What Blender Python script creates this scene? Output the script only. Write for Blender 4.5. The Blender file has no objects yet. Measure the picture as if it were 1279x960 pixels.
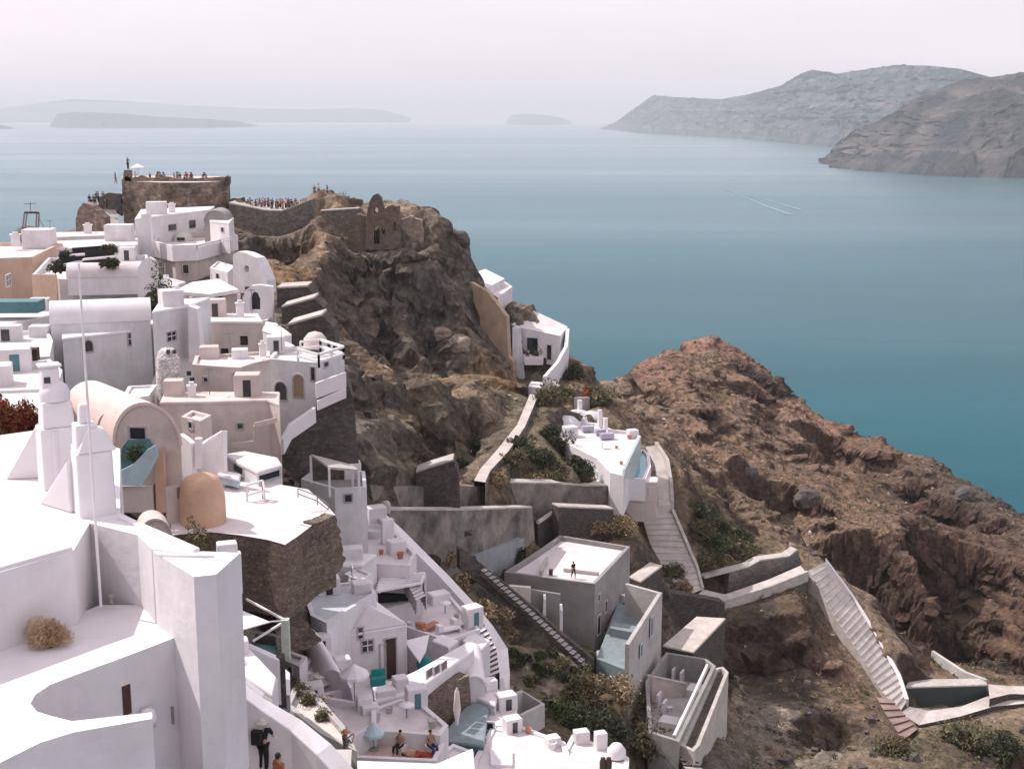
import bpy, bmesh, math, random
import numpy as np
from mathutils import Vector, Matrix
R = math.radians
random.seed(7)
scn = bpy.context.scene
COL = scn.collection
# ------------------------------------------------------------------ camera model
F = 1650.0; CX = 639.5; CY = 480.0
TH = math.atan(332.0 / F); CT = math.cos(TH); ST = math.sin(TH)
HC = 130.0                                   # camera height over the sea
def ray(px, py):
    u = (px - CX) / F; v = (CY - py) / F
    return (u, CT + v * ST, -ST + v * CT)
def at(px, py, Y):                           # point on the sight line at forward distance Y
    r = ray(px, py); s = Y / r[1]
    return Vector((r[0] * s, Y, HC + r[2] * s))
def onz(px, py, z):
    r = ray(px, py); s = (z - HC) / r[2]
    return Vector((r[0] * s, r[1] * s, z))
def zat(py, Y):
    return at(640, py, Y).z
def onplane(px, py, p0, n):
    r = Vector(ray(px, py)); c = Vector((0, 0, HC))
    return c + r * ((p0 - c).dot(n) / r.dot(n))

cam = bpy.data.cameras.new("camera"); cam.sensor_width = 36; cam.lens = F / 1279 * 36
cam.clip_start = 0.5; cam.clip_end = 90000
co = bpy.data.objects.new("camera", cam); COL.objects.link(co)
co.location = (0, 0, HC); co.rotation_euler = (R(90) - TH, 0, 0); scn.camera = co

# ------------------------------------------------------------------ numpy noise
def _h(ix, iy, iz, seed):
    n = (ix.astype(np.int64) * 374761393 + iy.astype(np.int64) * 668265263 + iz.astype(np.int64) * 2147483647 + seed * 974634777) & 0xffffffff
    n = ((n ^ (n >> 13)) * 1274126177) & 0xffffffff
    n = ((n ^ (n >> 16)) * 2246822519) & 0xffffffff
    return ((n ^ (n >> 15)) & 0xffffff) / float(0xffffff) * 2 - 1
def vnoise(x, y, z, seed=0):
    fx, fy, fz = np.floor(x), np.floor(y), np.floor(z)
    tx, ty, tz = x - fx, y - fy, z - fz
    tx = tx * tx * (3 - 2 * tx); ty = ty * ty * (3 - 2 * ty); tz = tz * tz * (3 - 2 * tz)
    r = 0
    for dx in (0, 1):
        wx = tx if dx else 1 - tx
        for dy in (0, 1):
            wy = ty if dy else 1 - ty
            for dz in (0, 1):
                wz = tz if dz else 1 - tz
                r = r + wx * wy * wz * _h(fx + dx, fy + dy, fz + dz, seed)
    return r
def fbm(x, y, z, octv=4, seed=0, ridged=False, gain=0.5):
    a, s, t = 1.0, 0.0, 0.0
    for o in range(octv):
        n = vnoise(x, y, z, seed + o * 17)
        if ridged: n = 1 - 2 * np.abs(n) ** 0.8
        s = s + a * n; t += a; a *= gain
        x, y, z = x * 2.03 + 5.1, y * 2.03 + 1.7, z * 2.03 + 9.2
    return s / t

# ------------------------------------------------------------------ materials
MATS = {}
def nt(mat):
    mat.use_nodes = True; return mat.node_tree.nodes, mat.node_tree.links
def mat(name, col, rough=0.85, var=0.12, scale=1.5, bump=0.25, bscale=8.0, kind=None, spec=0.3, col2=None, metal=0.0):
    """procedural: base colour broken by two noises (weathering), bump from a third"""
    if name in MATS: return MATS[name]
    m = bpy.data.materials.new(name); N, L = nt(m); b = N["Principled BSDF"]
    b.inputs["Roughness"].default_value = rough; b.inputs["Specular IOR Level"].default_value = spec
    b.inputs["Metallic"].default_value = metal
    tc = N.new("ShaderNodeTexCoord")
    gm = N.new("ShaderNodeNewGeometry")
    n1 = N.new("ShaderNodeTexNoise"); n1.inputs["Scale"].default_value = scale; n1.inputs["Detail"].default_value = 6
    n1.inputs["Roughness"].default_value = 0.65
    L.new(gm.outputs["Position"], n1.inputs["Vector"])
    cr = N.new("ShaderNodeValToRGB"); e = cr.color_ramp.elements
    c2 = col2 or tuple(c * (1 - var * 2.2) for c in col)
    e[0].position = 0.32; e[0].color = (*c2, 1); e[1].position = 0.62; e[1].color = (*col, 1)
    L.new(n1.outputs["Fac"], cr.inputs["Fac"])
    out = cr.outputs["Color"]
    n2 = N.new("ShaderNodeTexNoise"); n2.inputs["Scale"].default_value = bscale; n2.inputs["Detail"].default_value = 5
    L.new(gm.outputs["Position"], n2.inputs["Vector"])
    hgt = n2.outputs["Fac"]
    n9 = N.new("ShaderNodeTexNoise"); n9.inputs["Scale"].default_value = 0.33; n9.inputs["Detail"].default_value = 9; n9.inputs["Roughness"].default_value = 0.72; n9.inputs["Distortion"].default_value = 0.6
    L.new(gm.outputs["Position"], n9.inputs["Vector"]); c9 = N.new("ShaderNodeValToRGB"); c9.color_ramp.elements[0].position = 0.36; c9.color_ramp.elements[1].position = 0.56
    c9.color_ramp.elements[0].color = (0.80, 0.785, 0.77, 1); c9.color_ramp.elements[1].color = (1, 1, 1, 1); L.new(n9.outputs["Fac"], c9.inputs["Fac"])
    m9 = N.new("ShaderNodeMix"); m9.data_type = 'RGBA'; m9.blend_type = 'MULTIPLY'; m9.inputs[0].default_value = 0.35 if col[0] > .7 else 0.8; L.new(out, m9.inputs[6]); L.new(c9.outputs["Color"], m9.inputs[7]); out = m9.outputs[2]
    if kind == "stone":                      # rubble masonry: irregular blocks with pale joints
        mp = N.new("ShaderNodeMapping"); mp.inputs["Scale"].default_value = (1, 1, 1.7)
        L.new(gm.outputs["Position"], mp.inputs["Vector"])
        v = N.new("ShaderNodeTexVoronoi"); v.feature = 'DISTANCE_TO_EDGE'; v.inputs["Scale"].default_value = bscale
        v2 = N.new("ShaderNodeTexVoronoi"); v2.inputs["Scale"].default_value = bscale
        L.new(mp.outputs["Vector"], v.inputs["Vector"]); L.new(mp.outputs["Vector"], v2.inputs["Vector"])
        mx = N.new("ShaderNodeMix"); mx.data_type = 'RGBA'; mx.blend_type = 'MULTIPLY'; mx.inputs[0].default_value = 0.75
        L.new(out, mx.inputs[6])
        sp = N.new("ShaderNodeSeparateColor"); L.new(v2.outputs["Color"], sp.inputs[0])
        r2 = N.new("ShaderNodeValToRGB"); r2.color_ramp.elements[0].color = (0.6, 0.58, 0.57, 1); r2.color_ramp.elements[1].color = (1.25, 1.2, 1.15, 1)
        L.new(sp.outputs[0], r2.inputs["Fac"]); L.new(r2.outputs["Color"], mx.inputs[7])
        r3 = N.new("ShaderNodeValToRGB"); r3.color_ramp.elements[0].position = 0.0; r3.color_ramp.elements[1].position = 0.09
        r3.color_ramp.elements[0].color = (0.5, 0.48, 0.46, 1); r3.color_ramp.elements[1].color = (1, 1, 1, 1)
        L.new(v.outputs["Distance"], r3.inputs["Fac"])
        m3 = N.new("ShaderNodeMix"); m3.data_type = 'RGBA'; m3.blend_type = 'MULTIPLY'; m3.inputs[0].default_value = 0.8
        L.new(mx.outputs[2], m3.inputs[6]); L.new(r3.outputs["Color"], m3.inputs[7]); out = m3.outputs[2]
        hgt = r3.outputs["Color"]
    if kind == "streak":                     # rain streaks running down the wall
        mp = N.new("ShaderNodeMapping"); mp.inputs["Scale"].default_value = (0.8, 0.8, 0.22)
        L.new(gm.outputs["Position"], mp.inputs["Vector"])
        n3 = N.new("ShaderNodeTexNoise"); n3.inputs["Scale"].default_value = 1.1; n3.inputs["Detail"].default_value = 8; n3.inputs["Roughness"].default_value = 0.7
        L.new(mp.outputs["Vector"], n3.inputs["Vector"])
        r3 = N.new("ShaderNodeValToRGB"); r3.color_ramp.elements[0].position = 0.30; r3.color_ramp.elements[1].position = 0.62
        r3.color_ramp.elements[0].color = (0.86, 0.85, 0.84, 1); r3.color_ramp.elements[1].color = (1, 1, 1, 1)
        L.new(n3.outputs["Fac"], r3.inputs["Fac"])
        mx = N.new("ShaderNodeMix"); mx.data_type = 'RGBA'; mx.blend_type = 'MULTIPLY'; mx.inputs[0].default_value = 1.0
        L.new(out, mx.inputs[6]); L.new(r3.outputs["Color"], mx.inputs[7]); out = mx.outputs[2]
    L.new(out, b.inputs["Base Color"])
    if bump:
        bp = N.new("ShaderNodeBump"); bp.inputs["Strength"].default_value = bump; bp.inputs["Distance"].default_value = 0.08
        L.new(hgt, bp.inputs["Height"]); L.new(bp.outputs["Normal"], b.inputs["Normal"])
    MATS[name] = m; return m

# ------------------------------------------------------------------ mesh builder
def tag(o, label=None, cat=None, group=None, kind=None):
    if label: o["label"] = label
    if cat: o["category"] = cat
    if group: o["group"] = group
    if kind: o["kind"] = kind
    return o
def empty(name, loc, label=None, cat=None, group=None):
    o = bpy.data.objects.new(name, None); o.empty_display_size = 0.5; COL.objects.link(o); o.location = loc
    return tag(o, label, cat, group)
class MB:
    def __init__(s): s.v = []; s.f = []; s.mi = []; s.sm = []
    def add(s, vs, fs, mi=0, smooth=False):
        n = len(s.v); s.v += [tuple(v) for v in vs]
        for f in fs: s.f.append(tuple(i + n for i in f)); s.mi.append(mi); s.sm.append(smooth)
        return s
    def prism(s, top, bot_z, mi=0, cap=True, bottom=False):
        """polygon top (list of Vector) extruded straight down to bot_z (number)"""
        top = ccw(top); n = len(top)
        vs = [Vector(p) for p in top] + [Vector((p[0], p[1], bot_z)) for p in top]
        fs = [(i, i + n, (i + 1) % n + n, (i + 1) % n) for i in range(n)]
        fs = [tuple(reversed(f)) for f in fs]
        fs = [(i, (i + 1) % n, (i + 1) % n + n, i + n)[::-1] for i in range(n)]
        if cap: fs.append(tuple(range(n)))
        if bottom: fs.append(tuple(range(2 * n - 1, n - 1, -1)))
        return s.add(vs, fs, mi)
    def box(s, c, sx, sy, sz, rz=0.0, mi=0, M=None):
        """box of full sizes centred on c, turned rz about z"""
        vs = []
        for dz in (-.5, .5):
            for dx, dy in ((-.5, -.5), (.5, -.5), (.5, .5), (-.5, .5)):
                p = Vector((dx * sx, dy * sy, dz * sz))
                if M is not None: p = M @ p
                else: p = Matrix.Rotation(rz, 3, 'Z') @ p
                vs.append(Vector(c) + p)
        return s.add(vs, [(3, 2, 1, 0), (4, 5, 6, 7), (0, 1, 5, 4), (1, 2, 6, 5), (2, 3, 7, 6), (3, 0, 4, 7)], mi)
    def bar(s, a, b, w, h=None, mi=0):
        """square bar from a to b"""
        a, b = Vector(a), Vector(b); h = h or w; d = b - a
        if d.length < 1e-6: return s
        z = d.normalized(); up = Vector((0, 0, 1)) if abs(z.z) < 0.95 else Vector((0, 1, 0))
        x = z.cross(up).normalized(); y = x.cross(z)
        M = Matrix((x, y, z)).transposed()
        return s.box((a + b) / 2, w, h, d.length, M=M, mi=mi)
    def tube(s, pts, rad, n=8, mi=0, smooth=True, caps=True):
        pts = [Vector(p) for p in pts]; rad = rad if isinstance(rad, (list, tuple)) else [rad] * len(pts)
        vs = []; 
        for i, p in enumerate(pts):
            d = (pts[min(i + 1, len(pts) - 1)] - pts[max(i - 1, 0)]).normalized()
            up = Vector((0, 0, 1)) if abs(d.z) < 0.9 else Vector((1, 0, 0))
            x = d.cross(up).normalized(); y = x.cross(d)
            for k in range(n):
                a = 2 * math.pi * k / n; vs.append(p + (x * math.cos(a) + y * math.sin(a)) * rad[i])
        fs = [(i * n + k, i * n + (k + 1) % n, (i + 1) * n + (k + 1) % n, (i + 1) * n + k) for i in range(len(pts) - 1) for k in range(n)]
        s.add(vs, fs, mi, smooth)
        if caps:
            s.add(vs[:n][::-1], [tuple(range(n))], mi); s.add(vs[-n:], [tuple(range(n))], mi)
        return s
    def lathe(s, c, prof, n=16, mi=0, smooth=True, sx=1, sy=1):
        """prof: (radius, z) pairs from bottom to top"""
        vs = [Vector(c) + Vector((r * math.cos(2 * math.pi * k / n) * sx, r * math.sin(2 * math.pi * k / n) * sy, z)) for r, z in prof for k in range(n)]
        fs = [(i * n + k, i * n + (k + 1) % n, (i + 1) * n + (k + 1) % n, (i + 1) * n + k) for i in range(len(prof) - 1) for k in range(n)]
        s.add(vs, fs, mi, smooth)
        s.add(vs[-n:], [tuple(range(n))], mi); return s
    def build(s, name, mats, parent=None, loc=None, bevel=0.0):
        me = bpy.data.meshes.new(name)
        off = Vector((0, 0, 0)); q = parent
        while q is not None: off += q.location; q = q.parent
        if loc is not None and parent is None: off = Vector(loc)
        vs = [tuple(Vector(v) - off) for v in s.v]
        me.from_pydata(vs, [], s.f)
        for m in (mats if isinstance(mats, (list, tuple)) else [mats]): me.materials.append(m)
        me.polygons.foreach_set("material_index", s.mi); me.polygons.foreach_set("use_smooth", s.sm); me.update()
        o = bpy.data.objects.new(name, me); COL.objects.link(o)
        if parent is not None:
            o.parent = parent
        if loc is not None and parent is None: o.location = off
        if bevel:
            b = o.modifiers.new("edge", 'BEVEL'); b.width = bevel; b.segments = 2; b.limit_method = 'ANGLE'; b.angle_limit = R(40)
        return o
def ccw(p):
    a = sum(p[i][0] * p[(i + 1) % len(p)][1] - p[(i + 1) % len(p)][0] * p[i][1] for i in range(len(p)))
    return list(p) if a > 0 else list(reversed(p))
def np_mesh(name, V, FC, mats, smooth=False, attr=None, mi=None):
    """fast mesh from numpy arrays (FC: n x 3 or n x 4)"""
    me = bpy.data.meshes.new(name); k = FC.shape[1]
    me.vertices.add(len(V)); me.vertices.foreach_set("co", V.astype(np.float32).ravel())
    me.loops.add(FC.size); me.loops.foreach_set("vertex_index", FC.astype(np.int32).ravel())
    me.polygons.add(len(FC)); me.polygons.foreach_set("loop_start", np.arange(0, FC.size, k, dtype=np.int32))
    me.polygons.foreach_set("use_smooth", np.full(len(FC), smooth))
    if mi is not None: me.polygons.foreach_set("material_index", mi.astype(np.int32))
    for m in (mats if isinstance(mats, (list, tuple)) else [mats]): me.materials.append(m)
    me.update(calc_edges=True)
    if attr is not None:
        for nm, A in attr.items():
            a = me.color_attributes.new(nm, 'FLOAT_COLOR', 'POINT')
            a.data.foreach_set("color", np.c_[A, np.ones(len(A))].astype(np.float32).ravel())
    o = bpy.data.objects.new(name, me); COL.objects.link(o); return o

# surfaces the ground must stay clear of: (planar polygon)
VIS = []; PADS = []; FOOT = []
def proj(x, y, z):
    zz = z - HC; f = y * CT - zz * ST; return CX + F * x / f, CY - F * (y * ST + zz * CT) / f
# ------------------------------------------------------------------ light, sky, air
SUN_DIR = Vector((-0.80, 0.36, 0.98)).normalized()      # towards the sun: back left, high
w = bpy.data.worlds.new("World"); scn.world = w; w.use_nodes = True
N, L = w.node_tree.nodes, w.node_tree.links
bg = N["Background"]
sky = N.new("ShaderNodeTexSky"); sky.sky_type = 'NISHITA'; sky.sun_disc = False
sky.sun_elevation = math.asin(SUN_DIR.z); sky.sun_rotation = math.atan2(SUN_DIR.x, SUN_DIR.y)
sky.altitude = 100; sky.air_density = 1.0; sky.dust_density = 4.0; sky.ozone_density = 1.0
# thin high overcast: lifts the sky to a pale, slightly rosy white
tc = N.new("ShaderNodeTexCoord")
nz = N.new("ShaderNodeTexNoise"); nz.inputs["Scale"].default_value = 2.2; nz.inputs["Detail"].default_value = 7; nz.inputs["Roughness"].default_value = 0.6
mp = N.new("ShaderNodeMapping"); mp.inputs["Scale"].default_value = (1, 1, 6)
L.new(tc.outputs["Generated"], mp.inputs["Vector"]); L.new(mp.outputs["Vector"], nz.inputs["Vector"])
cr = N.new("ShaderNodeValToRGB"); cr.color_ramp.elements[0].position = 0.36; cr.color_ramp.elements[1].position = 0.74
cr.color_ramp.elements[0].color = (5.6, 5.0, 5.4, 1); cr.color_ramp.elements[1].color = (6.5, 5.8, 6.15, 1)
L.new(nz.outputs["Fac"], cr.inputs["Fac"])
mx = N.new("ShaderNodeMix"); mx.data_type = 'RGBA'; mx.inputs[0].default_value = 0.82
L.new(sky.outputs["Color"], mx.inputs[6]); L.new(cr.outputs["Color"], mx.inputs[7]); L.new(mx.outputs[2], bg.inputs["Color"])
bg.inputs["Strength"].default_value = 0.15
sun = bpy.data.lights.new("sun", 'SUN'); sun.energy = 3.7; sun.angle = R(0.6); sun.color = (1.0, 0.94, 0.90)
so = bpy.data.objects.new("sun", sun); COL.objects.link(so); so.location = (-50, 20, 300)
so.rotation_euler = (-SUN_DIR).to_track_quat('-Z', 'Y').to_euler()
vs = scn.view_settings; vs.view_transform = 'Standard'; vs.look = 'None'; vs.exposure = 0.32; vs.gamma = 1.0; vs.use_curve_mapping = False
scn.cycles.use_denoising = True
scn.cycles.max_bounces = 6; scn.cycles.diffuse_bounces = 3; scn.cycles.volume_bounces = 0
scn.cycles.use_adaptive_sampling = True; scn.cycles.adaptive_threshold = 0.02

# sea
m = bpy.data.materials.new("sea_water"); N, L = nt(m); b = N["Principled BSDF"]
gm = N.new("ShaderNodeNewGeometry")
n1 = N.new("ShaderNodeTexNoise"); n1.inputs["Scale"].default_value = 0.0022; n1.inputs["Detail"].default_value = 7; n1.inputs["Roughness"].default_value = 0.62
mp = N.new("ShaderNodeMapping"); mp.inputs["Scale"].default_value = (0.35, 1.4, 1); mp.inputs["Rotation"].default_value = (0, 0, R(8))
L.new(gm.outputs["Position"], mp.inputs["Vector"]); L.new(mp.outputs["Vector"], n1.inputs["Vector"])
cr = N.new("ShaderNodeValToRGB"); cr.color_ramp.elements[0].position = 0.3; cr.color_ramp.elements[1].position = 0.7
cr.color_ramp.elements[0].color = (0.006, 0.062, 0.080, 1); cr.color_ramp.elements[1].color = (0.010, 0.090, 0.112, 1)
L.new(n1.outputs["Fac"], cr.inputs["Fac"])
n2 = N.new("ShaderNodeTexNoise"); n2.inputs["Scale"].default_value = 0.09; n2.inputs["Detail"].default_value = 8; n2.inputs["Roughness"].default_value = 0.7
mp2 = N.new("ShaderNodeMapping"); mp2.inputs["Scale"].default_value = (0.5, 1.4, 1); mp2.inputs["Rotation"].default_value = (0, 0, R(12))
L.new(gm.outputs["Position"], mp2.inputs["Vector"]); L.new(mp2.outputs["Vector"], n2.inputs["Vector"])
bp = N.new("ShaderNodeBump"); bp.inputs["Strength"].default_value = 0.35; bp.inputs["Distance"].default_value = 1.2; L.new(n2.outputs["Fac"], bp.inputs["Height"])
N.remove(b); df = N.new("ShaderNodeBsdfDiffuse"); gl = N.new("ShaderNodeBsdfGlossy"); gl.inputs["Roughness"].default_value = 0.24; gl.inputs["Color"].default_value = (0.86, 0.95, 1.0, 1)
L.new(cr.outputs["Color"], df.inputs["Color"]); L.new(bp.outputs["Normal"], df.inputs["Normal"]); L.new(bp.outputs["Normal"], gl.inputs["Normal"])
lw = N.new("ShaderNodeLayerWeight"); lw.inputs["Blend"].default_value = 0.5           # water reflects the sky only at a low angle
pw = N.new("ShaderNodeMath"); pw.operation = 'POWER'; pw.inputs[1].default_value = 8.5; L.new(lw.outputs["Facing"], pw.inputs[0])
n3 = N.new("ShaderNodeTexNoise"); n3.inputs["Scale"].default_value = 0.0011; n3.inputs["Detail"].default_value = 6; n3.inputs["Roughness"].default_value = 0.6
mp3 = N.new("ShaderNodeMapping"); mp3.inputs["Scale"].default_value = (0.22, 1.6, 1); mp3.inputs["Rotation"].default_value = (0, 0, R(-6)); L.new(gm.outputs["Position"], mp3.inputs["Vector"]); L.new(mp3.outputs["Vector"], n3.inputs["Vector"])
mr = N.new("ShaderNodeMapRange"); mr.inputs[1].default_value = .38; mr.inputs[2].default_value = .62; mr.inputs[3].default_value = .55; mr.inputs[4].default_value = .74; L.new(n3.outputs["Fac"], mr.inputs[0])   # wind streaks
mu = N.new("ShaderNodeMath"); mu.operation = 'MULTIPLY'; L.new(pw.outputs[0], mu.inputs[0]); L.new(mr.outputs[0], mu.inputs[1])
ms = N.new("ShaderNodeMixShader"); L.new(mu.outputs[0], ms.inputs[0]); L.new(df.outputs[0], ms.inputs[1]); L.new(gl.outputs[0], ms.inputs[2]); L.new(ms.outputs[0], N["Material Output"].inputs["Surface"])
sx = np.array([-16000, -4000, -1000, 1000, 4000, 16000.]); sy = np.array([-400, 300, 1500, 5000, 14000, 30000.])
V = np.array([(x, y, 0) for y in sy for x in sx], float)
FC = np.array([(j * 6 + i, j * 6 + i + 1, j * 6 + i + 7, j * 6 + i + 6) for j in range(5) for i in range(5)])
tag(np_mesh("sea", V, FC, m), "teal blue sea stretching to the hazy horizon", "sea", kind="structure")

# haze
m = bpy.data.materials.new("haze_air"); N, L = nt(m); N.remove(N["Principled BSDF"])
pv = N.new("ShaderNodeVolumePrincipled"); pv.inputs["Color"].default_value = (0.84, 0.93, 1.0, 1); pv.inputs["Density"].default_value = 0.000075
pv.inputs["Anisotropy"].default_value = 0.0
L.new(pv.outputs[0], N["Material Output"].inputs["Volume"])
hz = MB().box((0, 14800, 229.5), 34000, 32000, 463).build("haze", m)
tag(hz, "pale sea haze fading the far islands and horizon", "haze", kind="stuff")

# ------------------------------------------------------------------ far land across the strait
def land_mat(name, c_lo, c_hi, c_dark):
    m = bpy.data.materials.new(name); N, L = nt(m); b = N["Principled BSDF"]; b.inputs["Roughness"].default_value = 0.95; b.inputs["Specular IOR Level"].default_value = 0.1
    gm = N.new("ShaderNodeNewGeometry")
    n1 = N.new("ShaderNodeTexNoise"); n1.inputs["Scale"].default_value = 0.009; n1.inputs["Detail"].default_value = 10; n1.inputs["Roughness"].default_value = 0.7
    L.new(gm.outputs["Position"], n1.inputs["Vector"])
    # strata: bands by height, wobbling
    sp = N.new("ShaderNodeSeparateXYZ"); L.new(gm.outputs["Position"], sp.inputs[0])
    ma = N.new("ShaderNodeMath"); ma.operation = 'MULTIPLY_ADD'; ma.inputs[1].default_value = 90; L.new(n1.outputs["Fac"], ma.inputs[0]); L.new(sp.outputs["Z"], ma.inputs[2])
    cb = N.new("ShaderNodeCombineXYZ"); L.new(ma.outputs[0], cb.inputs["Z"])
    n3 = N.new("ShaderNodeTexNoise"); n3.inputs["Scale"].default_value = 0.035; n3.inputs["Detail"].default_value = 5; L.new(cb.outputs[0], n3.inputs["Vector"])
    cr = N.new("ShaderNodeValToRGB"); e = cr.color_ramp.elements; e[0].position = 0.3; e[0].color = (*c_dark, 1); e[1].position = 0.66; e[1].color = (*c_hi, 1)
    x = e.new(0.48); x.color = (*c_lo, 1)
    mxx = N.new("ShaderNodeMix"); mxx.inputs[0].default_value = 0.45; L.new(n1.outputs["Fac"], mxx.inputs[2]); L.new(n3.outputs["Fac"], mxx.inputs[3])
    L.new(mxx.outputs[0], cr.inputs["Fac"]); L.new(cr.outputs["Color"], b.inputs["Base Color"])
    return m
def headland(name, label, prof, depth, mt, seed, rough=1.0, step=None):
    """prof: (px, py_waterline, py_top) along the shore; built as a strip of cliff that climbs back from the water"""
    n = 420; px = np.array([p[0] for p in prof], float); wl = np.array([p[1] for p in prof], float); tp = np.array([p[2] for p in prof], float)
    X = np.linspace(px[0], px[-1], n); W = np.interp(X, px, wl); T = np.interp(X, px, tp)
    rows = 70; V = np.zeros((rows, n, 3))
    for i in range(n):
        s = onz(X[i], W[i], 0.0); t = at(X[i], T[i], s.y + depth * 0.55)
        d = Vector((s.x, s.y, 0)).normalized()
        for j in range(rows):
            k = j / (rows - 1.0)
            if k < 0.78:
                q = k / 0.78; hh = (0.10 * q + 0.90 * q ** 0.75)
                V[j, i] = (s.x + (t.x - s.x) * q, s.y + (t.y - s.y) * q, -4 + (t.z + 4) * hh)
            else:
                q = (k - 0.78) / 0.22
                V[j, i] = (t.x + d.x * depth * 0.8 * q, t.y + d.y * depth * 0.8 * q, t.z - (t.z + 6) * q ** 1.6)
    P = V.reshape(-1, 3); sc = 1 / (depth * 0.16)
    nn = fbm(P[:, 0] * sc * 2.6 + P[:, 2] * sc * .8, P[:, 1] * sc * .5, P[:, 2] * sc * .7, 7, seed, ridged=True, gain=.62)
    env = np.tile(np.concatenate([np.sin(np.linspace(0, 1, int(rows * .78)) * math.pi) ** .6, np.zeros(rows - int(rows * .78))])[:, None], (1, n)).ravel()
    amp = depth * 0.15 * rough
    P = P + np.c_[nn * amp * 0.6 * env, -nn * amp * env, nn * amp * 0.10 * env]
    nz_ = fbm(P[:, 0] * sc * 5, P[:, 1] * sc * 5, P[:, 2] * 0, 4, seed + 50)
    P[:, 2] += nz_ * amp * 0.09 * (env > 0)
    idx = np.arange(rows * n).reshape(rows, n)
    FC = np.stack([idx[:-1, :-1], idx[:-1, 1:], idx[1:, 1:], idx[1:, :-1]], -1).reshape(-1, 4)
    o = np_mesh(name, P, FC, mt, smooth=False); return tag(o, label, "headland", kind="structure")
LM = land_mat("hazed_far_cliff", (0.045, 0.060, 0.072), (0.20, 0.18, 0.18), (0.004, 0.018, 0.028))  # bluish tint paints distance haze into the rock colour
LMN = land_mat("hazed_near_cliff", (0.042, 0.048, 0.052), (0.18, 0.15, 0.14), (0.004, 0.014, 0.020))  # dark and middle tones carry the painted haze tint too
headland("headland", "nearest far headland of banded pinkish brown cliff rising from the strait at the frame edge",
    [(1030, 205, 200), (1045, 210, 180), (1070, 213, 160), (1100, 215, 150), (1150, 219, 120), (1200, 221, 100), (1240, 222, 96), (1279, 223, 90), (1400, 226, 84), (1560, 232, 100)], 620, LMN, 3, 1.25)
headland("headland", "long haze tinted bluish grey cliff coast running back behind the nearer headland",
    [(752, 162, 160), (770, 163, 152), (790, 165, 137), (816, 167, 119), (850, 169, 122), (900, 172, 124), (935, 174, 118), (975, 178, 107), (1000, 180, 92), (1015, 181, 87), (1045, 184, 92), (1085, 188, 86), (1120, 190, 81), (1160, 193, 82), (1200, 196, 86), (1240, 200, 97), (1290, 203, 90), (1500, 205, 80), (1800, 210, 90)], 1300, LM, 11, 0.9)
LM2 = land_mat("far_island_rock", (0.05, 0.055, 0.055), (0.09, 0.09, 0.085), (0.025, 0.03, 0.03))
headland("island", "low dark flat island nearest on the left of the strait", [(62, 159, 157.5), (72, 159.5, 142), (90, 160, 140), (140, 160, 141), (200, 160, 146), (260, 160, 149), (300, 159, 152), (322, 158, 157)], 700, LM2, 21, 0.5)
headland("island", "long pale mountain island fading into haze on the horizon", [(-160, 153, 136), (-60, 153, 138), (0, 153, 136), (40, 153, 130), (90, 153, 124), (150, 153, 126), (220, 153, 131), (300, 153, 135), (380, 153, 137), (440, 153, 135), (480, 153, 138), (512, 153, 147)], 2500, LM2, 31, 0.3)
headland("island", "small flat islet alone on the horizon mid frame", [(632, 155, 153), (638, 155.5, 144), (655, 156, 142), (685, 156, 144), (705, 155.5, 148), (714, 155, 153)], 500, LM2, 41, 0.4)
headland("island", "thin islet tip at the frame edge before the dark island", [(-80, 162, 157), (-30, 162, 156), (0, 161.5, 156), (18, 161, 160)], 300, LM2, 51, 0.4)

wk = MB()
for pts in ([(905, 236), (930, 246), (958, 258), (988, 268)], [(925, 243), (955, 249), (1000, 262)]):
    q = [onz(x, y, .35) for x, y in pts]
    for i in range(len(q) - 1):
        d = (q[i + 1] - q[i]).normalized(); n_ = Vector((-d.y, d.x, 0)); w0, w1 = 1.2 + i, 2.2 + i
        wk.add([q[i] - n_ * w0, q[i + 1] - n_ * w1, q[i + 1] + n_ * w1, q[i] + n_ * w0], [(0, 1, 2, 3)])
tag(wk.build("wake", mat("sea_foam", (.155, .28, .32), .6, .3, .05, .0, 1, col2=(.13, .25, .29))), "faint pale boat wake lines crossing on the open water", "wake", kind="stuff")
# ------------------------------------------------------------------ building kit
WHITE = mat("whitewash", (0.745, 0.71, 0.73), 0.9, 0.05, 0.8, 0.15, 6, kind="streak")
WHITEC = mat("whitewash_clean", (0.75, 0.71, 0.73), 0.85, 0.035, 1.2, 0.12, 7)
ROOFP = mat("rosy_roof_plaster", (0.70, 0.635, 0.645), 0.9, 0.05, 0.9, 0.2, 5)
GREYSHADE = mat("grey_shade_plaster", (0.71, 0.705, 0.725), 0.9, 0.07, 0.7, 0.2, 5, kind="streak")  # greyer copy of the whitewash, with the shade of walls painted in
BEIGE = mat("beige_plaster", (0.66, 0.56, 0.53), 0.9, 0.06, 0.6, 0.2, 5, kind="streak")
TANP = mat("tan_plaster", (0.66, 0.57, 0.54), 0.9, 0.07, 0.6, 0.2, 5, kind="streak")
PEACH = mat("peach_plaster", (0.72, 0.50, 0.39), 0.9, 0.07, 0.6, 0.2, 5, kind="streak")
OCHREP = mat("ochre_plaster", (0.50, 0.37, 0.26), 0.9, 0.1, 0.5, 0.2, 5, kind="streak")
ORANGE = mat("orange_plaster", (0.64, 0.42, 0.29), 0.9, 0.07, 0.6, 0.2, 5, kind="streak")
CONC = mat("grey_concrete", (0.325, 0.31, 0.30), 0.9, 0.08, 0.5, 0.25, 5, kind="streak")
CONCL = mat("pale_concrete", (0.50, 0.475, 0.46), 0.9, 0.08, 0.5, 0.25, 5, kind="streak")
STONE = mat("dark_rubble_stone", (0.12, 0.105, 0.095), 0.95, 0.12, 0.5, 0.9, 3.2, kind="stone")
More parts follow.
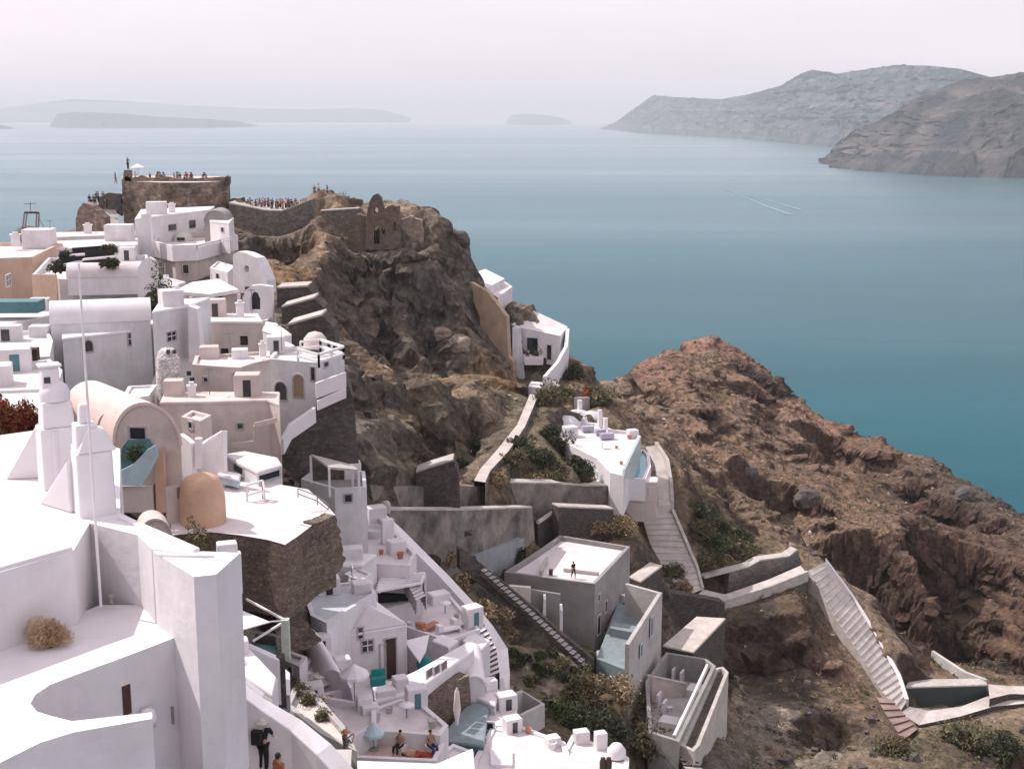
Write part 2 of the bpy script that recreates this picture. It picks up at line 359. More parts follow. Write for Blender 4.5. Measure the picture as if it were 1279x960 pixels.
STONEB = mat("brown_rubble_stone", (0.22, 0.17, 0.14), 0.95, 0.14, 0.6, 0.9, 3.4, kind="stone")
STONEC = mat("castle_rubble_stone", (0.34, 0.27, 0.22), 0.95, 0.2, 0.5, 1.0, 1.5, kind="stone", col2=(0.09, 0.075, 0.065))
STONEG = mat("grey_rubble_stone", (0.22, 0.21, 0.195), 0.95, 0.16, 0.4, 0.9, 2.4, kind="stone")
SLATE = mat("dark_grey_render", (0.12, 0.108, 0.10), 0.95, 0.1, 0.5, 0.5, 2.6, kind="stone")
PAVE = mat("pale_paving", (0.56, 0.50, 0.46), 0.9, 0.12, 0.9, 0.3, 6)
CAP = mat("pale_wall_cap", (0.50, 0.46, 0.43), 0.9, 0.12, 1.5, 0.3, 6)
GLASS = mat("dark_window_glass", (0.02, 0.022, 0.028), 0.15, 0.1, 2, 0.0, 5, spec=0.6)
DARKW = mat("dark_wood", (0.06, 0.04, 0.03), 0.7, 0.15, 3, 0.2, 12)
TEAL = mat("teal_paint", (0.10, 0.22, 0.24), 0.7, 0.1, 2, 0.1, 8)
BLUE = mat("pale_blue_paint", (0.47, 0.60, 0.66), 0.8, 0.08, 2, 0.1, 8)
TURQ = mat("turquoise_paint", (0.02, 0.25, 0.26), 0.6, 0.1, 2, 0.1, 8)
TFLOOR = mat("teal_floor", (0.24, 0.30, 0.315), 0.6, 0.12, 2, 0.1, 8)
WATER = mat("pool_water", (0.05, 0.30, 0.36), 0.06, 0.05, 1, 0.05, 3, spec=0.6)
METAL = mat("grey_metal", (0.30, 0.30, 0.31), 0.4, 0.05, 3, 0.05, 9, metal=0.6)
BLACK = mat("black_fabric", (0.02, 0.02, 0.022), 0.8, 0.1, 4, 0.2, 20)
CLOTH = mat("white_canvas", (0.78, 0.74, 0.76), 0.9, 0.04, 4, 0.1, 14)
CREAM = mat("cream_cushion", (0.66, 0.60, 0.55), 0.9, 0.05, 4, 0.2, 14)
RUST = mat("rust_orange_paint", (0.55, 0.20, 0.11), 0.8, 0.1, 2, 0.1, 8)
PINKB = mat("terracotta", (0.50, 0.22, 0.14), 0.85, 0.1, 2, 0.1, 8)

def inset(P, w):
    P = ccw(P); n = len(P); out = []
    for i in range(n):
        a, b, c = Vector(P[i - 1][:2]), Vector(P[i][:2]), Vector(P[(i + 1) % n][:2])
        d1 = (b - a).normalized(); d2 = (c - b).normalized()
        n1 = Vector((-d1.y, d1.x)); n2 = Vector((-d2.y, d2.x))
        k = 1 + n1.dot(n2); k = max(k, 0.35)
        q = b + (n1 + n2) * (w / k); out.append(Vector((q.x, q.y, P[i][2])))
    return out
def poly(px, Y=None, z=None, ref=0):
    if z is None: z = at(*px[ref], Y).z
    return [onz(a, b, z) for a, b in px]
def fill(b, P, zz, mi=0):                    # flat polygon (may be concave)
    from mathutils.geometry import tessellate_polygon
    P = ccw(P); vs = [Vector((p[0], p[1], zz)) for p in P]
    fs = []
    for t in tessellate_polygon([vs]):
        a, b_, c = (vs[i] for i in t)
        fs.append(t if (b_ - a).cross(c - a).z > 0 else t[::-1])
    b.add(vs, fs, mi)
def rimmed(b, P, bot, w, dep, mi=0):
    """solid walls with a rim of width w round a sunk roof; the roof itself is returned as a polygon"""
    P = ccw(P); I = inset(P, w); n = len(P); z = P[0][2]
    for i in range(n):
        j = (i + 1) % n
        a, c, ia, ic = P[i], P[j], I[i], I[j]
        dn = lambda q, zz: Vector((q[0], q[1], zz))
        b.add([dn(a, bot), dn(c, bot), c, a], [(0, 1, 2, 3)], mi)
        b.add([a, c, ic, ia], [(0, 1, 2, 3)], mi)
        b.add([ia, ic, dn(ic, z - dep), dn(ia, z - dep)], [(0, 1, 2, 3)], mi)
    return [Vector((q[0], q[1], z - dep)) for q in I]
HOUSES = {}
def vis_prism(P, zt, v):
    VIS.append([Vector(p) for p in P])
    if v > 0:
        dn = Vector((0, 0, -v))
        for i in range(len(P)): a, c = P[i], P[(i + 1) % len(P)]; VIS.append([a, c, c + dn, a + dn])
def house(key, name, label, px, Y=None, z=None, ref=0, h=5, wall=None, roof=None, rim=0.25, dep=0.0, cat="house", group=None, bevel=0.10, wallname="walls", vis=2.0):
    P = poly(px, Y, z, ref); zt = P[0].z; FOOT.append((P, zt - dep - .8)); vis_prism(P, zt, min(vis, h)); wall = wall or WHITE; roof = roof or ROOFP
    c = sum(P, Vector()) / len(P)
    root = empty(name, (c.x, c.y, zt - h), label, cat, group)
    b = MB()
    if dep > 0:
        I = rimmed(b, P, zt - h, rim, dep); b.build(wallname, wall, root, bevel=bevel)
        r = MB(); fill(r, I, zt - dep + 0.003); r.build("roof", roof, root)
    else:
        b.prism(P, zt - h, cap=False); b.build(wallname, wall, root)
        r = MB(); r.prism([p + Vector((0, 0, 0.06)) for p in inset(P, -0.04)], zt - 0.12); r.build("roof", roof, root, bevel=bevel)
    HOUSES[key] = (root, P, zt); return root
def wallplane(P, i):
    a, c = P[i], P[(i + 1) % len(P)]; d = (c - a); d.z = 0; n = Vector((d.y, -d.x, 0)).normalized()
    if n.dot(Vector((0, 0, 0)) - Vector((a.x, a.y, 0))) < 0: n = -n
    return a, n, d.normalized()
def win(key, e, px, py, wp, hp, name="window", pane=None, frame=None, arch=False, proud=0.05, bars=True, fw=0.10, label=None):
    """opening on wall e (traced corner e to e+1) of a house: frame proud of the wall, pane inside it; sizes in photograph pixels"""
    root, P, zt = HOUSES[key] if isinstance(key, str) else key
    a, n, d = wallplane(P, e); c = onplane(px, py, a, n); k = (c - Vector((0, 0, HC))).length / F
    ww, hh = wp * k / max(0.35, abs(n.y)), hp * k
    pts = []
    if arch:
        r = ww / 2
        pts = [(-r, -hh / 2), (r, -hh / 2)] + [(r * math.cos(t), hh / 2 - r + r * math.sin(t)) for t in [math.pi * q / 10 for q in range(11)]]
    else: pts = [(-ww / 2, -hh / 2), (ww / 2, -hh / 2), (ww / 2, hh / 2), (-ww / 2, hh / 2)]
    W = lambda u, v, o: c + d * u + Vector((0, 0, v)) + n * o
    f = MB(); m_ = len(pts); s = 1 + 2 * fw / ww, 1 + 2 * fw / hh
    for i in range(m_):
        j = (i + 1) % m_; p, q = pts[i], pts[j]; P2, Q2 = (p[0] * s[0], p[1] * s[1]), (q[0] * s[0], q[1] * s[1])
        f.add([W(*p, proud), W(*q, proud), W(*Q2, proud), W(*P2, proud)], [(0, 1, 2, 3), (3, 2, 1, 0)])
        f.add([W(*Q2, proud), W(*P2, proud), W(*P2, -0.02), W(*Q2, -0.02)], [(0, 1, 2, 3)])
        f.add([W(*p, proud), W(*q, proud), W(*q, 0.0), W(*p, 0.0)], [(0, 1, 2, 3)])
    fo = f.build(name, frame or WHITEC, root)
    g = MB(); g.add([W(*p, 0.012) for p in pts], [tuple(range(m_))])
    po = g.build("pane" if name == "window" else "leaf", pane or GLASS, fo)
    if bars and not arch and hh > 0.6:
        t = MB(); t.box(W(0, 0, 0.03), 0.05, 0.05, hh, math.atan2(d.y, d.x)); t.box(W(0, hh * 0.05, 0.031), ww, 0.04, 0.05, math.atan2(d.y, d.x))
        t.build("glazing_bars", frame or WHITEC, fo)
    if label: fo["label"] = label
    return fo
def slab(name, label, cat, outer, holes=(), Y=None, Y2=None, p0=None, n=None, th=0.6, m=None, group=None, parent=None, jag=0.0, cap=None, seed=1, down=0.0):
    """upright wall traced on a vertical plane (through the first outline point at Y and the point named by Y2=(px,py,Y)), th thick"""
    from mathutils.geometry import tessellate_polygon
    if p0 is None: p0 = at(*outer[0], Y)
    if n is None:
        if Y2: q = at(*Y2); d = q - p0; n = Vector((d.y, -d.x, 0)).normalized()
        else: n = Vector((0, -1, 0))
    if n.y > 0: n = -n
    rnd = random.Random(seed)
    def sub(pl):
        if not jag: return pl
        o = []
        for i in range(len(pl)):
            a, b = pl[i], pl[(i + 1) % len(pl)]; L_ = math.hypot(b[0] - a[0], b[1] - a[1]); k = max(1, int(L_ / 4))
            for q in range(k):
                t = q / k; o.append((a[0] + (b[0] - a[0]) * t + (rnd.uniform(-jag, jag) if q else 0), a[1] + (b[1] - a[1]) * t + (rnd.uniform(-jag, jag) if q else 0)))
        return o
    subbed = [sub(list(pl)) for pl in [outer, *holes]]; loops = [[onplane(x, y, p0, n) for x, y in pl] for pl in subbed]
    VIS.append([v.copy() for v in loops[0]])
    if down:
        ym = (max(q_[1] for q_ in outer) + min(q_[1] for q_ in outer)) / 2
        for v, q_ in zip(loops[0], subbed[0]):
            if q_[1] > ym: v.z -= down
    b = MB(); flat = [v for l in loops for v in l]; back = [v - n * th for v in flat]; K = len(flat)
    fs = []
    for t in tessellate_polygon(loops):
        a_, b_, c_ = (flat[i] for i in t)
        t = t if (b_ - a_).cross(c_ - a_).dot(n) > 0 else t[::-1]
        fs.append(t); fs.append(tuple(i + K for i in t[::-1]))
    o_ = 0
    for l in loops:
        for i in range(len(l)): j = (i + 1) % len(l); fs.append((o_ + i, o_ + j, o_ + j + K, o_ + i + K))
        o_ += len(l)
    b.add(flat + back, fs)
    o = b.build(name, m or STONE, parent, loc=None if parent else sum(flat, Vector()) / K)
    bm = bmesh.new(); bm.from_mesh(o.data); bmesh.ops.recalc_face_normals(bm, faces=bm.faces); bm.to_mesh(o.data); bm.free()
    if not parent: tag(o, label, cat, group)
    if cap:                                   # cap: list of top-edge pixels -> pale coping
        c = MB(); q = [onplane(x, y, p0, n) for x, y in cap]
        for i in range(len(q) - 1): c.bar(q[i] - n * th / 2 + Vector((0, 0, .06)), q[i + 1] - n * th / 2 + Vector((0, 0, .06)), th + 0.12, 0.16)
        c.build("coping", CAP, o)
    return o
def wall_run(name, label, pts, th=0.35, hgt=1.0, m=None, cat="wall", group=None, below=1.0, cap=None):
    """free-standing wall along points on its top (px, py, Y); goes hgt+below under the top"""
    return wall_world(label, [at(*p) for p in pts], th, hgt + below, m, name, cat, group, hgt)
def wall_world(label, q, th, dn, m=None, name="parapet", cat="wall", group=None, hgt=0.5):
    b = MB(); n = len(q); below = dn - hgt
    side = []
    for i in range(n - 1): VIS.append([q[i], q[i + 1], q[i + 1] - Vector((0, 0, hgt)), q[i] - Vector((0, 0, hgt))])
    for i in range(n):
        d = (q[min(i + 1, n - 1)] - q[max(i - 1, 0)]); d.z = 0; d.normalize(); side.append(Vector((-d.y, d.x, 0)) * th / 2)
    vs = []
    for i in range(n):
        for s_, dz in ((1, 0), (-1, 0), (-1, -hgt - below), (1, -hgt - below)): vs.append(q[i] + side[i] * s_ + Vector((0, 0, dz)))
    fs = []
    for i in range(n - 1):
        for k in range(4): fs.append((i * 4 + k, (i + 1) * 4 + k, (i + 1) * 4 + (k + 1) % 4, i * 4 + (k + 1) % 4))
    fs += [(3, 2, 1, 0), tuple((n - 1) * 4 + k for k in range(4))]
    b.add(vs, fs); o = b.build(name, m or WHITE, loc=sum(q, Vector()) / n, bevel=0.04)
    bm = bmesh.new(); bm.from_mesh(o.data); bmesh.ops.recalc_face_normals(bm, faces=bm.faces); bm.to_mesh(o.data); bm.free()
    return tag(o, label, cat, group)
def vault(key, name, label, a, b, back, h=3, rise=1.0, wall=None, roof=None, cat="house", seg=18, group=None, over=0.0, bevel=0.0):
    """barrel vault: a, b spring ends of the front arch (Vectors), back = rear position of a"""
    a, b, back = Vector(a), Vector(b), Vector(back); b.z = a.z; ax = back - a; ax.z = 0; r = (b - a).length / 2; mid = (a + b) / 2; u = (b - a).normalized()
    root = empty(name, (mid.x + ax.x / 2, mid.y + ax.y / 2, a.z - h), label, cat, group)
    arc = [mid + u * (-r * math.cos(math.pi * k / seg)) + Vector((0, 0, r * rise * math.sin(math.pi * k / seg))) for k in range(seg + 1)]
    w_ = MB(); dn = Vector((0, 0, -h))
    for off in (Vector(), ax):
        w_.add([p + off for p in arc] + [b + off + dn, a + off + dn], [tuple(range(seg + 3))])
    w_.add([a, a + ax, a + ax + dn, a + dn], [(0, 1, 2, 3)]); w_.add([b, b + ax, b + ax + dn, b + dn], [(3, 2, 1, 0)])
    w_.build("walls", wall or WHITE, root)
    e = 0.05; axn = ax.normalized() * 0.08
    arc2 = [mid + u * (-(r + e) * math.cos(math.pi * k / seg)) + Vector((0, 0, (r * rise + e) * math.sin(math.pi * k / seg))) for k in range(seg + 1)]
    rf = MB(); vs = [p - axn for p in arc2] + [p + ax + axn for p in arc2]; n = seg + 1
    rf.add(vs, [(k, k + 1, n + k + 1, n + k) for k in range(seg)], 0, True)
    arc3 = [mid + (p - mid) * 0.94 for p in arc]
    rf.add([p - axn for p in arc2] + [p - axn for p in arc3], [(k + 1, k, n + k, n + k + 1) for k in range(seg)])
    rf.build("roof", roof or ROOFP, root)
    HOUSES[key] = (root, [a, b, b + ax, a + ax], a.z); return root
def railing(name, label, pts, h=1.0, m=None, th=0.12, every=1.2, rails=2, cat="railing", group=None, parent=None):
    """pts: Vectors on the top rail"""
    b = MB(); 
    for i in range(len(pts) - 1):
        p, q = Vector(pts[i]), Vector(pts[i + 1])
        for r_ in range(rails): dz = Vector((0, 0, -h * 0.55 * r_)); b.bar(p + dz, q + dz, th, th)
        k = max(1, int((q - p).length / every))
        for j in range(k + 1): s = p.lerp(q, j / k); b.bar(s + Vector((0, 0, -h)), s + Vector((0, 0, -0.01)), th * 0.9)
    o = b.build(name, m or WHITEC, parent, loc=None if parent else Vector(pts[0]) + Vector((0, 0, -h)))
    return tag(o, label, None if parent else cat, group)
def strip(name, label, left, right, nsteps=0, skirt=2.0, m=None, cat="steps", kind=None, group=None, riser=None, rails=(), pad=True):
    """path between two traced edges; left: (px, py, Y), right: (px, py) at the same height"""
    A = [at(*p) for p in left]; B_ = [onz(r_[0], r_[1], a.z) for r_, a in zip(right, A)]
    n = len(A); L_ = [0]
    for i in range(n - 1): VIS.append([A[i], B_[i], B_[i + 1]]); VIS.append([A[i], B_[i + 1], A[i + 1]])
    for i in range(1, n): L_.append(L_[-1] + ((A[i] + B_[i]) / 2 - (A[i - 1] + B_[i - 1]) / 2).length)
    def S(t):
        d = t * L_[-1]
        for i in range(1, n):
            if d <= L_[i] + 1e-9: q = (d - L_[i - 1]) / (L_[i] - L_[i - 1]); return A[i - 1].lerp(A[i], q), B_[i - 1].lerp(B_[i], q)
        return A[-1], B_[-1]
    if A[0].y < 170 and pad:
        for k in range(int(L_[-1] / 1.2) + 1):
            p_, q_ = S(min(1.0, k * 1.2 / L_[-1])); c_ = (p_ + q_) / 2; PADS.append((c_.x, c_.y, c_.z, (p_ - q_).length / 2 + 1.0))
    b = MB(); K = nsteps or 24; ts = [k / K for k in range(K + 1)]; prev = None
    for k in range(K):
        a0, b0 = S(ts[k]); a1, b1 = S(ts[k + 1])
        if nsteps:
            lip = Vector((0, 0, 0.16)); q = [a0.copy(), b0.copy(), b1 + lip, a1 + lip]
        else: q = [a0, b0, b1, a1]
        b.add(q, [(0, 1, 2, 3)], 0)
        if nsteps and prev is not None:
            b.add([prev[3], prev[2], q[1], q[0]], [(0, 1, 2, 3)], 1)
        dn = Vector((0, 0, -skirt))
        b.add([q[0], q[3], q[3] + dn, q[0] + dn], [(0, 1, 2, 3)], 1); b.add([q[1], q[2], q[2] + dn, q[1] + dn], [(0, 1, 2, 3)], 1)
        prev = q
    for sd, lab, hh, th, mt in rails:           # parapet standing on one edge of the path
        E = A if sd == "l" else B_; O_ = B_ if sd == "l" else A
        wall_world(lab, [e + (e - o_).normalized() * th * .5 + Vector((0, 0, hh)) for e, o_ in zip(E, O_)], th, hh + .8, mt)
    o = b.build(name, [m or PAVE, riser or STONEG], loc=A[0])
    if kind: return tag(o, label, cat if kind != "structure" else None, group, kind)
    return tag(o, label, cat, group)
def boxthing(name, label, cat, c, sx, sy, sz, rz, m, group=None, bevel=0.02, parent=None):
    return tag(MB().box((0, 0, sz / 2) if not parent else c, sx, sy, sz, rz, 0).build(name, m, parent, loc=None), label, cat, group) if parent else _bt(name, label, cat, c, sx, sy, sz, rz, m, group, bevel)
def _bt(name, label, cat, c, sx, sy, sz, rz, m, group, bevel):
    o = MB().box((c[0], c[1], c[2] + sz / 2), sx, sy, sz, rz).build(name, m, loc=c, bevel=bevel); return tag(o, label, cat, group)
STEPM = mat("pale_step_stone", (0.56, 0.505, 0.475), 0.9, 0.12, 0.8, 0.3, 5)
def annex(key, px, py, w_, d_, h_, rz=.5, dep=0.0, m=None, door=None):
    """small roof room, stair head or block belonging to a house"""
    rt, P_, zt = HOUSES[key]; p = onz(px, py, zt - dep); mt = m or WHITE
    MB().box(p + Vector((0, 0, h_ / 2 - .05)), w_, d_, h_, rz).build("annex", mt, rt, bevel=.07)
    if door: 
        n_ = Matrix.Rotation(rz, 3, 'Z') @ Vector((0, -1, 0)); MB().box(p + n_ * (d_ / 2 + .01) + Vector((0, 0, h_ * .4)), w_ * .3, .05, h_ * .7, rz).build("door", door, rt)
# ------------------------------------------------------------------ foreground roof terrace (nearest house)
zU, zL = HC - 5.95, HC - 7.05
root = empty("house", (-5.5, 17.5, zL - 6), "big white house with the nearest broad roof terrace and two white chimney towers", "house", "whitewashed cliff houses")
P1 = [onz(x, y, zU) for x, y in [(-120, 750), (92, 687), (112, 653), (172, 668), (195, 691), (242, 720), (270, 717), (300, 690), (250, 688), (150, 640), (150, 560), (60, 535), (-120, 560)]]
b = MB(); b.prism(P1, zL - 6, cap=False); b.build("walls", WHITE, root)
r = MB(); fill(r, P1, zU + 0.0); r.build("upper_roof", WHITEC, root)
P2 = [onz(x, y, zL) for x, y in [(-120, 830), (0, 803), (80, 773), (125, 755), (195, 755), (243, 786), (200, 803), (150, 822), (95, 842), (62, 855), (44, 867), (38, 878), (46, 888), (66, 894), (90, 900), (190, 889), (190, 897), (92, 914), (50, 927), (0, 952), (-120, 1000)]]
b = MB(); b.prism(P2, zL - 5, cap=False); b.build("terrace_wall", WHITE, root)
r = MB(); fill(r, P2, zL); r.build("lower_roof", WHITEC, root)
# low kerb line and step on the roof edge
kb = MB()
for p, q in [((-60, 726), (88, 684)), ((150, 645), (246, 687))]:
    kb.bar(onz(*p, zU + .02), onz(*q, zU + .02), 0.10, 0.06)
kb.bar(onz(198, 693, zU + .02), onz(268, 694, zU + .02), 0.03, 0.03)
kb.build("roof_kerb", WHITEC, root, bevel=0.02)
# door in the stair well, bracket, hook
p = onz(95, 842, zL); q = onz(243, 786, zL); d = (q - p).normalized(); n = Vector((d.y, -d.x, 0))
o = onplane(157, 873, p, n)
MB().box(o, 0.13, 0.06, 0.42, math.atan2(d.y, d.x)).build("door", mat("brown_door_wood", (0.10, 0.045, 0.035), 0.7, 0.2, 4, 0.2, 10), root)
MB().box(onplane(214, 892, p, n) + n * 0.02, 0.03, 0.05, 0.26, math.atan2(d.y, d.x)).build("wall_bracket", CONC, root)
MB().lathe(onplane(176, 886, p, n) + n * 0.15 - Vector((0, 0, .2)), [(0.0, 0), (0.10, 0), (0.12, .12), (0.09, .24), (0.0, .27)], 12).build("water_jar", CLOTH, root)
# chimneys
def frustum(b, c, w0, d0, w1, d1, z0, z1, rz=0.52, sx=0, sy=0):
    M = Matrix.Rotation(rz, 3, 'Z'); vs = []
    for w_, d_, z, ox, oy in ((w0, d0, z0, 0, 0), (w1, d1, z1, sx, sy)):
        for dx, dy in ((-.5, -.5), (.5, -.5), (.5, .5), (-.5, .5)): vs.append(Vector((c.x, c.y, z)) + M @ Vector((dx * w_ + ox, dy * d_ + oy, 0)))
    b.add(vs, [(3, 2, 1, 0), (4, 5, 6, 7), (0, 1, 5, 4), (1, 2, 6, 5), (2, 3, 7, 6), (3, 0, 4, 7)])
cB = onz(119, 640, zU); ch = MB()
frustum(ch, cB, 0.56, 0.46, 0.54, 0.44, zU - .05, zU + 1.0)
frustum(ch, cB + Vector((0.05, 0, 0)), 0.58, 0.44, 0.28, 0.30, zU + 1.0, zU + 1.34)
frustum(ch, cB + Vector((-.08, 0, 0)), 0.34, 0.34, 0.32, 0.32, zU + .99, zU + 1.42)
frustum(ch, cB + Vector((-.08, 0, 0)), 0.18, 0.16, 0.14, 0.14, zU + 1.42, zU + 1.72)
frustum(ch, cB + Vector((-.24, 0.02, 0)), 0.07, 0.46, 0.07, 0.46, zU, zU + 1.05)
def wedge(b, top, foot, w):                    # triangular buttress
    t0, f0 = Vector(top), Vector(foot); ax = (f0 - t0); ax.z = 0; s = Vector((-ax.y, ax.x, 0)).normalized() * w / 2
    base = Vector((t0.x, t0.y, f0.z))
    b.add([t0 + s, t0 - s, f0 + s, f0 - s, base + s, base - s], [(0, 2, 3, 1), (0, 4, 2), (1, 3, 5), (0, 1, 5, 4), (2, 4, 5, 3)])
wedge(ch, onz(92, 640, zU) + Vector((0, 0, 0.85)), onz(52, 628, zU), 0.10)
ch.build("chimney", WHITEC, root, bevel=0.03)["label"] = "square white chimney tower with sloping shoulder"
cA = onz(76, 606, zU); ch = MB()
frustum(ch, cA, 0.62, 0.52, 0.60, 0.5, zU - .05, zU + 1.02)
frustum(ch, cA, 0.50, 0.44, 0.46, 0.40, zU + 1.02, zU + 1.45)
ch.lathe((cA.x, cA.y, zU + 1.45), [(0.24, 0), (0.25, .12), (0.20, .24), (0.12, .30), (0.0, .32)], 14)
frustum(ch, cA + Vector((-.06, 0, 0)), 0.30, 0.26, 0.26, 0.24, zU + 1.6, zU + 2.0)
frustum(ch, cA + Vector((-.06, 0, 0)), 0.36, 0.32, 0.36, 0.32, zU + 2.0, zU + 2.05)
wedge(ch, onz(52, 596, zU) + Vector((0, 0, 0.95)), onz(8, 598, zU), 0.12)
wedge(ch, onz(74, 612, zU) + Vector((0, 0, 1.0)), onz(52, 604, zU), 0.10)
ch.build("chimney", WHITEC, root, bevel=0.03)["label"] = "taller stacked white chimney with domed cap"
MB().box(onz(76, 606, zU) + Vector((-.06, -.13, 1.8)), 0.10, 0.04, 0.10, 0.52).build("flue_hole", GLASS, root)
bpole = at(126, 757, 18.2); o = MB().tube([bpole, bpole + Vector((0, 0, 2.6)), bpole + Vector((0, 0, 5.0))], [0.022, 0.02, 0.014], 8).build("flag_pole", CLOTH, loc=bpole)
tag(o, "thin white bare pole standing by the roof wall beside the chimney towers", "pole")
o = MB().tube([at(139, 753, 18.3), at(139, 753, 18.3) + Vector((0, 0, 0.10))], 0.03, 10).lathe(at(139, 753, 18.3) + Vector((0, 0, .1)), [(0.05, 0), (0.05, .04), (0.0, .05)], 10).build("vent_pipe", CONC, loc=at(139, 753, 18.3)); tag(o, "short grey capped vent pipe beside the foot of the thin white pole", "pipe")

G_ = "whitewashed cliff houses"
# ------------------------------------------------------------------ far left row
house("peach", "house", "peach walled house with pale flat roof cut by the frame edge", [(-60, 303), (78, 303), (40, 321), (-60, 324)], 126, ref=2, h=7, wall=PEACH, dep=0.35, rim=0.3, group=G_)
house("longgrey", "house", "long low pale grey house with a thin white roof line below the castle steps", [(46, 298), (80, 296), (172, 293), (172, 289), (46, 291)], 150, ref=0, h=7, wall=GREYSHADE, group=G_)
house("greyback", "house", "pale grey flat block filling behind the dark roof garden", [(60, 312), (172, 306), (172, 298), (60, 302)], 137, ref=0, h=7, wall=GREYSHADE, group=G_)
house("garden", "house", "peach cornered house under the dark planted roof garden", [(40, 343), (74, 349), (188, 346), (184, 318), (60, 322)], 112, ref=1, h=7, wall=GREYSHADE, roof=ROOFP, dep=0.5, rim=0.25, group=G_)
a_ = at(80, 352, 111.8); P = HOUSES["garden"][1]
o = MB().box(at(57, 369, 111.2), 2.1, 0.25, 3.6, -0.08).build("side_wall", PEACH, HOUSES["garden"][0])
win("garden", 1, 148, 378, 8, 11, bars=False)
def lie_vault(key, label, l, r_, rad, h, wall=WHITE, roof=ROOFP, group=G_, name="house"):
    """barrel lying across the view: l, r_ = (px,py,Y) of the near spring line ends"""
    A_, B_ = at(*l), at(*r_); ax = B_ - A_; ax.z = 0; nrm = Vector((-ax.y, ax.x, 0)).normalized() * 2 * rad
    return vault(key, name, label, B_, B_ + nrm, B_ + (-ax), h, 1.0, wall, roof, group=group)
lie_vault("gv", "white barrel roofed room beside the dark roof garden", (84, 347, 110.8), (190, 345, 112), 1.1, 1.5)
o = slab("gable_wall", "rounded white gable wall at the end of the roof garden", "wall", [(172, 390), (172, 335), (178, 325), (186, 321), (193, 325), (196, 336), (197, 390)], Y=110.5, th=0.5, m=WHITE)
house("patio", "house", "low white house with teal patio at the frame edge", [(-40, 393), (60, 384), (70, 392), (6, 406), (-40, 410)], 100, ref=3, h=6, wall=GREYSHADE, roof=WHITEC, group=G_)
lie_vault("lv", "long white barrel vaulted house above the twin windows", (64, 414, 97), (188, 400, 99), 1.5, 5, GREYSHADE, WHITEC)
house("twin", "house", "shaded blue grey fronted white house with two framed windows", [(78, 423), (192, 410), (196, 400), (78, 406)], 95, ref=0, h=6.5, wall=GREYSHADE, roof=WHITEC, group=G_)
win("twin", 0, 110, 432, 8, 13, arch=True); win("twin", 0, 168, 423, 12, 14)
house("slit", "house", "tall plain lavender white house between the twin windows and the tan block", [(190, 390), (236, 382), (262, 372), (200, 376)], 99, ref=1, h=8, wall=GREYSHADE, roof=WHITEC, group=G_)
slab("wall", "narrow bright white pier between the lavender house and the tan block", "wall", [(235, 382), (246, 386), (252, 448), (236, 452)], Y=97.5, th=1.2, m=WHITEC)
house("ledge", "house", "stepped white terraces left of the chimney towers under the long vault", [(-60, 468), (62, 448), (78, 462), (66, 500), (-60, 500)], 78, ref=1, h=5, wall=GREYSHADE, roof=ROOFP, dep=0.4, group=G_)
house("ledge2", "house", "low pale parapet house with dark gutter line at the frame edge", [(-60, 415), (60, 412), (66, 425), (62, 445), (-60, 452)], 88, ref=3, h=5, wall=GREYSHADE, roof=GREYSHADE, dep=0.3, group=G_)
house("strip", "house", "narrow white wall top behind the red bougainvillea", [(-60, 488), (60, 484), (80, 500), (50, 540), (-60, 545)], 44, ref=3, h=3, wall=WHITE, roof=ROOFP, dep=0.12, group=G_)

# ------------------------------------------------------------------ upper middle
house("upper", "house", "white upper house with plain lavender face just under the castle wall", [(168, 274), (188, 271), (262, 262), (268, 258), (176, 262)], 156, ref=1, h=5, wall=WHITE, roof=WHITEC, group=G_)
slab("wall", "tall slim white wall end left of the curved balcony", "wall", [(176, 268), (186, 266), (192, 340), (178, 340)], Y=150, th=1, m=WHITEC)
house("balc", "house", "house with wide curved white balcony wall and tan lower walls", [(190, 301), (215, 307), (246, 306), (297, 294), (285, 287), (200, 293)], 147, ref=1, h=1.75, wall=WHITEC, roof=ROOFP, dep=0.7, rim=0.3, wallname="balcony_wall", group=G_)
rt, P, zt = HOUSES["balc"]
b = MB(); b.prism([p for p in inset(P, 0.35)], zt - 8, cap=False); b.build("lower_walls", TANP, rt)
sd = MB(); pp = onz(229, 301, zt - .7); sd.lathe(pp, [(1.2, 0), (1.1, .5), (0.7, .95), (0.0, 1.15)], 16); sd.build("dome", CREAM, rt)
MB().box(pp + Vector((0, -1.12, .35)), 0.9, 0.3, 0.35).build("vent_slot", GLASS, rt)
house("clust", "house", "small white cube house beside the grey vault under the castle", [(262, 276), (286, 279), (292, 272), (268, 268)], 153, ref=1, h=3.5, wall=WHITE, group=G_)
win("clust", 0, 278, 287, 4, 5, bars=False)
vault("greyv", "house", "grey vaulted cave house front below the castle rock", at(255, 276, 158), at(284, 278, 157), at(262, 262, 163), 3, 0.8, CONC, CONC, group=G_)
o = slab("oval_wall", "curving white wall with one dark oval window beside the dark rock", "wall", [(291, 366), (291, 318), (297, 314), (307, 316), (320, 322), (326, 332), (333, 350), (334, 366)], [[(308 + 3.2 * math.cos(t), 336 + 4.6 * math.sin(t)) for t in [k * math.pi / 5 for k in range(10)]]], Y=134, Y2=(334, 366, 131), th=1.2, m=WHITE)
MB().box(at(308, 336, 135.3), 1.6, 0.1, 1.4).build("window", GLASS, o)
house("ptop", "house", "house whose roof terrace carries the white pergola", [(214, 392), (250, 403), (333, 400), (345, 392), (310, 384), (222, 384)], 112, ref=1, h=7, wall=WHITE, roof=WHITEC, dep=0.25, group=G_)
z = at(250, 396, 113).z - 0.2
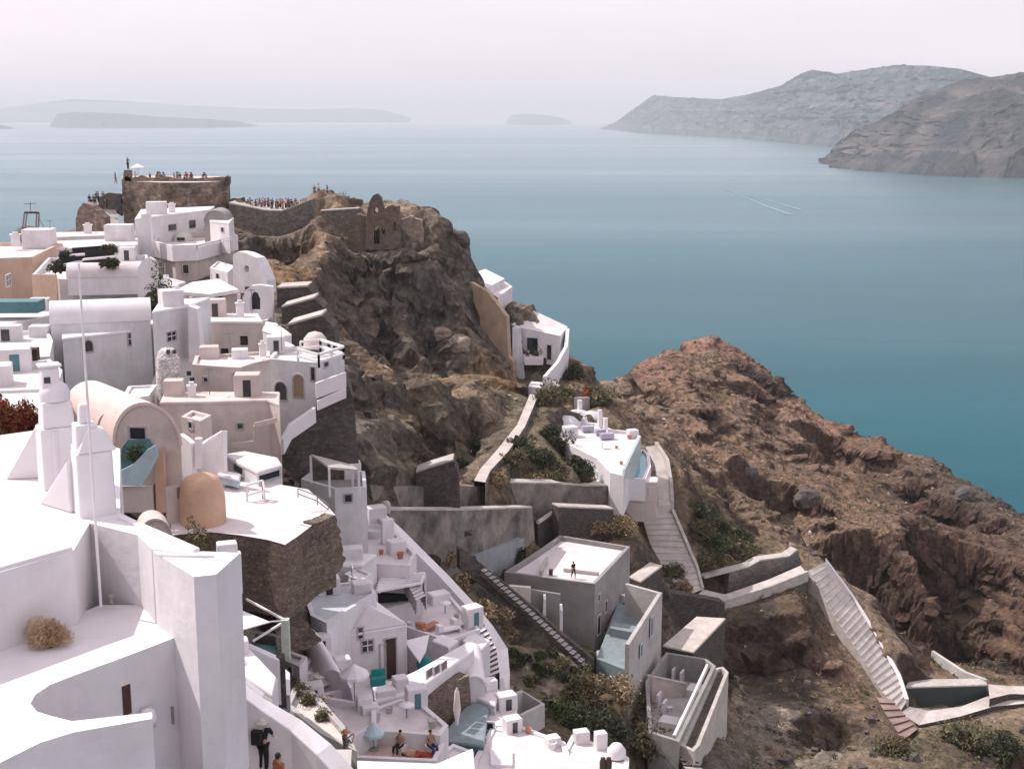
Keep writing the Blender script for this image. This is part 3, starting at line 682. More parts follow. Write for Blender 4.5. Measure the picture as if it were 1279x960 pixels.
# pergola pavilion
pr = empty("pergola", (at(255, 390, 115).x, 115, z), "white roofed pergola pavilion on the middle terrace", "pergola")
zr = at(262, 366, 113).z
Pq = [onz(x, y, zr) for x, y in [(217, 363), (262, 367), (298, 361), (273, 348), (240, 352)]]
b = MB(); b.prism(Pq, zr - 0.35, bottom=True); b.build("roof", WHITEC, pr, bevel=0.04)
for x, y in [(219, 364), (236, 366), (262, 367), (296, 362)]:
    p = onz(x, y, zr); MB().bar(p + Vector((0.1, 0.15, -.35)), Vector((p.x + .1, p.y + .15, zr - 2.7)), 0.24).build("post", WHITEC, pr)
b = MB(); q = [onz(x, y, zr) for x, y in [(264, 363), (297, 361), (276, 350), (250, 352)]]; b.prism([v - Vector((0, 0, .37)) for v in q], zr - 2.7); b.build("back_room", TANP, pr)
HOUSES["pr"] = (pr, [onz(264, 363, zr), onz(297, 361, zr)], zr); win("pr", 0, 273, 378, 8, 24, name="door", pane=GLASS, bars=False)
o = slab("arch_wall", "freestanding white arch framing a dark round headed opening", "wall", [(303, 400), (303, 372), (307, 362), (314, 357), (325, 356), (340, 358), (341, 400)],
    [[(312, 388), (312, 374), (314, 367), (318, 364), (322, 366), (325, 373), (325, 388)]], Y=115, th=0.8, m=WHITEC)
MB().box(at(318, 376, 116.4), 1.6, 0.1, 2.6).build("door", GLASS, o)
for i, (pl, cp) in enumerate([([(346, 384), (346, 360), (384, 358), (396, 372), (398, 384)], [(346, 360), (384, 358)]),
                              ([(352, 404), (352, 384), (392, 373), (404, 384), (408, 402)], [(352, 384), (392, 373)]),
                              ([(362, 432), (360, 406), (402, 394), (416, 408), (420, 430)], [(360, 406), (402, 394)])]):
    slab("retaining_wall", ["uppermost dark stone retaining wall right of the white arch", "middle dark stone retaining wall right of the white arch", "lowest dark stone retaining wall right of the white arch"][i], "retaining wall", pl, Y=121 - i * 7, th=3, m=STONE, cap=cp, group="dark terraced retaining walls")
# ------------------------------------------------------------------ tan blocks
house("tan1", "house", "square tan house with lit pink roof strip in mid village", [(250, 402), (328, 402), (322, 392), (256, 392)], 104, ref=0, h=6, wall=TANP, group=G_)
win("tan1", 0, 281, 441, 6, 9, bars=False)
b = house("lean", "house", "small lean-to house with lit sloping roof beside the tan house", [(328, 412), (352, 420), (364, 418), (345, 404), (332, 402)], 99, ref=1, h=4, wall=WHITE, roof=WHITEC, group=G_)
o = MB().lathe(at(212, 495, 84), [(0.82, -0.6), (0.80, 1.0), (0.76, 2.4), (0.74, 2.5), (0.74, 2.56), (0.66, 2.62), (0.6, 2.95), (0.36, 3.18), (0.0, 3.25)], 24)
wt = o.build("round_tower", mat("stone_dotted_whitewash", (0.74, 0.71, 0.73), 0.9, 0.05, 0.8, 0.9, 4.5, kind="stone"), loc=at(212, 495, 84)); tag(wt, "round white chimney-like tower dotted with grey stones", "tower")
for x, y in [(210, 439), (218, 439)]: MB().lathe(at(x, y, 83.35), [(0.13, -.12), (0.13, .12), (0, .13)], 10).build("opening", GLASS, wt)
for x, y in [(209, 489), (236, 466), (240, 474), (239, 484)]: MB().box(at(x, y, 83.15 + (x - 209) * 0.03), 0.28, 0.1, 0.3).build("niche", GLASS, wt)
house("tan2", "house", "tan house with wavy parapet and three tiny windows", [(240, 455), (278, 458), (300, 459), (318, 453), (337, 449), (337, 438), (244, 444)], 85, ref=1, h=4.5, wall=TANP, dep=0.2, group=G_)
win("tan2", 0, 257, 474, 5, 5, bars=False); win("tan2", 1, 294, 469, 5, 5, bars=False); win("tan2", 2, 305, 493, 6, 4, bars=False)
house("tan3", "house", "broad plain beige house below the wavy parapet", [(200, 503), (262, 502), (335, 500), (349, 505), (349, 490), (206, 490)], 80, ref=1, h=6.5, wall=BEIGE, roof=TANP, group=G_)
b = MB()
for p, q in [((318, 553), (318, 531)), ((318, 531), (346, 524)), ((290, 556), (318, 553))]: b.bar(at(*p, 79.2), at(*q, 79.2), 0.12, 0.3)
b.build("wall_ledge", TANP, HOUSES["tan3"][0])
# balcony house on the dark wall
house("bal", "house", "white house with arched and pointed openings on the tall dark wall", [(335, 448), (396, 453), (430, 443), (388, 431), (345, 436)], 91, ref=1, h=6, wall=GREYSHADE, roof=ROOFP, dep=0.25, group=G_)
win("bal", 0, 351, 488, 15, 22, name="door", arch=True, bars=False); win("bal", 0, 373, 482, 13, 28, name="door", pane=mat("ochre_door", (0.35, 0.26, 0.16), .8, .1, 3, .2, 8), arch=True, bars=False); win("bal", 0, 391, 467, 5, 16, bars=False)
win("bal", 1, 407, 455, 4, 5, bars=False); win("bal", 1, 412, 476, 14, 4, bars=False)
zt = HOUSES["bal"][2]
railing("railing", "white slatted railing round the roof over the arched openings", [onz(x, y, zt + 0.9) for x, y in [(372, 436), (398, 443), (429, 433), (400, 424), (375, 427)]], 0.9, th=0.16, every=1.6)
MB_ = MB().lathe(onz(394, 434, zt), [(0.9, 0), (0.85, .7), (.5, 1.1), (0, 1.25)], 14).build("oven", CREAM, loc=onz(394, 434, zt)); tag(MB_, "small rounded cream oven on the railed roof", "oven")
def solid_rail(label, px, Y, h_, th=0.3, m=None, slots=()):
    o = wall_run("balustrade", label, [(x, y, Y_) for (x, y), Y_ in zip(px, Y)], th, h_, m or WHITEC, "balustrade", below=0.0)
    for a, b_, c in slots: pass
    return o
solid_rail("white balustrade stepping up along the top of the dark wall", [(352, 548), (362, 529), (393, 508)], [87, 88, 89.5], 1.1)
solid_rail("white balustrade over the right end of the dark wall", [(394, 478), (432, 464)], [89.5, 90], 1.1)
solid_rail("short bright balcony front below the railed roof", [(396, 500), (432, 484)], [89.3, 89.8], 0.7)
slab("retaining_wall", "tall dark grey rendered retaining wall under the white balconies", "retaining wall", [(350, 556), (362, 540), (394, 516), (397, 496), (433, 476), (442, 500), (449, 592), (420, 606), (378, 606), (358, 592)], Y=89.8, Y2=(433, 476, 90.5), th=6, m=SLATE)
# odd details that break up the plain walls
def chim(lbl, key, px, py, w_, h_, m=None):
    zt = HOUSES[key][2]; p = onz(px, py, zt)
    b = MB().box(p + Vector((0, 0, h_ / 2)), w_, w_ * .8, h_, .3).box(p + Vector((0, 0, h_ + .05)), w_ * 1.25, w_, .1, .3).box(p + Vector((0, 0, h_ + .2)), w_ * .6, w_ * .5, .2, .3)
    b.build("chimney", m or WHITEC, HOUSES[key][0])
for a_ in [("peach", 20, 308, .9, 1.2), ("longgrey", 110, 292, .9, 1.0), ("upper", 215, 266, .8, 1.0), ("twin", 140, 408, .5, .9), ("slit", 222, 381, .5, 1.2), ("tan1", 300, 396, .6, 1.1), ("tan2", 328, 445, .4, .8), ("tan3", 240, 496, .5, .7), ("ptop", 322, 392, .5, 1.0), ("clust", 276, 272, .5, .8)]: chim("", *a_)
win("upper", 1, 215, 284, 6, 7, bars=False); win("upper", 1, 240, 280, 5, 9, name="door", bars=False); win("longgrey", 0, 62, 307, 6, 8, bars=False); win("greyback", 0, 120, 322, 5, 6, bars=False)
win("slit", 0, 214, 420, 7, 10); win("tan1", 0, 305, 425, 6, 8, bars=False); win("tan3", 1, 300, 532, 6, 6, bars=False); win("balc", 1, 232, 336, 6, 10, bars=False); win("peach", 1, 10, 350, 8, 12)
strip("outside_stairs", "dark treaded outside stair climbing beside the round stone tower", [(184, 494, 86), (194, 470, 87.5), (202, 447, 89)], [(196, 494), (204, 470), (209, 449)], 11, 2, CONC, riser=SLATE, pad=False)
strip("alley_steps", "pale steps in the dark alley beside the rounded gable wall", [(200, 392, 109), (202, 365, 115), (204, 345, 121)], [(212, 390), (212, 364), (211, 345)], 12, 2, CONCL, riser=SLATE, pad=False)
o = MB().box(at(35, 442, 86) , 1.3, .8, .8, .1).build("planter_box", DARKW, loc=at(35, 442, 86)); tag(o, "dark planter box on the low parapet house at the frame edge", "planter")
o = MB().box(at(18, 382, 103), 4.2, 2.0, .9, .05).build("patio_cover", TEAL, loc=at(18, 382, 103)); tag(o, "teal and dark patio cover between the far left houses", "patio cover")
railing("railing", "thin white railing along the edge of the curved balcony terrace", [onz(x, y, HOUSES["balc"][2] + .5) for x, y in [(215, 307), (246, 306), (297, 294)]], 0.5, th=.07, every=1.5)
railing("railing", "thin dark railing along the white terrace edge near the brown buttress", [at(x, y, 66.5) for x, y in [(372, 610), (396, 619), (410, 630)]], .5, METAL, th=.05, every=1)
# beige vault
zs = at(141, 548, 65).z
va, vb = onz(141, 553, zs - .2), onz(226, 556, zs - .2)
vault("bv", "house", "beige barrel vaulted house with rosy roof and dark window", va, vb, va + (at(118, 471, 71.5) - at(182, 498, 66)), 6, 1.18, BEIGE, mat("rosy_vault_plaster", (0.78, 0.60, 0.56), .9, .06, .8, .2, 5), group=G_)
win("bv", 0, 172, 541, 19, 14, bars=True)
v2 = onz(110, 548, zs); vault("bv2", "house", "smaller grey beige vault set against the rosy vault", v2 + Vector((0, 1.5, 0)), onz(141, 552, zs) + Vector((0, 1.5, 0)), v2 + Vector((-1.6, 5, 0)), 5, 1.3, BEIGE, BEIGE, group=G_)
bz = MB(); p = at(146, 606, 62.5); q = at(194, 560, 64)
o = slab("balcony_front", "pale blue curved balcony front under the dark vault window", "balcony", [(146, 590), (166, 580), (183, 562), (194, 556), (197, 570), (186, 592), (176, 607), (146, 606)], Y=63.5, th=0.2, m=BLUE)
o = slab("blue_shade", "faded teal cloth shade behind the pale blue balcony", "shade", [(150, 578), (152, 560), (160, 549), (186, 548), (190, 556), (172, 578), (150, 588)], Y=64.4, th=0.1, m=TEAL)
o = slab("wall", "white plaster pier under the pale blue balcony", "wall", [(150, 640), (150, 607), (190, 607), (192, 640)], Y=63.8, th=1, m=BEIGE)
o = slab("orange_pilaster", "upright orange plaster strip on the vault wall", "wall", [(195, 640), (193, 575), (203, 560), (208, 640)], Y=63.9, th=0.5, m=ORANGE)
vault("lowv", "house", "low rounded beige vault beside the courtyard", at(176, 668, 58), at(214, 668, 58), at(172, 656, 59.2), 3, 1.1, BEIGE, BEIGE, group=G_)
# orange apse on the white terrace
zt_ = at(340, 640, 66).z
ap = empty("house", onz(255, 648, zt_), "small round orange vaulted house on the white terrace", "house", G_)
b = MB(); cc = onz(254, 652, zt_); K = 20; rr = 1.15
rings = []
for z_, r_ in [(-.6, 1), (0, 1), (1.2, 1), (1.9, .92), (2.3, .75), (2.5, .45), (2.58, 0.02)]:
    rings.append([cc + Vector((r_ * rr * math.cos(t * 2 * math.pi / K), r_ * rr * 1.0 * math.sin(t * 2 * math.pi / K), z_)) for t in range(K)])
vs = [v for r_ in rings for v in r_]; b.add(vs, [(i * K + k, i * K + (k + 1) % K, (i + 1) * K + (k + 1) % K, (i + 1) * K + k) for i in range(len(rings) - 1) for k in range(K)], 0, True); b.build("apse", ORANGE, ap)
b = MB(); b.box(cc + Vector((-1.3, 0.9, -.2)), 2.0, 1.8, 4.2, 0.5); b.build("side_wall", BEIGE, ap)
MB().box(cc + Vector((-1.1, 0.2, 1.6)), 0.5, .9, 0.5, 0.5).build("chimney", mat("brown_plaster", (0.25, 0.17, 0.10), .9, .1, 2, .2, 6), ap)
# white terrace on brown stone
Pt = [onz(x, y, zt_) for x, y in [(214, 668), (262, 664), (300, 668), (335, 674), (356, 680), (374, 668), (396, 651), (419, 643), (410, 633), (385, 611), (345, 604), (280, 600), (212, 620)]]
tr = empty("roof_terrace", onz(330, 640, zt_ - 5), "wide bare white roof terrace above brown rubble walls", "terrace")
b = MB(); fill(b, Pt, zt_); b.build("floor", ROOFP, tr)
b = MB(); b.prism([v + (onz(320, 640, zt_) - v).normalized() * .05 - Vector((0, 0, .03)) for v in Pt], zt_ - 3.9, cap=False); b.build("walls", STONEB, tr)
slab("stone_wall", "brown rubble stone wall block standing left below the white terrace", "wall", [(300, 740), (300, 672), (334, 668), (345, 676), (336, 740)], Y=63.2, th=0.5, m=STONEB, jag=1.8)
slab("stone_wall", "brown rubble stone buttress mid way along the white terrace", "wall", [(342, 745), (336, 682), (348, 678), (364, 682), (362, 700), (368, 742)], Y=62.2, th=0.8, m=STONEB, jag=2.2)
slab("stone_wall", "tallest brown rubble wall at the right end of the white terrace", "wall", [(372, 742), (364, 700), (372, 668), (396, 652), (418, 643), (424, 660), (431, 700), (428, 708), (408, 728), (385, 745)], Y=62.8, Y2=(431, 700, 65.5), th=0.7, m=STONEB, jag=2.2)
# small house + railings left of terrace
house("shed", "house", "small white flat roofed house with open front on the terrace", [(280, 568), (322, 590), (352, 581), (346, 572), (306, 564)], 71, ref=1, h=2.3, wall=WHITE, group=G_)
win("shed", 0, 298, 586, 16, 9, bars=True); win("shed", 1, 336, 594, 20, 8, name="door", bars=False)
railing("railing", "short white railing before the open fronted house", [at(308, 606, 68), at(328, 600, 68.5), at(330, 612, 68)], 1.0, th=0.1)
house("tub", "lounge_platform", "white platform with blue edge left of the open fronted house", [(272, 592), (298, 598), (300, 592), (278, 588)], 70, ref=1, h=0.5, wall=BLUE, roof=WHITEC, cat="platform")
for nm, A_, B_ in [("white curved buttress left of the small court", (226, 541), (242, 553)), ("white slanting wall right of the small court", (252, 556), (280, 537))]:
    wall_run("wall", nm, [(A_[0], A_[1], 72), ((A_[0] + B_[0]) / 2, (A_[1] + B_[1]) / 2 - 1, 71.5), (B_[0], B_[1], 71)], 0.3, 2.2, WHITEC)
slab("chimney", "slender white chimney post in the small court", "chimney", [(243, 585), (243, 548), (251, 548), (251, 585)], Y=70.8, th=0.4, m=WHITEC)
slab("wall", "pale greenish grey court wall beneath the beige house", "wall", [(252, 580), (254, 556), (284, 538), (284, 575)], Y=72, Y2=(284, 538, 75), th=0.4, m=GREYSHADE)
# shaded house with tilted canopy at the foot of the dark wall
house("shade", "house", "bluish shaded house with tilted canopy at the foot of the dark wall", [(376, 598), (418, 610), (458, 608), (456, 588), (392, 585)], 86, ref=1, h=9, wall=GREYSHADE, roof=CONC, dep=0.6, group=G_)
o = MB(); q = [at(388, 567, 86), at(411, 583, 83.5), at(448, 586, 84), at(440, 580, 87)]; o.add(q + [v - Vector((0, 0, .15)) for v in q], [(0, 1, 2, 3), (7, 6, 5, 4), (0, 4, 5, 1), (1, 5, 6, 2), (2, 6, 7, 3), (3, 7, 4, 0)]); o = o.build("canopy", CONCL, HOUSES["shade"][0])
for p in q: MB().bar(p - Vector((0, 0, .1)), p - Vector((0, 0, 2.0)), 0.14).build("post", WHITEC, HOUSES["shade"][0])

for a_ in [("peach", 50, 309, 3, 2.5, 2.0, .1, .3), ("greyback", 150, 301, 3, 2, 1.9, .1, 0),
           ("upper", 196, 268, 2.4, 1.6, 1.6, .2, 0), ("twin", 92, 409, 2.2, 1.4, 1.2, .1, 0, WHITE, TEAL), ("slit", 214, 382, 1.6, 1.6, 1.3, .5, 0), ("tan1", 270, 395, 1.6, 1.2, 1.5, .1, 0, TANP, GLASS), ("tan2", 262, 447, 1.3, 1, .9, .2, .2, TANP), ("tan2", 300, 447, 1.1, 1, .7, .2, .2, WHITE),
           ("tan3", 310, 494, 1.6, 1.3, 1.5, .1, 0, BEIGE, GLASS), ("tan3", 218, 494, 1.2, 1.0, 1.1, .1, 0, BEIGE), ("ptop", 332, 394, 1.3, 1.2, 1.5, .4, .2, WHITE, GLASS), ("ledge", 20, 462, 1.8, 1.5, 1.4, .3, .4, WHITE, TEAL), ("ledge", -5, 480, 1.8, 1.5, 1.2, .3, .4), ("ledge2", 10, 425, 2.0, 1.2, 1.2, .1, .3, WHITE, GLASS), ("ledge2", 50, 420, 1.4, 1.2, .9, .1, .3),
           ("patio", 50, 388, 1.6, 1.2, 1.1, .1, 0, WHITE, GLASS), ("garden", 160, 325, 1.6, 1.4, 1.4, .1, .5, WHITE, GLASS), ("bal", 345, 440, 1.3, 1.1, 1.3, .2, .2, WHITE, GLASS), ("shade", 440, 596, 1.2, 1.2, 1.2, .2, .6)]: annex(*a_)
house("f1", "house", "small stepped white house squeezed left of the round stone tower", [(150, 500), (186, 494), (196, 480), (160, 482)], 82, ref=1, h=4, wall=GREYSHADE, roof=WHITEC, dep=.15, group=G_); win("f1", 0, 168, 508, 6, 9, name="door", bars=False, pane=TEAL)
house("f2", "house", "little white house below the pergola terrace beside the lean-to", [(335, 432), (352, 436), (368, 432), (352, 424)], 96, ref=1, h=3, wall=WHITE, roof=WHITEC, group=G_); win("f2", 0, 344, 441, 4, 6, bars=False)
house("f3", "house", "low white house front between the curved balcony and the pergola", [(190, 352), (214, 358), (232, 352), (208, 346)], 124, ref=1, h=4, wall=WHITE, roof=ROOFP, dep=.2, group=G_); win("f3", 0, 202, 366, 5, 9, name="door", bars=False)
house("f4", "house", "white flat house between the oval windowed wall and the curved balcony", [(262, 334), (284, 340), (294, 332), (272, 326)], 137, ref=1, h=4, wall=WHITE, roof=ROOFP, dep=.2, group=G_); win("f4", 0, 272, 345, 5, 6, bars=False)
house("f5", "house", "small beige house stepping down right of the rosy vault", [(226, 520), (250, 526), (264, 518), (240, 512)], 76, ref=1, h=3.5, wall=BEIGE, roof=ROOFP, dep=.2, group=G_); win("f5", 0, 238, 531, 5, 7, bars=False)

for lbl, key, x, y, h_ in [("thin television aerial on the peach house roof", "peach", 64, 306, 2.6), ("thin television aerial on the long low grey house", "longgrey", 120, 292, 2.4), ("thin television aerial on the upper house under the castle", "upper", 236, 264, 2.4), ("thin television aerial on the twin windowed house", "twin", 178, 405, 2.0), ("thin television aerial on the square tan house", "tan1", 315, 394, 2.2), ("thin television aerial on the wavy parapet house", "tan2", 288, 447, 1.8), ("thin television aerial on the broad beige house", "tan3", 262, 494, 1.8), ("thin television aerial on the railed roof above the dark wall", "bal", 352, 438, 2.0)]:
    p = onz(x, y, HOUSES[key][2]); b = MB().tube([p, p + Vector((0, 0, h_))], .03, 6)
    for k in range(4): b.bar(p + Vector((-.35 + .05 * k, -.3 + .2 * k, h_ - .1)), p + Vector((.35 - .05 * k, -.3 + .2 * k, h_ - .1)), .025)
    b.bar(p + Vector((0, -.35, h_ - .1)), p + Vector((0, .4, h_ - .1)), .03); tag(b.build("television_aerial", METAL, loc=p), lbl, "aerial")
# ------------------------------------------------------------------ castle on the rock
zc = at(152, 226, 184).z
Pc = [onz(x, y, zc) for x, y in [(152, 226), (200, 228), (245, 228), (287, 226), (286, 220), (152, 219)]]
cs = empty("castle_ruin", (at(220, 290, 186).x, 190, zc - 8), "ruined castle of brown rubble stone crowned by visitors", "castle", None)
b = MB(); b.prism(Pc, zc - 9.5, cap=False); b.build("walls", STONEC, cs); b = MB(); fill(b, Pc, zc - .02); b.build("platform", PAVE, cs)
VIS.append([at(316, 238, 184.5), at(388, 236, 184.5), at(388, 266, 184.5), at(316, 266, 184.5)]); VIS.append([at(124, 230, 190), at(150, 230, 190), at(150, 290, 184), at(122, 290, 184)]) if False else None
cpt = [(152, 224), (158, 220), (163, 222), (172, 221), (176, 219), (184, 222), (200, 222), (203, 220), (222, 223), (244, 223), (262, 222), (281, 221), (284, 219), (287, 221)]
slab("parapet", None, None, cpt + [(287, 230), (152, 230)], Y=183.6, th=0.7, m=STONEC, parent=cs, jag=.5)
slab("rubble_face", None, None, [(153, 230), (206, 228), (206, 262), (198, 290), (160, 292), (152, 262)], Y=183, th=2.0, m=STONEC, parent=cs, jag=1.2)
slab("pale_arch_face", None, None, [(205, 246), (225, 240), (245, 240), (262, 250), (284, 258), (286, 280), (205, 280)], Y=182.6, th=1.5, m=STONEG, parent=cs, jag=.8)
for x, y in [(240, 236), (262, 238)]: slab("dark_recess", None, None, [(x - 14, y + 4), (x - 6, y - 5), (x + 6, y - 4), (x + 14, y + 5)], Y=182.9, th=.2, m=STONE, parent=cs, jag=.5)
slab("corner_stub", None, None, [(281, 231), (281, 221), (286, 221), (286, 231)], Y=182.8, th=0.8, m=STONE, parent=cs)
# approach stairs and flank wall
slab("ramp_wall", "steep pinkish tan ramp wall left of the castle stairs", "wall", [(91, 294), (97, 262), (104, 253), (112, 255), (152, 292)], Y=180, th=2.5, m=mat("tan_ramp_stone", (0.42, 0.33, 0.29), .95, .15, .5, .6, 2.2, kind="stone"), jag=.6, down=5)
strip("castle_steps", "pale stone steps climbing to the castle beside the ramp wall", [(124, 290, 183), (119, 268, 187), (122, 254, 190)], [(150, 290), (146, 268), (143, 254)], 11, 6, PAVE, "steps", riser=STONEG)
slab("parapet", "broken stone parapet where visitors climb the castle steps", "wall", [(122, 262), (124, 246), (134, 241), (152, 243), (152, 270), (140, 262)], Y=188, th=0.6, m=STONEG, jag=.8)
# antenna table on the roof far left
fr = MB(); 
q = [at(x, y, 150) for x, y in [(31, 265), (46, 265), (49, 266), (34, 266)]]
for i in range(4):
    fr.bar(q[i], q[(i + 1) % 4], 0.18); 
for x0, y0, x1, y1 in [(31, 265, 28, 286), (46, 265, 45, 286), (34, 266, 31, 286), (49, 266, 48, 286)]: fr.bar(at(x0, y0, 150), at(x1, y1, 150), 0.14)
fr.bar(at(30, 255, 150), at(46, 254, 150), 0.07); fr.bar(at(38, 252, 150), at(38, 266, 150), 0.07)
fr.bar(at(47, 270, 150), at(62, 296, 150), 0.06)
tag(fr.build("metal_frame", METAL, loc=at(38, 288, 150)), "spindly metal frame tower on the far roofs against the sea", "frame tower")
o = MB().lathe(at(36, 301, 151), [(1.9, 0), (1.7, .9), (1.0, 1.6), (0, 1.8)], 14).build("stone_cistern", STONEG, loc=at(36, 301, 151)); tag(o, "grey rounded stone cistern under the spindly metal frame", "cistern")
# wall right of the castle and lookout
slab("lookout_wall", "grey stone wall holding up the crowded lookout", "wall", [(286, 254), (330, 263), (352, 264), (388, 250), (392, 268), (378, 282), (350, 292), (318, 290), (288, 280)], Y=178, th=5, m=STONEG, jag=.5, cap=[(286, 254), (330, 263), (352, 264), (388, 250)], down=5)
zt = at(352, 262, 178).z
b = MB(); b.prism([onz(x, y, zt - .9) for x, y in [(316, 262), (388, 262), (392, 254), (312, 254)]], zt - 4); tag(b.build("lookout_floor", PAVE, loc=(at(350, 262, 182).x, 182, zt - 4)), "pale paved lookout terrace full of visitors beside the castle", "terrace")
slab("ruin_wall", "low pale topped ruin wall between the lookout and the broken arch", "wall", [(400, 264), (440, 262), (450, 260), (452, 296), (410, 290)], Y=177, th=1.5, m=STONEG, jag=.8, cap=[(400, 264), (448, 261)], down=5)
ow = [(470 + 2.6 * math.cos(t), 263 + 4 * math.sin(t)) for t in [k * math.pi / 4 for k in range(8)]]
slab("church_ruin", "pointed dark stone gable of a ruined church with window holes", "ruin", [(456, 312), (457, 275), (461, 253), (466, 244), (471, 242), (476, 247), (480, 262), (484, 258), (490, 256), (495, 258), (499, 257), (500, 308), (488, 312)],
     [ow, [(467, 305), (467, 285), (471, 281), (474, 286), (474, 305)], [(477, 292), (477, 284), (481, 284), (481, 292)], [(492, 288), (492, 277), (495, 277), (495, 288)]], Y=173, th=1.4, m=STONEB, jag=.5)
slab("ruin_wall", "broken brown wall stub left of the pointed gable", "wall", [(434, 312), (436, 278), (444, 268), (458, 270), (458, 312)], Y=173.5, th=2.4, m=STONEB, jag=1, down=5)
slab("ruin_wall", "pale rubble ruin wall just right of the pointed gable", "wall", [(499, 306), (500, 274), (512, 270), (527, 276), (532, 305), (520, 310)], Y=176, th=2.4, m=mat("pale_rubble", (0.42, 0.34, 0.29), .95, .15, .5, .7, 2.2, kind="stone"), jag=1, down=5)
slab("ruin_wall", "low broken wall on the crest beyond the pointed gable", "wall", [(388, 252), (392, 243), (404, 239), (412, 245), (432, 247), (452, 250), (452, 258), (400, 262)], Y=184, th=2, m=STONEC, jag=1, down=5)
# ------------------------------------------------------------------ houses on the saddle
slab("ochre_wall", "tall ochre plaster garden wall of the saddle houses", "wall", [(583, 350), (608, 364), (640, 405), (642, 442), (622, 434), (606, 412), (594, 384)], Y=178, Y2=(642, 444, 174), th=.8, m=OCHREP, jag=.4, down=5)
house("s1", "house", "small white flat roofed house at the top of the saddle", [(584, 344), (608, 360), (630, 348), (606, 336)], 180, ref=1, h=5, wall=GREYSHADE, roof=WHITEC, group=G_)
house("s2", "house", "narrow white house behind the ochre wall", [(608, 363), (622, 372), (640, 358), (628, 350)], 178, ref=1, h=5, wall=WHITE, group=G_)
win("s2", 0, 615, 378, 4, 12, bars=False)
rt = empty("house", at(665, 470, 177), "white gabled saddle house with rosy roof and terracotta shutters", "house", G_)
zr = at(660, 383, 181).z
A_, B_, C_, D_ = at(640, 408, 178), at(700, 420, 175), at(709, 408, 179), at(658, 384, 183)
w1 = MB(); zb = A_.z - 9
for p, q in [(A_, B_), (B_, C_), (C_, D_), (D_, A_)]: w1.add([Vector((p.x, p.y, zb)), Vector((q.x, q.y, zb)), q, p], [(0, 1, 2, 3)])
w1.build("walls", WHITE, rt); r = MB(); r.add([A_ + Vector((0, 0, .04)), B_ + Vector((0, 0, .04)), C_ + Vector((0, 0, .04)), D_ + Vector((0, 0, .04))], [(0, 1, 2, 3)]); r.build("roof", ROOFP, rt)
HOUSES["s3"] = (rt, [A_, B_], A_.z)
MB().bar(A_ + Vector((0, -.1, .15)), D_ + Vector((-.2, 0, .15)), 0.5, 0.3).build("gable_edge", WHITEC, rt)
win("s3", 0, 665, 430, 13, 16, bars=False, name="window"); win("s3", 0, 665, 461, 10, 22, name="door", pane=mat("plum_door", (0.16, 0.12, 0.15), .7, .1, 3, .1, 8), bars=False); win("s3", 0, 686, 440, 5, 18, bars=False)
for x, y in [(692, 436), (698, 428)]: MB().box(onplane(x, y, A_, Vector((0, -1, 0))) + Vector((0, -1.2, 0)), 0.45, 0.2, 3.0).build("shutter", RUST, rt)
MB().box(at(655, 447, 175.6), 0.3, .3, 1).build("post", WHITEC, rt); MB().prism([onz(x, y, at(665, 446, 176).z) for x, y in [(655, 449), (678, 449), (680, 443), (657, 443)]], at(665, 450, 176).z - .3, bottom=True).build("balcony", WHITEC, rt)
wall_run("wall", "white parapet sloping down right of the gabled saddle house", [(709, 410, 178), (707, 432, 174), (696, 452, 171), (680, 470, 168)], 0.5, 2.2, WHITEC)
wall_run("wall", "pale wall curving from the saddle house towards the orange flowers", [(690, 475, 168), (706, 488, 166), (716, 496, 165), (736, 496, 166)], 0.5, 1.6, CONCL)
slab("wall", "grey white side wall stepping down left of the plum door", "wall", [(640, 470), (640, 410), (650, 410), (656, 475)], Y=175.5, th=1, m=GREYSHADE)
house("s5", "shed", "little white plaster block at the top of the footpath", [(660, 482), (676, 484), (678, 478), (664, 476)], 164, ref=1, h=2.2, wall=WHITE, roof=WHITEC, cat="shed")
# footpaths on the dark slope
strip("footpath", "narrow pale footpath winding down from the saddle", [(662, 492, 160), (646, 530, 147), (622, 560, 134), (600, 585, 126), (592, 600, 121)], [(672, 494), (656, 532), (636, 562), (612, 588), (606, 602)], 0, 2.5, PAVE, kind="structure")
slab("retaining_wall", "curved pale topped rubble wall below the cave rock", "retaining wall", [(520, 590), (536, 584), (566, 575), (572, 590), (590, 600), (560, 606), (500, 604)], Y=112, th=2, m=STONE, jag=.8, cap=[(520, 590), (536, 584), (566, 575)], down=5)
# ------------------------------------------------------------------ long walls of the gully
slab("retaining_wall", "upper grey brown retaining wall running below the white knoll house", "retaining wall", [(560, 606), (640, 603), (700, 604), (730, 607), (776, 606), (776, 646), (660, 642), (560, 640)], Y=122, Y2=(776, 606, 136), th=1.5, m=mat("weathered_wall", (0.29, 0.26, 0.235), .95, .16, .45, .5, 3.5, kind="streak", col2=(0.085, 0.08, 0.072)), jag=.3, cap=[(560, 606), (640, 603), (700, 604)], down=5)
slab("retaining_wall", "grey retaining wall at the head of the white diagonal wall", "retaining wall", [(462, 606), (500, 608), (562, 607), (600, 607), (600, 640), (470, 640)], Y=104, Y2=(600, 607, 122), th=1.5, m=MATS["weathered_wall"], jag=.5, down=5)
slab("retaining_wall", "long stained grey retaining wall with thin pale coping", "retaining wall", [(484, 637), (576, 637), (665, 634), (668, 672), (655, 690), (600, 722), (560, 725), (520, 690)], Y=101, Y2=(665, 634, 124), th=1.2, m=MATS["weathered_wall"], cap=[(484, 637), (576, 637), (664, 634)], down=5)
slab("retaining_wall", "short dark retaining wall behind the grey concrete house", "retaining wall", [(698, 633), (766, 636), (766, 660), (740, 690), (698, 690)], Y=126.5, Y2=(766, 636, 130), th=1.2, m=STONE, cap=[(698, 633), (766, 636)], down=5)
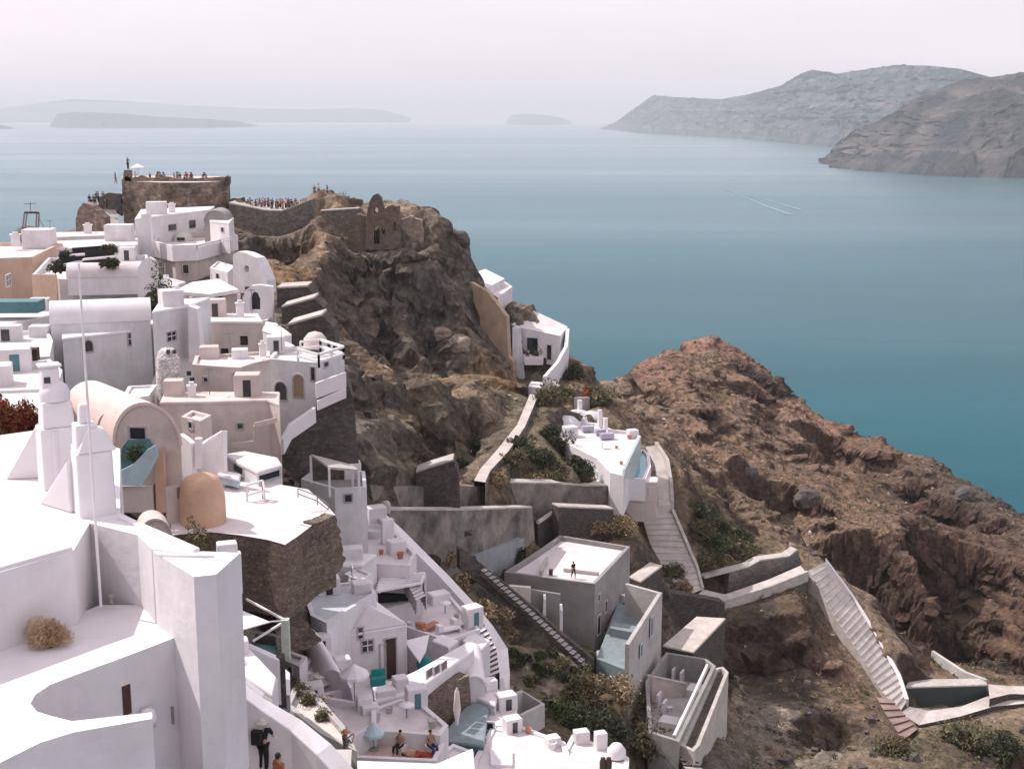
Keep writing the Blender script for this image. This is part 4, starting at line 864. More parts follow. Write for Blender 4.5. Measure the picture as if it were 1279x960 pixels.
house("cist", "cistern", "open topped stone box with pale rim joining the two long walls", [(664, 648), (672, 652), (702, 632), (680, 625), (662, 628)], 125.5, ref=1, h=4, wall=STONE, roof=STONE, dep=1.6, rim=0.45, cat="cistern")
MB().tube([onz(x, y, HOUSES["cist"][2] + .05) for x, y in [(672, 652), (702, 632), (680, 625), (662, 628)]], 0.22, 6, smooth=False).build("coping", CAP, HOUSES["cist"][0])
slab("ramp_wall", "teal grey plastered ramp wall below the long retaining wall", "wall", [(594, 694), (655, 672), (657, 700), (640, 718), (618, 720)], Y=113, Y2=(657, 700, 121), th=2, m=mat("teal_grey_render", (0.30, 0.33, 0.34), .9, .1, .6, .2, 4, kind="streak"), down=5)
o = MB().lathe(at(482, 640, 100.5), [(0.35, 0), (0.4, .5), (0.3, .9), (0, 1.0)], 12).build("stone_bollard", CAP, loc=at(482, 640, 100.5)); tag(o, "round pale bollard at the left end of the long stained wall", "bollard")
# ------------------------------------------------------------------ white knoll house
zk = at(745, 545, 150).z
house("knoll", "house", "white house on the knoll with irregular roof terrace above the pool", [(697, 545), (712, 556), (745, 572), (762, 590), (779, 594), (800, 545), (796, 539), (765, 536), (745, 528), (712, 525)], z=zk, h=4.5, wall=WHITE, roof=ROOFP, dep=0.35, rim=.35, group=G_)
for i, (x, y, r_) in enumerate([(706, 532, 1.9), (722, 524, 1.6), (738, 526, 1.7)]):
    MB().lathe(onz(x, y, zk - .3), [(r_, 0), (r_ * .95, .5), (r_ * .6, 1.1), (0, 1.35)], 16).build("dome", GREYSHADE, HOUSES["knoll"][0])
for x, y, h_ in [(749, 532, 2.0), (724, 519, 2.0), (756, 536, 1.4)]: MB().box(onz(x, y, zk) + Vector((0, 0, h_ / 2)), 0.45, 0.45, h_, .4).build("chimney", WHITEC, HOUSES["knoll"][0])
b = MB()
for x, y, w_ in [(734, 536, 1.4), (750, 540, 1.2), (758, 545, 1.6)]: b.box(onz(x, y, zk) + Vector((0, 0, .1)), w_, 0.7, .6, .3)
b.build("mauve_bench", mat("mauve_cloth", (0.42, 0.40, 0.48), .9, .1, 3, .2, 12), HOUSES["knoll"][0])
slab("pale_face", None, None, [(779, 598), (781, 586), (800, 546), (801, 570), (792, 598)], Y=HOUSES["knoll"][1][0].y - 3, p0=onz(779, 594, zk), n=Vector((0.75, -0.66, 0)), th=.3, m=mat("pale_teal_plaster", (0.48, 0.56, 0.57), .9, .06, .8, .1, 5), parent=HOUSES["knoll"][0])
house("kfront", "house", "curved beige front room below the white knoll house", [(722, 608), (745, 600), (776, 588), (782, 597), (777, 612), (745, 614)], 139, ref=1, h=3, wall=BEIGE, roof=ROOFP, group=G_)
house("kside", "terrace_block", "beige block with dark railing carrying the small pool", [(778, 601), (821, 602), (822, 596), (782, 594)], 139, ref=0, h=4.5, wall=BEIGE, roof=ROOFP, cat="terrace")
win("kside", 0, 803, 614, 12, 8, pane=TANP, bars=False)
zp = at(800, 590, 141).z
pl = [onz(x, y, zp) for x, y in [(783, 597), (806, 598), (813, 582), (811, 566), (802, 560), (792, 574)]]
pt = empty("pool", sum(pl, Vector()) / 6 + Vector((0, 0, -2)), "small turquoise pool with white rim beside the knoll house", "pool")
b = MB(); I = rimmed(b, pl, zp - 2.5, .35, .25); b.build("rim", WHITEC, pt); b = MB(); fill(b, I, zp - .25); b.build("water", WATER, pt)
# ------------------------------------------------------------------ the stepped path to the bay
strip("footpath", "rosy path down the outside of the pool to the broad steps", [(806, 558, 156), (818, 580, 153), (822, 605, 150), (822, 632, 148), (803, 645, 147)], [(818, 556), (832, 578), (836, 605), (838, 630), (838, 640)], 0, 3, PAVE, kind="structure", riser=STONEG, rails=[("r", "pale parapet curving round the outside of the pool path", .45, .4, CAP)])
strip("broad_steps", "broad rosy paved steps descending from the knoll house", [(801, 643, 147.5), (812, 680, 144), (832, 715, 141.5), (856, 746, 139)], [(838, 640), (856, 682), (869, 712), (876, 738)], 13, 4, STEPM, riser=PAVE, rails=[("r", "pale parapet along the seaward edge of the broad steps", .45, .4, CAP)])
strip("paved_path", "level paved path from the foot of the broad steps to the bend", [(862, 748, 138.5), (905, 752, 138), (960, 735, 141), (1008, 716, 144)], [(880, 736), (905, 742), (958, 724), (1000, 706)], 0, 5, STEPM, kind="structure", riser=STONEG, rails=[("l", "outer pale parapet on the level path above the dark slope", .4, .4, CAP)])
slab("retaining_wall", "grey stone wall backing the level path up to the bend", "retaining wall", [(878, 740), (880, 722), (935, 708), (950, 700), (985, 695), (996, 687), (1002, 704), (958, 726), (905, 742)], Y=142.5, Y2=(1002, 704, 148), th=1.2, m=STONEG, jag=.3, cap=[(880, 722), (935, 708), (950, 700), (985, 695), (996, 687)], down=5)
strip("stone_steps", "long straight flight of pale stone steps down to the lower terrace", [(1010, 712, 144.5), (1040, 768, 140.5), (1072, 815, 137.5), (1100, 862, 134.5), (1124, 890, 132)], [(1030, 702), (1062, 745), (1092, 793), (1122, 848), (1132, 878)], 24, 4, STEPM, riser=PAVE, rails=[("r", "bright parapet along the right edge of the long straight steps", .45, .42, WHITEC)])
strip("paved_path", "narrow bright paved terrace at the foot of the straight steps", [(1124, 890, 132), (1148, 905, 131), (1200, 894, 133), (1240, 882, 135), (1300, 876, 137)], [(1136, 882), (1160, 887), (1200, 882), (1236, 868), (1300, 860)], 0, 4, STEPM, kind="structure", riser=STONE)
house("tank", "cistern", "dark green fronted cistern block with pale rim at the lower terrace", [(1131, 858), (1233, 855), (1230, 847), (1160, 848), (1134, 852)], 137.5, ref=0, h=3.2, wall=mat("dark_green_render", (0.07, 0.085, 0.085), .9, .1, .6, .2, 4), roof=CAP, cat="cistern")
wall_run("wall", "thin pale wall curving up the slope above the green cistern", [(1232, 848, 139), (1205, 838, 142), (1180, 822, 146), (1165, 812, 149)], 0.4, 0.8, CONCL)
strip("footpath", "rosy path leaving the frame right of the green cistern", [(1236, 872, 135), (1262, 866, 137), (1330, 868, 138)], [(1234, 854), (1258, 856), (1330, 858)], 0, 3, PAVE, kind="structure", riser=STONE)
strip("broken_steps", "broken reddish stone steps under the foot of the long flight", [(1094, 870, 128), (1108, 895, 125.5), (1128, 925, 122)], [(1112, 872), (1130, 893), (1146, 912)], 6, 4, mat("reddish_paving", (0.33, 0.24, 0.21), .9, .15, 1, .4, 4), riser=STONEB)
# ------------------------------------------------------------------ grey concrete house
zg = at(743, 729, 112).z
house("grey", "house", "boxy grey concrete house with sunken rosy roof terrace", [(630, 714), (743, 729), (787, 682), (699, 668), (668, 690)], z=zg, h=8, vis=6.5, wall=CONC, roof=ROOFP, dep=0.45, rim=.32, group=G_)
b = MB(); b.bar(onz(683, 699, zg - .2), onz(675, 717, zg - .2), .25, .7); b.build("roof_divider", CAP, HOUSES["grey"][0])
b = MB(); b.bar(onz(704, 711, zg - .25), onz(748, 716, zg - .25), .2, .3); b.build("roof_bench", TANP, HOUSES["grey"][0])
win("grey", 1, 748, 746, 3, 9, bars=False, fw=.06); win("grey", 1, 748, 780, 4, 24, name="door", bars=False, fw=.06); win("grey", 1, 757, 757, 3, 14, bars=False, fw=.06)
HOUSES["grey"][0]["label"] = "boxy grey concrete house with sunken rosy roof terrace"
MB().box(onz(688, 714, zg - .1) + Vector((0, 0, 0)), .35, .35, .5).build("roof_vent", DARKW, HOUSES["grey"][0])
zt = at(824, 739, 114).z
yd = empty("house", onz(800, 770, zt - 8), "roofless grey walled courtyard house right of the boxy concrete house", "house", G_)
yp = [onz(x, y, zt) for x, y in [(784, 729), (824, 740), (784, 803)]]
def wallbar(b, p, q, th, h): d = (q - p).normalized(); b.box((p + q) / 2 - Vector((0, 0, h / 2)), (q - p).length + th, th, h, math.atan2(d.y, d.x))
b = MB(); wallbar(b, yp[0], yp[1], .35, 8); b.build("back_wall", CONCL, yd); b = MB(); wallbar(b, yp[1] - Vector((0, 0, .01)), yp[2] - Vector((0, 0, .01)), .35, 8.5); b.build("side_wall", CONCL, yd)
wallv = [yp[1], yp[2], yp[2] - Vector((0, 0, 6)), yp[1] - Vector((0, 0, 5))]; VIS.append(wallv); VIS.append([yp[0], yp[1], yp[2], onz(752, 790, zt), onz(752, 770, zt)])
b = MB(); b.prism([onz(x, y, zt - 3.0) for x, y in [(772, 752), (812, 768), (786, 838), (745, 822)]], zt - 8); b.build("floor", TFLOOR, yd)
b = MB(); b.prism([onz(x, y, zt - 2.2) for x, y in [(766, 776), (796, 782), (794, 790), (762, 784)]], zt - 3); b.build("low_step", TFLOOR, yd)
HOUSES["gyard"] = (yd, [yp[0], yp[1] + Vector((.3, -.1, 0)), yp[2] + Vector((.3, -.1, 0))], zt)
win("gyard", 1, 814, 782, 4, 24, name="door", bars=False, pane=TEAL, fw=.06); win("gyard", 1, 801, 812, 3.5, 16, name="door", bars=False, pane=TEAL, fw=.06)
for i, (x, y) in enumerate([(788, 738), (800, 742)]):
    o = MB().box(onz(x, y + 6, zt - 2.6), 1.9, .7, .45, .5).build("sun_lounger", CLOTH, loc=onz(x, y + 6, zt - 2.9)); tag(o, ["white lounger at the back of the roofless courtyard, nearer the concrete house", "white lounger at the back of the roofless courtyard, nearer its outer wall"][i], "lounger", "loungers in the grey courtyard")
zt = at(790, 840, 106).z
house("pinkt", "terrace", "small rosy walled terrace with a low table below the concrete house", [(745, 812), (748, 832), (792, 843), (783, 806), (772, 808)], z=zt, h=4, wall=CONCL, roof=ROOFP, dep=.12, rim=.2, cat="terrace")
slab("sunlit_patch", "pale panel standing in for a sunlit patch on the front of the concrete house", "wall", [(636, 732), (663, 734), (662, 756), (652, 752)], Y=110.2, th=.5, m=CREAM, down=5)  # sunlit patch of the house front, added as a pale panel
for i, (x0, y0, y1) in enumerate([(680, 748, 772), (701, 762, 790)]):
    slab("wall_fin", ["left of two white wall fins at the foot of the concrete house", "right of two white wall fins at the foot of the concrete house"][i], "wall", [(x0 - 2, y1), (x0 - 1, y0), (x0 + 2, y0), (x0 + 2, y1)], Y=109.6 - i, th=1.6, m=WHITEC, group="white wall fins")
slab("retaining_wall", "pale footing wall along the foot of the concrete house", "wall", [(640, 742), (672, 764), (705, 790), (745, 808), (748, 822), (712, 806), (668, 776)], Y=108, Y2=(748, 822, 107.5), th=.5, m=CONCL, down=5)
wall_run("diagonal_wall", "long dark diagonal stair wall between scrub strip and concrete house", [(572, 680, 104.5), (612, 712, 106), (660, 752, 106.5), (700, 788, 106.5), (742, 822, 106)], 0.6, 1.3, SLATE, below=.7)
strip("narrow_steps", "narrow grey stone steps beside the dark diagonal stair wall", [(600, 712, 104.5), (644, 752, 105), (689, 794, 104.5), (731, 834, 103)], [(605, 709), (649, 749), (694, 790), (736, 830)], 26, .5, CONC, riser=STONE)
slab("recess_wall", "dark grey recess wall beside the white wall fins", "wall", [(662, 736), (700, 742), (702, 764), (680, 764), (664, 756)], Y=110.9, th=.3, m=CONC, down=5)
# lower terraces
zl = HC - 47.2
house("lt", "house", "stepped grey roofless terrace house with bright double rim lower right", [(832, 814), (882, 822), (894, 831), (848, 926), (810, 914), (806, 850)], z=zl, h=7, vis=4, wall=CONC, roof=CONCL, dep=2.3, rim=.3, group=G_)
rt, P, zt = HOUSES["lt"]
slab("partition", None, None, [(809, 845), (857, 855), (857, 885), (809, 875)], p0=onz(809, 845, zt), n=Vector((0.3, -1, 0)).normalized(), th=.3, m=TANP, parent=rt, cap=[(809, 845), (857, 855)])
for x, y in [(842, 842), (852, 846), (823, 874), (830, 884)]: MB().box(onz(x, y, zt - 1.8), .2, 1.0, 1.3, -.4).build("fin", WHITEC, rt)
MB().tube([onz(x, y, zt - .35) for x, y in [(884, 830), (842, 920)]], .2, 6, smooth=False).build("inner_rail", WHITEC, rt)
MB().box(onz(838, 902, zt - 2.0), 1.8, 1.4, .5, -.4).build("seat", WHITEC, rt); MB().box(onz(868, 862, zt - 2.0), 1.2, 1.6, .6, -.4).build("seat", WHITEC, rt)
house("bed", "planter", "long narrow planting bed with pale rim outside the roofless terraces", [(893, 834), (903, 832), (910, 839), (874, 930), (866, 938), (850, 930)], z=zl - .6, h=6, wall=CAP, roof=STONE, dep=.35, rim=.3, cat="planter")
house("tealt", "terrace", "low teal shaded alley floor between the grey houses", [(792, 843), (832, 816), (806, 850), (812, 915), (800, 905)], z=zl - 2.2, h=4, wall=CONC, roof=TFLOOR, cat="terrace")
house("wedge", "ramp", "wedge shaped rosy stone ramp above the roofless terraces", [(828, 806), (866, 814), (906, 772), (870, 770)], 114.5, ref=1, h=7, wall=STONE, roof=PAVE, cat="ramp")
house("wedge2", "ramp", "short rosy ramp top beside the grey courtyard", [(786, 720), (800, 726), (827, 706), (812, 702)], 123, ref=1, h=5, wall=STONE, roof=PAVE, cat="ramp")
slab("retaining_wall", "dark stone wall closing the gap under the level path", "retaining wall", [(826, 738), (862, 744), (905, 752), (905, 770), (866, 790), (826, 790)], Y=134, Y2=(905, 770, 136), th=1.5, m=STONE, down=5)
strip("stone_steps", "small flight of stone steps at the bottom edge below the planting bed", [(838, 935, 96), (850, 950, 95), (862, 972, 93)], [(858, 938), (872, 952), (884, 972)], 7, 3, CAP, riser=STONE)
# ------------------------------------------------------------------ lower white village
wall_run("diagonal_wall", "long bright white boundary wall dropping diagonally beside the scrub strip", [(474, 640, 98), (500, 664, 97), (527, 691, 96), (556, 720, 95), (590, 757, 93.5), (612, 784, 92.5), (627, 810, 92), (629, 842, 89), (624, 868, 86)], 0.9, 1.6, WHITEC, below=3)
house("u1", "house", "upper white terrace inside the top of the diagonal white wall", [(432, 648), (472, 642), (520, 690), (512, 706), (470, 704), (424, 690), (418, 664)], 88, ref=5, h=7, wall=WHITE, roof=ROOFP, dep=.35, group=G_)
zt = HOUSES["u1"][2]
for i, (x, y, hh) in enumerate([(446, 672, 1.6), (484, 672, 1.8)]):
    o = MB().box(onz(x, y, zt) + Vector((0, 0, hh / 2 - .35)), .9, .5, hh, .4).build("chimney", WHITEC, loc=onz(x, y, zt - .35), bevel=.05); tag(o, ["white chimney block on the left of the upper lower terrace", "white chimney block by the diagonal wall on the upper lower terrace"][i], "chimney", "chimney blocks of the lower village")
o = MB().lathe(onz(467, 668, zt - .35), [(.9, 0), (.9, .5), (.8, .55), (.7, .3), (0, .3)], 14).build("round_planter", GREYSHADE, loc=onz(467, 668, zt - .35)); tag(o, "round grey rimmed planter on the upper lower terrace", "planter")
house("u2", "house", "plain pale grey white box below the dark end of the brown rubble wall", [(404, 708), (452, 705), (470, 692), (424, 690)], 82, ref=0, h=5, wall=GREYSHADE, roof=WHITEC, group=G_)
house("u3", "terrace", "curved bluish shaded terrace wrapping the plain pale box", [(380, 745), (392, 735), (420, 728), (460, 724), (470, 740), (450, 752), (430, 764), (408, 778), (388, 768)], 77, ref=0, h=6, wall=GREYSHADE, roof=mat("shaded_plaster", (0.50, 0.53, 0.56), .9, .05, .8, .15, 5), dep=.15, cat="terrace")  # terrace floor's shade painted as a cooler, darker plaster
P3 = [(398, 772), (438, 792), (508, 780), (462, 746)]
house("u4", "house", "white house with tall double door and bright left wall", P3, 75, ref=1, h=6, vis=4.5, wall=WHITE, roof=WHITEC, group=G_)
rt, P, zt = HOUSES["u4"]
g_ = MB(); ra, rb = onz(398, 772, zt).lerp(onz(438, 792, zt), .5), onz(508, 780, zt).lerp(onz(462, 746, zt), .5)
up = Vector((0, 0, 1.1)); A4_ = [onz(x, y, zt) + Vector((0, 0, .08)) for x, y in P3]
g_.add([A4_[0], A4_[1], A4_[2], A4_[3], (A4_[0] + A4_[3]) / 2 + up, (A4_[1] + A4_[2]) / 2 + up], [(0, 1, 5, 4), (2, 3, 4, 5), (1, 2, 5), (3, 0, 4)])
g_.build("gable_roof", WHITEC, rt)
win("u4", 1, 450, 790, 5, 14, bars=False); win("u4", 1, 459, 806, 12, 14, bars=True); win("u4", 1, 488, 822, 12, 52, name="door", bars=False, pane=DARKW); win("u4", 1, 478, 826, 5, 44, name="shutter", bars=False, pane=GREYSHADE, frame=GREYSHADE)
vault("u5", "house", "long rounded white vault behind the rosy terrace", at(402, 858, 68), at(440, 872, 66), at(372, 800, 74), 4, 1.0, WHITE, WHITEC, group=G_)
house("u6", "house", "low white rosy terrace floor beside the slatted pergola", [(500, 780), (560, 800), (600, 785), (560, 740), (505, 748)], 80, ref=1, h=6, wall=WHITE, roof=ROOFP, dep=.25, group=G_)
house("u7", "house", "white block under the rear slatted shade", [(452, 740), (480, 762), (532, 745), (500, 715), (466, 718)], 83, ref=1, h=5, wall=WHITE, roof=WHITEC, dep=.2, group=G_)
def slats(label, px, Y, nn, h=2.3):
    z = at(*px[0], Y).z; q = [onz(x, y, z) for x, y in px]
    r = empty("slatted_pergola", (sum(q, Vector()) / 4) - Vector((0, 0, h)), label, "pergola")
    for i in range(nn):
        t = i / (nn - 1.0); MB().bar(q[0].lerp(q[3], t), q[1].lerp(q[2], t), .42, .12).build("slat", WHITEC, r)
    for a, b_ in ((0, 3), (1, 2)): MB().bar(q[a] - Vector((0, 0, .13)), q[b_] - Vector((0, 0, .13)), .12).build("beam", WHITEC, r)
    for p in q: MB().bar(p - Vector((0, 0, .2)), p - Vector((0, 0, h)), .16).build("post", WHITEC, r)
    b = MB(); c = sum(q, Vector()) / 4 - Vector((0, 0, h - .3)); return z, c
slats("front slatted white pergola over dark seating", [(470, 738), (526, 727), (531, 716), (474, 722)], 83, 6)
slats("rear small slatted white pergola near the diagonal wall", [(456, 712), (486, 706), (484, 694), (462, 698)], 86, 4)
for i, (x, y, Y) in enumerate([(482, 750, 82), (500, 748, 82), (516, 744, 82), (468, 728, 85), (482, 725, 85.5)]):
    p = onz(x, y, HOUSES["u7"][2] - .2); o = MB().box(p + Vector((0, 0, .25)), 1.5, .8, .5, .2).box(p + Vector((0, .4, .6)), 1.5, .15, .6, .2, mi=1).build("dark_sofa", [BLACK, METAL], loc=p)
    tag(o, ["leftmost dark sofa under the front slatted pergola", "middle dark sofa under the front slatted pergola", "rightmost dark sofa under the front slatted pergola", "dark sofa under the rear slatted pergola on the left", "dark sofa under the rear slatted pergola on the right"][i], "sofa", "dark sofas under the slatted pergolas")
house("yard", "courtyard", "white floored yard in front of the tall double door", [(420, 868), (440, 845), (512, 853), (604, 815), (592, 832), (520, 882), (470, 894)], z=HC - 33.2, h=3, wall=WHITE, roof=ROOFP, cat="courtyard")
# spiral steps against the wall and the inner court
strip("spiral_steps", "grey shaded steps fanning down along the diagonal white wall", [(566, 778, 84), (584, 800, 83), (596, 826, 81.5), (602, 850, 80)], [(594, 764), (608, 786), (620, 812), (624, 842)], 13, 2, WHITE, riser=SLATE, pad=False)
house("w1", "house", "long white parapet block with three window panels facing the court", [(470, 876), (520, 862), (592, 812), (584, 802), (520, 838), (466, 862)], 70, ref=1, h=3.5, wall=WHITE, roof=WHITEC, group=G_)
for x, y in [(536, 840), (545, 836), (554, 831)]: win("w1", 1, x, y, 6, 10, bars=False, pane=mat("mauve_glass", (0.20, 0.15, 0.17), .4, .1, 2, .1, 6), fw=.05)
slab("court_wall", "dark brown stone court wall beneath the three window panels", "wall", [(526, 874), (560, 856), (586, 843), (590, 905), (552, 905)], Y=70.5, Y2=(586, 843, 73.5), th=.8, m=STONEB)
house("court", "terrace", "dark teal floored court behind the closed tan parasol", [(548, 925), (604, 930), (612, 870), (584, 880)], 69, ref=0, h=3, wall=TEAL, roof=TFLOOR, cat="terrace")
house("w2", "house", "tall shaded white pier block right of the dark teal court", [(594, 870), (618, 880), (624, 862), (606, 852)], 73, ref=1, h=5, wall=GREYSHADE, roof=WHITEC, group=G_)
house("w3", "house", "white house with dark doorway behind the bottom roof terrace", [(600, 910), (640, 914), (646, 880), (628, 872), (612, 884)], 71, ref=1, h=4, wall=GREYSHADE, roof=ROOFP, group=G_)
win("w3", 0, 612, 908, 8, 12, name="door", bars=False)
vault("w4", "house", "small white rounded vault over the upper end of the dark court", at(580, 856, 74), at(606, 860, 74), at(576, 838, 79), 2, 1.0, WHITE, WHITEC, group=G_)
house("w5", "house", "wide rosy white roof terrace with thin raised square at the bottom edge", [(590, 950), (616, 902), (652, 906), (706, 926), (716, 958), (722, 990), (592, 990)], z=at(616, 902, 72).z, h=5, wall=WHITE, roof=ROOFP, dep=.12, rim=.3, group=G_)
z = HOUSES["w5"][2]; MB().prism([onz(x, y, z + .06) for x, y in [(613, 954), (640, 955), (640, 936), (612, 935)]], z - .12).build("hatch", WHITEC, HOUSES["w5"][0])
house("w6", "house", "white flat roof at the bottom edge with dark chimney pots", [(704, 936), (714, 917), (772, 936), (786, 946), (782, 992), (706, 992)], z=at(714, 917, 74).z, h=5, wall=WHITE, roof=ROOFP, dep=.1, rim=.3, group=G_)
z = HOUSES["w6"][2]
for i, (x, y) in enumerate([(698, 934), (753, 960), (760, 960)]):
    o = MB().lathe(onz(x, y, z), [(.18, -.2), (.2, .5), (.14, .6), (.14, .7), (0, .72)], 12).build("chimney_pot", DARKW, loc=onz(x, y, z - .2)); tag(o, ["dark chimney pot between the two bottom roof terraces", "left of two dark pots at the bottom edge", "right of two dark pots at the bottom edge"][i], "chimney pot", "dark chimney pots")
o = MB().lathe(onz(770, 944, z), [(.55, 0), (.55, .4), (.3, .75), (0, .85)], 14).build("roof_dome", WHITEC, loc=onz(770, 944, z)); tag(o, "little white dome at the corner of the bottom right roof", "dome")
wall_run("wall", "white zigzag garden wall enclosing the triangle of pale ground", [(630, 870, 84), (652, 862, 86), (678, 878, 85), (650, 892, 82), (636, 888, 82)], .3, .8, CONCL)
strip("path", "rosy paved path running down inside the diagonal white wall", [(612, 850, 84), (618, 872, 81), (630, 900, 77)], [(628, 846), (634, 870), (648, 896)], 0, 2, ROOFP, kind="structure", pad=False)
# mid band: curved white roofs and sun terrace
house("m1", "house", "broad white curved terrace above the sunbathing deck", [(455, 888), (500, 872), (526, 876), (560, 905), (550, 918), (470, 912), (445, 900)], 63, ref=6, h=4, wall=WHITE, roof=ROOFP, dep=.2, group=G_)
house("m2", "deck", "rosy sun deck with white edge where sunbathers lie", [(438, 945), (545, 950), (556, 926), (470, 918), (448, 926)], 60, ref=0, h=4, wall=WHITE, roof=mat("rosy_tiles", (0.60, 0.45, 0.40), .9, .1, 1, .2, 6), dep=.3, rim=.25, cat="terrace")
house("m3", "house", "pale blue white block at the bottom edge under the sun deck", [(430, 985), (438, 950), (546, 954), (590, 935), (596, 990)], 57, ref=1, h=4, wall=GREYSHADE, roof=WHITEC, group=G_)
house("m4", "house", "white curved wedge roof left of the dark teal court", [(522, 872), (545, 895), (556, 928), (500, 902), (505, 880)], 65, ref=1, h=3, wall=GREYSHADE, roof=WHITEC, group=G_)
house("m5", "house", "white jumble terrace around the round white parasol", [(370, 880), (402, 868), (470, 880), (470, 905), (430, 925), (385, 905)], 60, ref=4, h=5, wall=WHITE, roof=ROOFP, dep=.3, group=G_)
house("m6", "house", "rosy terrace with built in beds below the stone outcrop", [(380, 830), (400, 802), (428, 826), (440, 858), (405, 868), (372, 850)], 66, ref=4, h=5, wall=WHITE, roof=ROOFP, dep=.3, group=G_)
house("m7", "house", "cream planted terrace between ramp wall and parasol", [(356, 880), (366, 858), (392, 862), (430, 905), (446, 938), (400, 915)], 54, ref=0, h=5, wall=CONCL, roof=CREAM, dep=.25, group=G_)
house("m8", "house", "narrow white stepped roofs left of the grape sail posts", [(276, 830), (290, 800), (330, 812), (362, 840), (362, 868), (330, 862)], 49, ref=4, h=4, wall=WHITE, roof=WHITEC, dep=.15, group=G_)
# foreground ramp wall and shaded stair below it
wall_run("ramp_wall", "thick white ramp wall sloping down across the bottom left corner", [(262, 838, 36), (290, 850, 36), (330, 880, 36), (370, 905, 36), (405, 935, 35.5), (450, 985, 35)], 0.75, 1.9, WHITEC, below=2)
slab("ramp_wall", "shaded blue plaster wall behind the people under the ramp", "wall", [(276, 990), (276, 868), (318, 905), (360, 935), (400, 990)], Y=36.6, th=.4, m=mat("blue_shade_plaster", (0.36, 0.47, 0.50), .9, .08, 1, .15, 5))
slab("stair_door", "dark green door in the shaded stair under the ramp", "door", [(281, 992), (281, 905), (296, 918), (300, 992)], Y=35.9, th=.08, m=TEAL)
house("b1", "house", "rosy flat roofed house with white corner post left of the black gap", [(266, 735), (270, 692), (300, 688), (296, 735)], z=at(296, 735, 47).z, h=3.2, wall=WHITE, roof=ROOFP, group=G_)
MB().box(at(299, 716, 47.5), .16, .16, 1.6).build("corner_post", WHITEC, HOUSES["b1"][0])
# triangular sail and frame
q = [at(278, 752, 48), at(337, 776, 46), at(281, 792, 45)]
sl_ = MB(); sl_.add(q + [v - Vector((0, 0, .04)) for v in q], [(0, 2, 1), (3, 4, 5), (0, 1, 4, 3), (1, 2, 5, 4), (2, 0, 3, 5)]); so_ = sl_.build("shade_sail", CLOTH, loc=q[0] - Vector((0, 0, .04))); tag(so_, "rosy white triangular shade sail stretched towards the white post", "shade sail")
pf = empty("post_frame", at(356, 825, 46.5), "pale greenish post with two white poles bracing the sail", "frame")
MB().box(at(357, 798, 46.5), .28, .3, 1.6).build("post", mat("pale_green_paint", (0.50, 0.55, 0.48), .8, .08, 3, .1, 8), pf)
MB().bar(at(308, 748, 48), at(354, 773, 46.5), .07).build("pole", WHITEC, pf); MB().bar(at(316, 800, 45.6), at(352, 778, 46.4), .07).build("pole", WHITEC, pf); MB().bar(at(337, 776, 46), at(352, 775, 46.4), .04).build("tether", WHITEC, pf)
house("b2", "pool_court", "dark teal sunken court beneath the white shade sail", [(306, 812), (312, 786), (352, 792), (356, 822)], z=at(312, 800, 47.5).z, h=2, wall=SLATE, roof=TEAL, dep=.4, cat="terrace")
house("b3", "house", "white stair block behind the bathers' ramp wall", [(276, 826), (278, 806), (312, 812), (344, 846), (340, 866)], z=at(312, 830, 43).z, h=3, wall=WHITE, roof=WHITEC, group=G_)
for i, (x0, y0, x1, y1, Y) in enumerate([(300, 800, 350, 822, 46), (290, 815, 346, 850, 43), (276, 826, 330, 868, 40)]):
    wall_run("low_wall", ["topmost of three slanting white low walls beside the tall white house", "middle of three slanting white low walls beside the tall white house", "lowest of three slanting white low walls beside the tall white house"][i], [(x0, y0, Y), (x1, y1, Y)], .35, .8, WHITEC, group="slanting white low walls")
# brown outcrop and rocks between terrace and lower houses
slab("rock_outcrop", "brown rubble outcrop below the stone terrace buttress", "rock", [(345, 790), (345, 748), (360, 735), (385, 745), (378, 770), (402, 800), (380, 812), (355, 815)], Y=64, Y2=(402, 800, 66), th=2, m=STONEB, jag=2)
# furniture
def parasol(label, p, r_, h=2.1, m=CLOTH, sides=10, drop=.45):
    rt = empty("parasol", p, label, "parasol", None)
    b = MB(); ring = [Vector(p) + Vector((r_ * math.cos(2 * math.pi * k / sides), r_ * math.sin(2 * math.pi * k / sides), h - drop)) for k in range(sides)]; top = Vector(p) + Vector((0, 0, h + .1))
    b.add(ring + [top], [(k, (k + 1) % sides, sides) for k in range(sides)]); b.add(ring + [v - Vector((0, 0, .15)) for v in ring], [(k, k + sides, (k + 1) % sides + sides, (k + 1) % sides) for k in range(sides)])
    b.build("canopy", m, rt); MB().tube([Vector(p), top], .03, 8).build("pole", METAL, rt); MB().lathe(p, [(.25, 0), (.25, .08), (0, .1)], 12).build("base", CONC, rt); return rt
parasol("round white parasol left of the turquoise box", onz(443, 882, HOUSES["m5"][2] - .3), .8, 2.3)
parasol("pale blue round parasol over the sun deck corner", onz(467, 936, HOUSES["m2"][2] - .3), .55, 1.4, BLUE)
o = tag(MB().tube([at(571, 905, 67), at(571, 905, 67) + Vector((0, 0, .9)), at(571, 905, 67) + Vector((0, 0, 1.9)), at(571, 905, 67) + Vector((0, 0, 2.2))], [.05, .22, .14, .02], 10).build("closed_parasol", CREAM, loc=at(571, 905, 67)), "closed tan parasol standing in the dark teal court", "parasol")
p = onz(472, 858, HC - 33.2); tag(MB().box(p + Vector((0, 0, .4)), .8, .7, .6, .3).box(p + Vector((0, .25, .85)), .8, .15, .4, .3).build("turquoise_box", TURQ, loc=p), "turquoise box seat at the foot of the tall double door", "box")
p = onz(530, 834, HC - 33.2); tag(MB().lathe(p, [(.45, 0), (.5, .4), (.35, .7), (0, .75)], 12).build("turquoise_planter", TURQ, loc=p), "round turquoise planter under the white canopy", "planter")
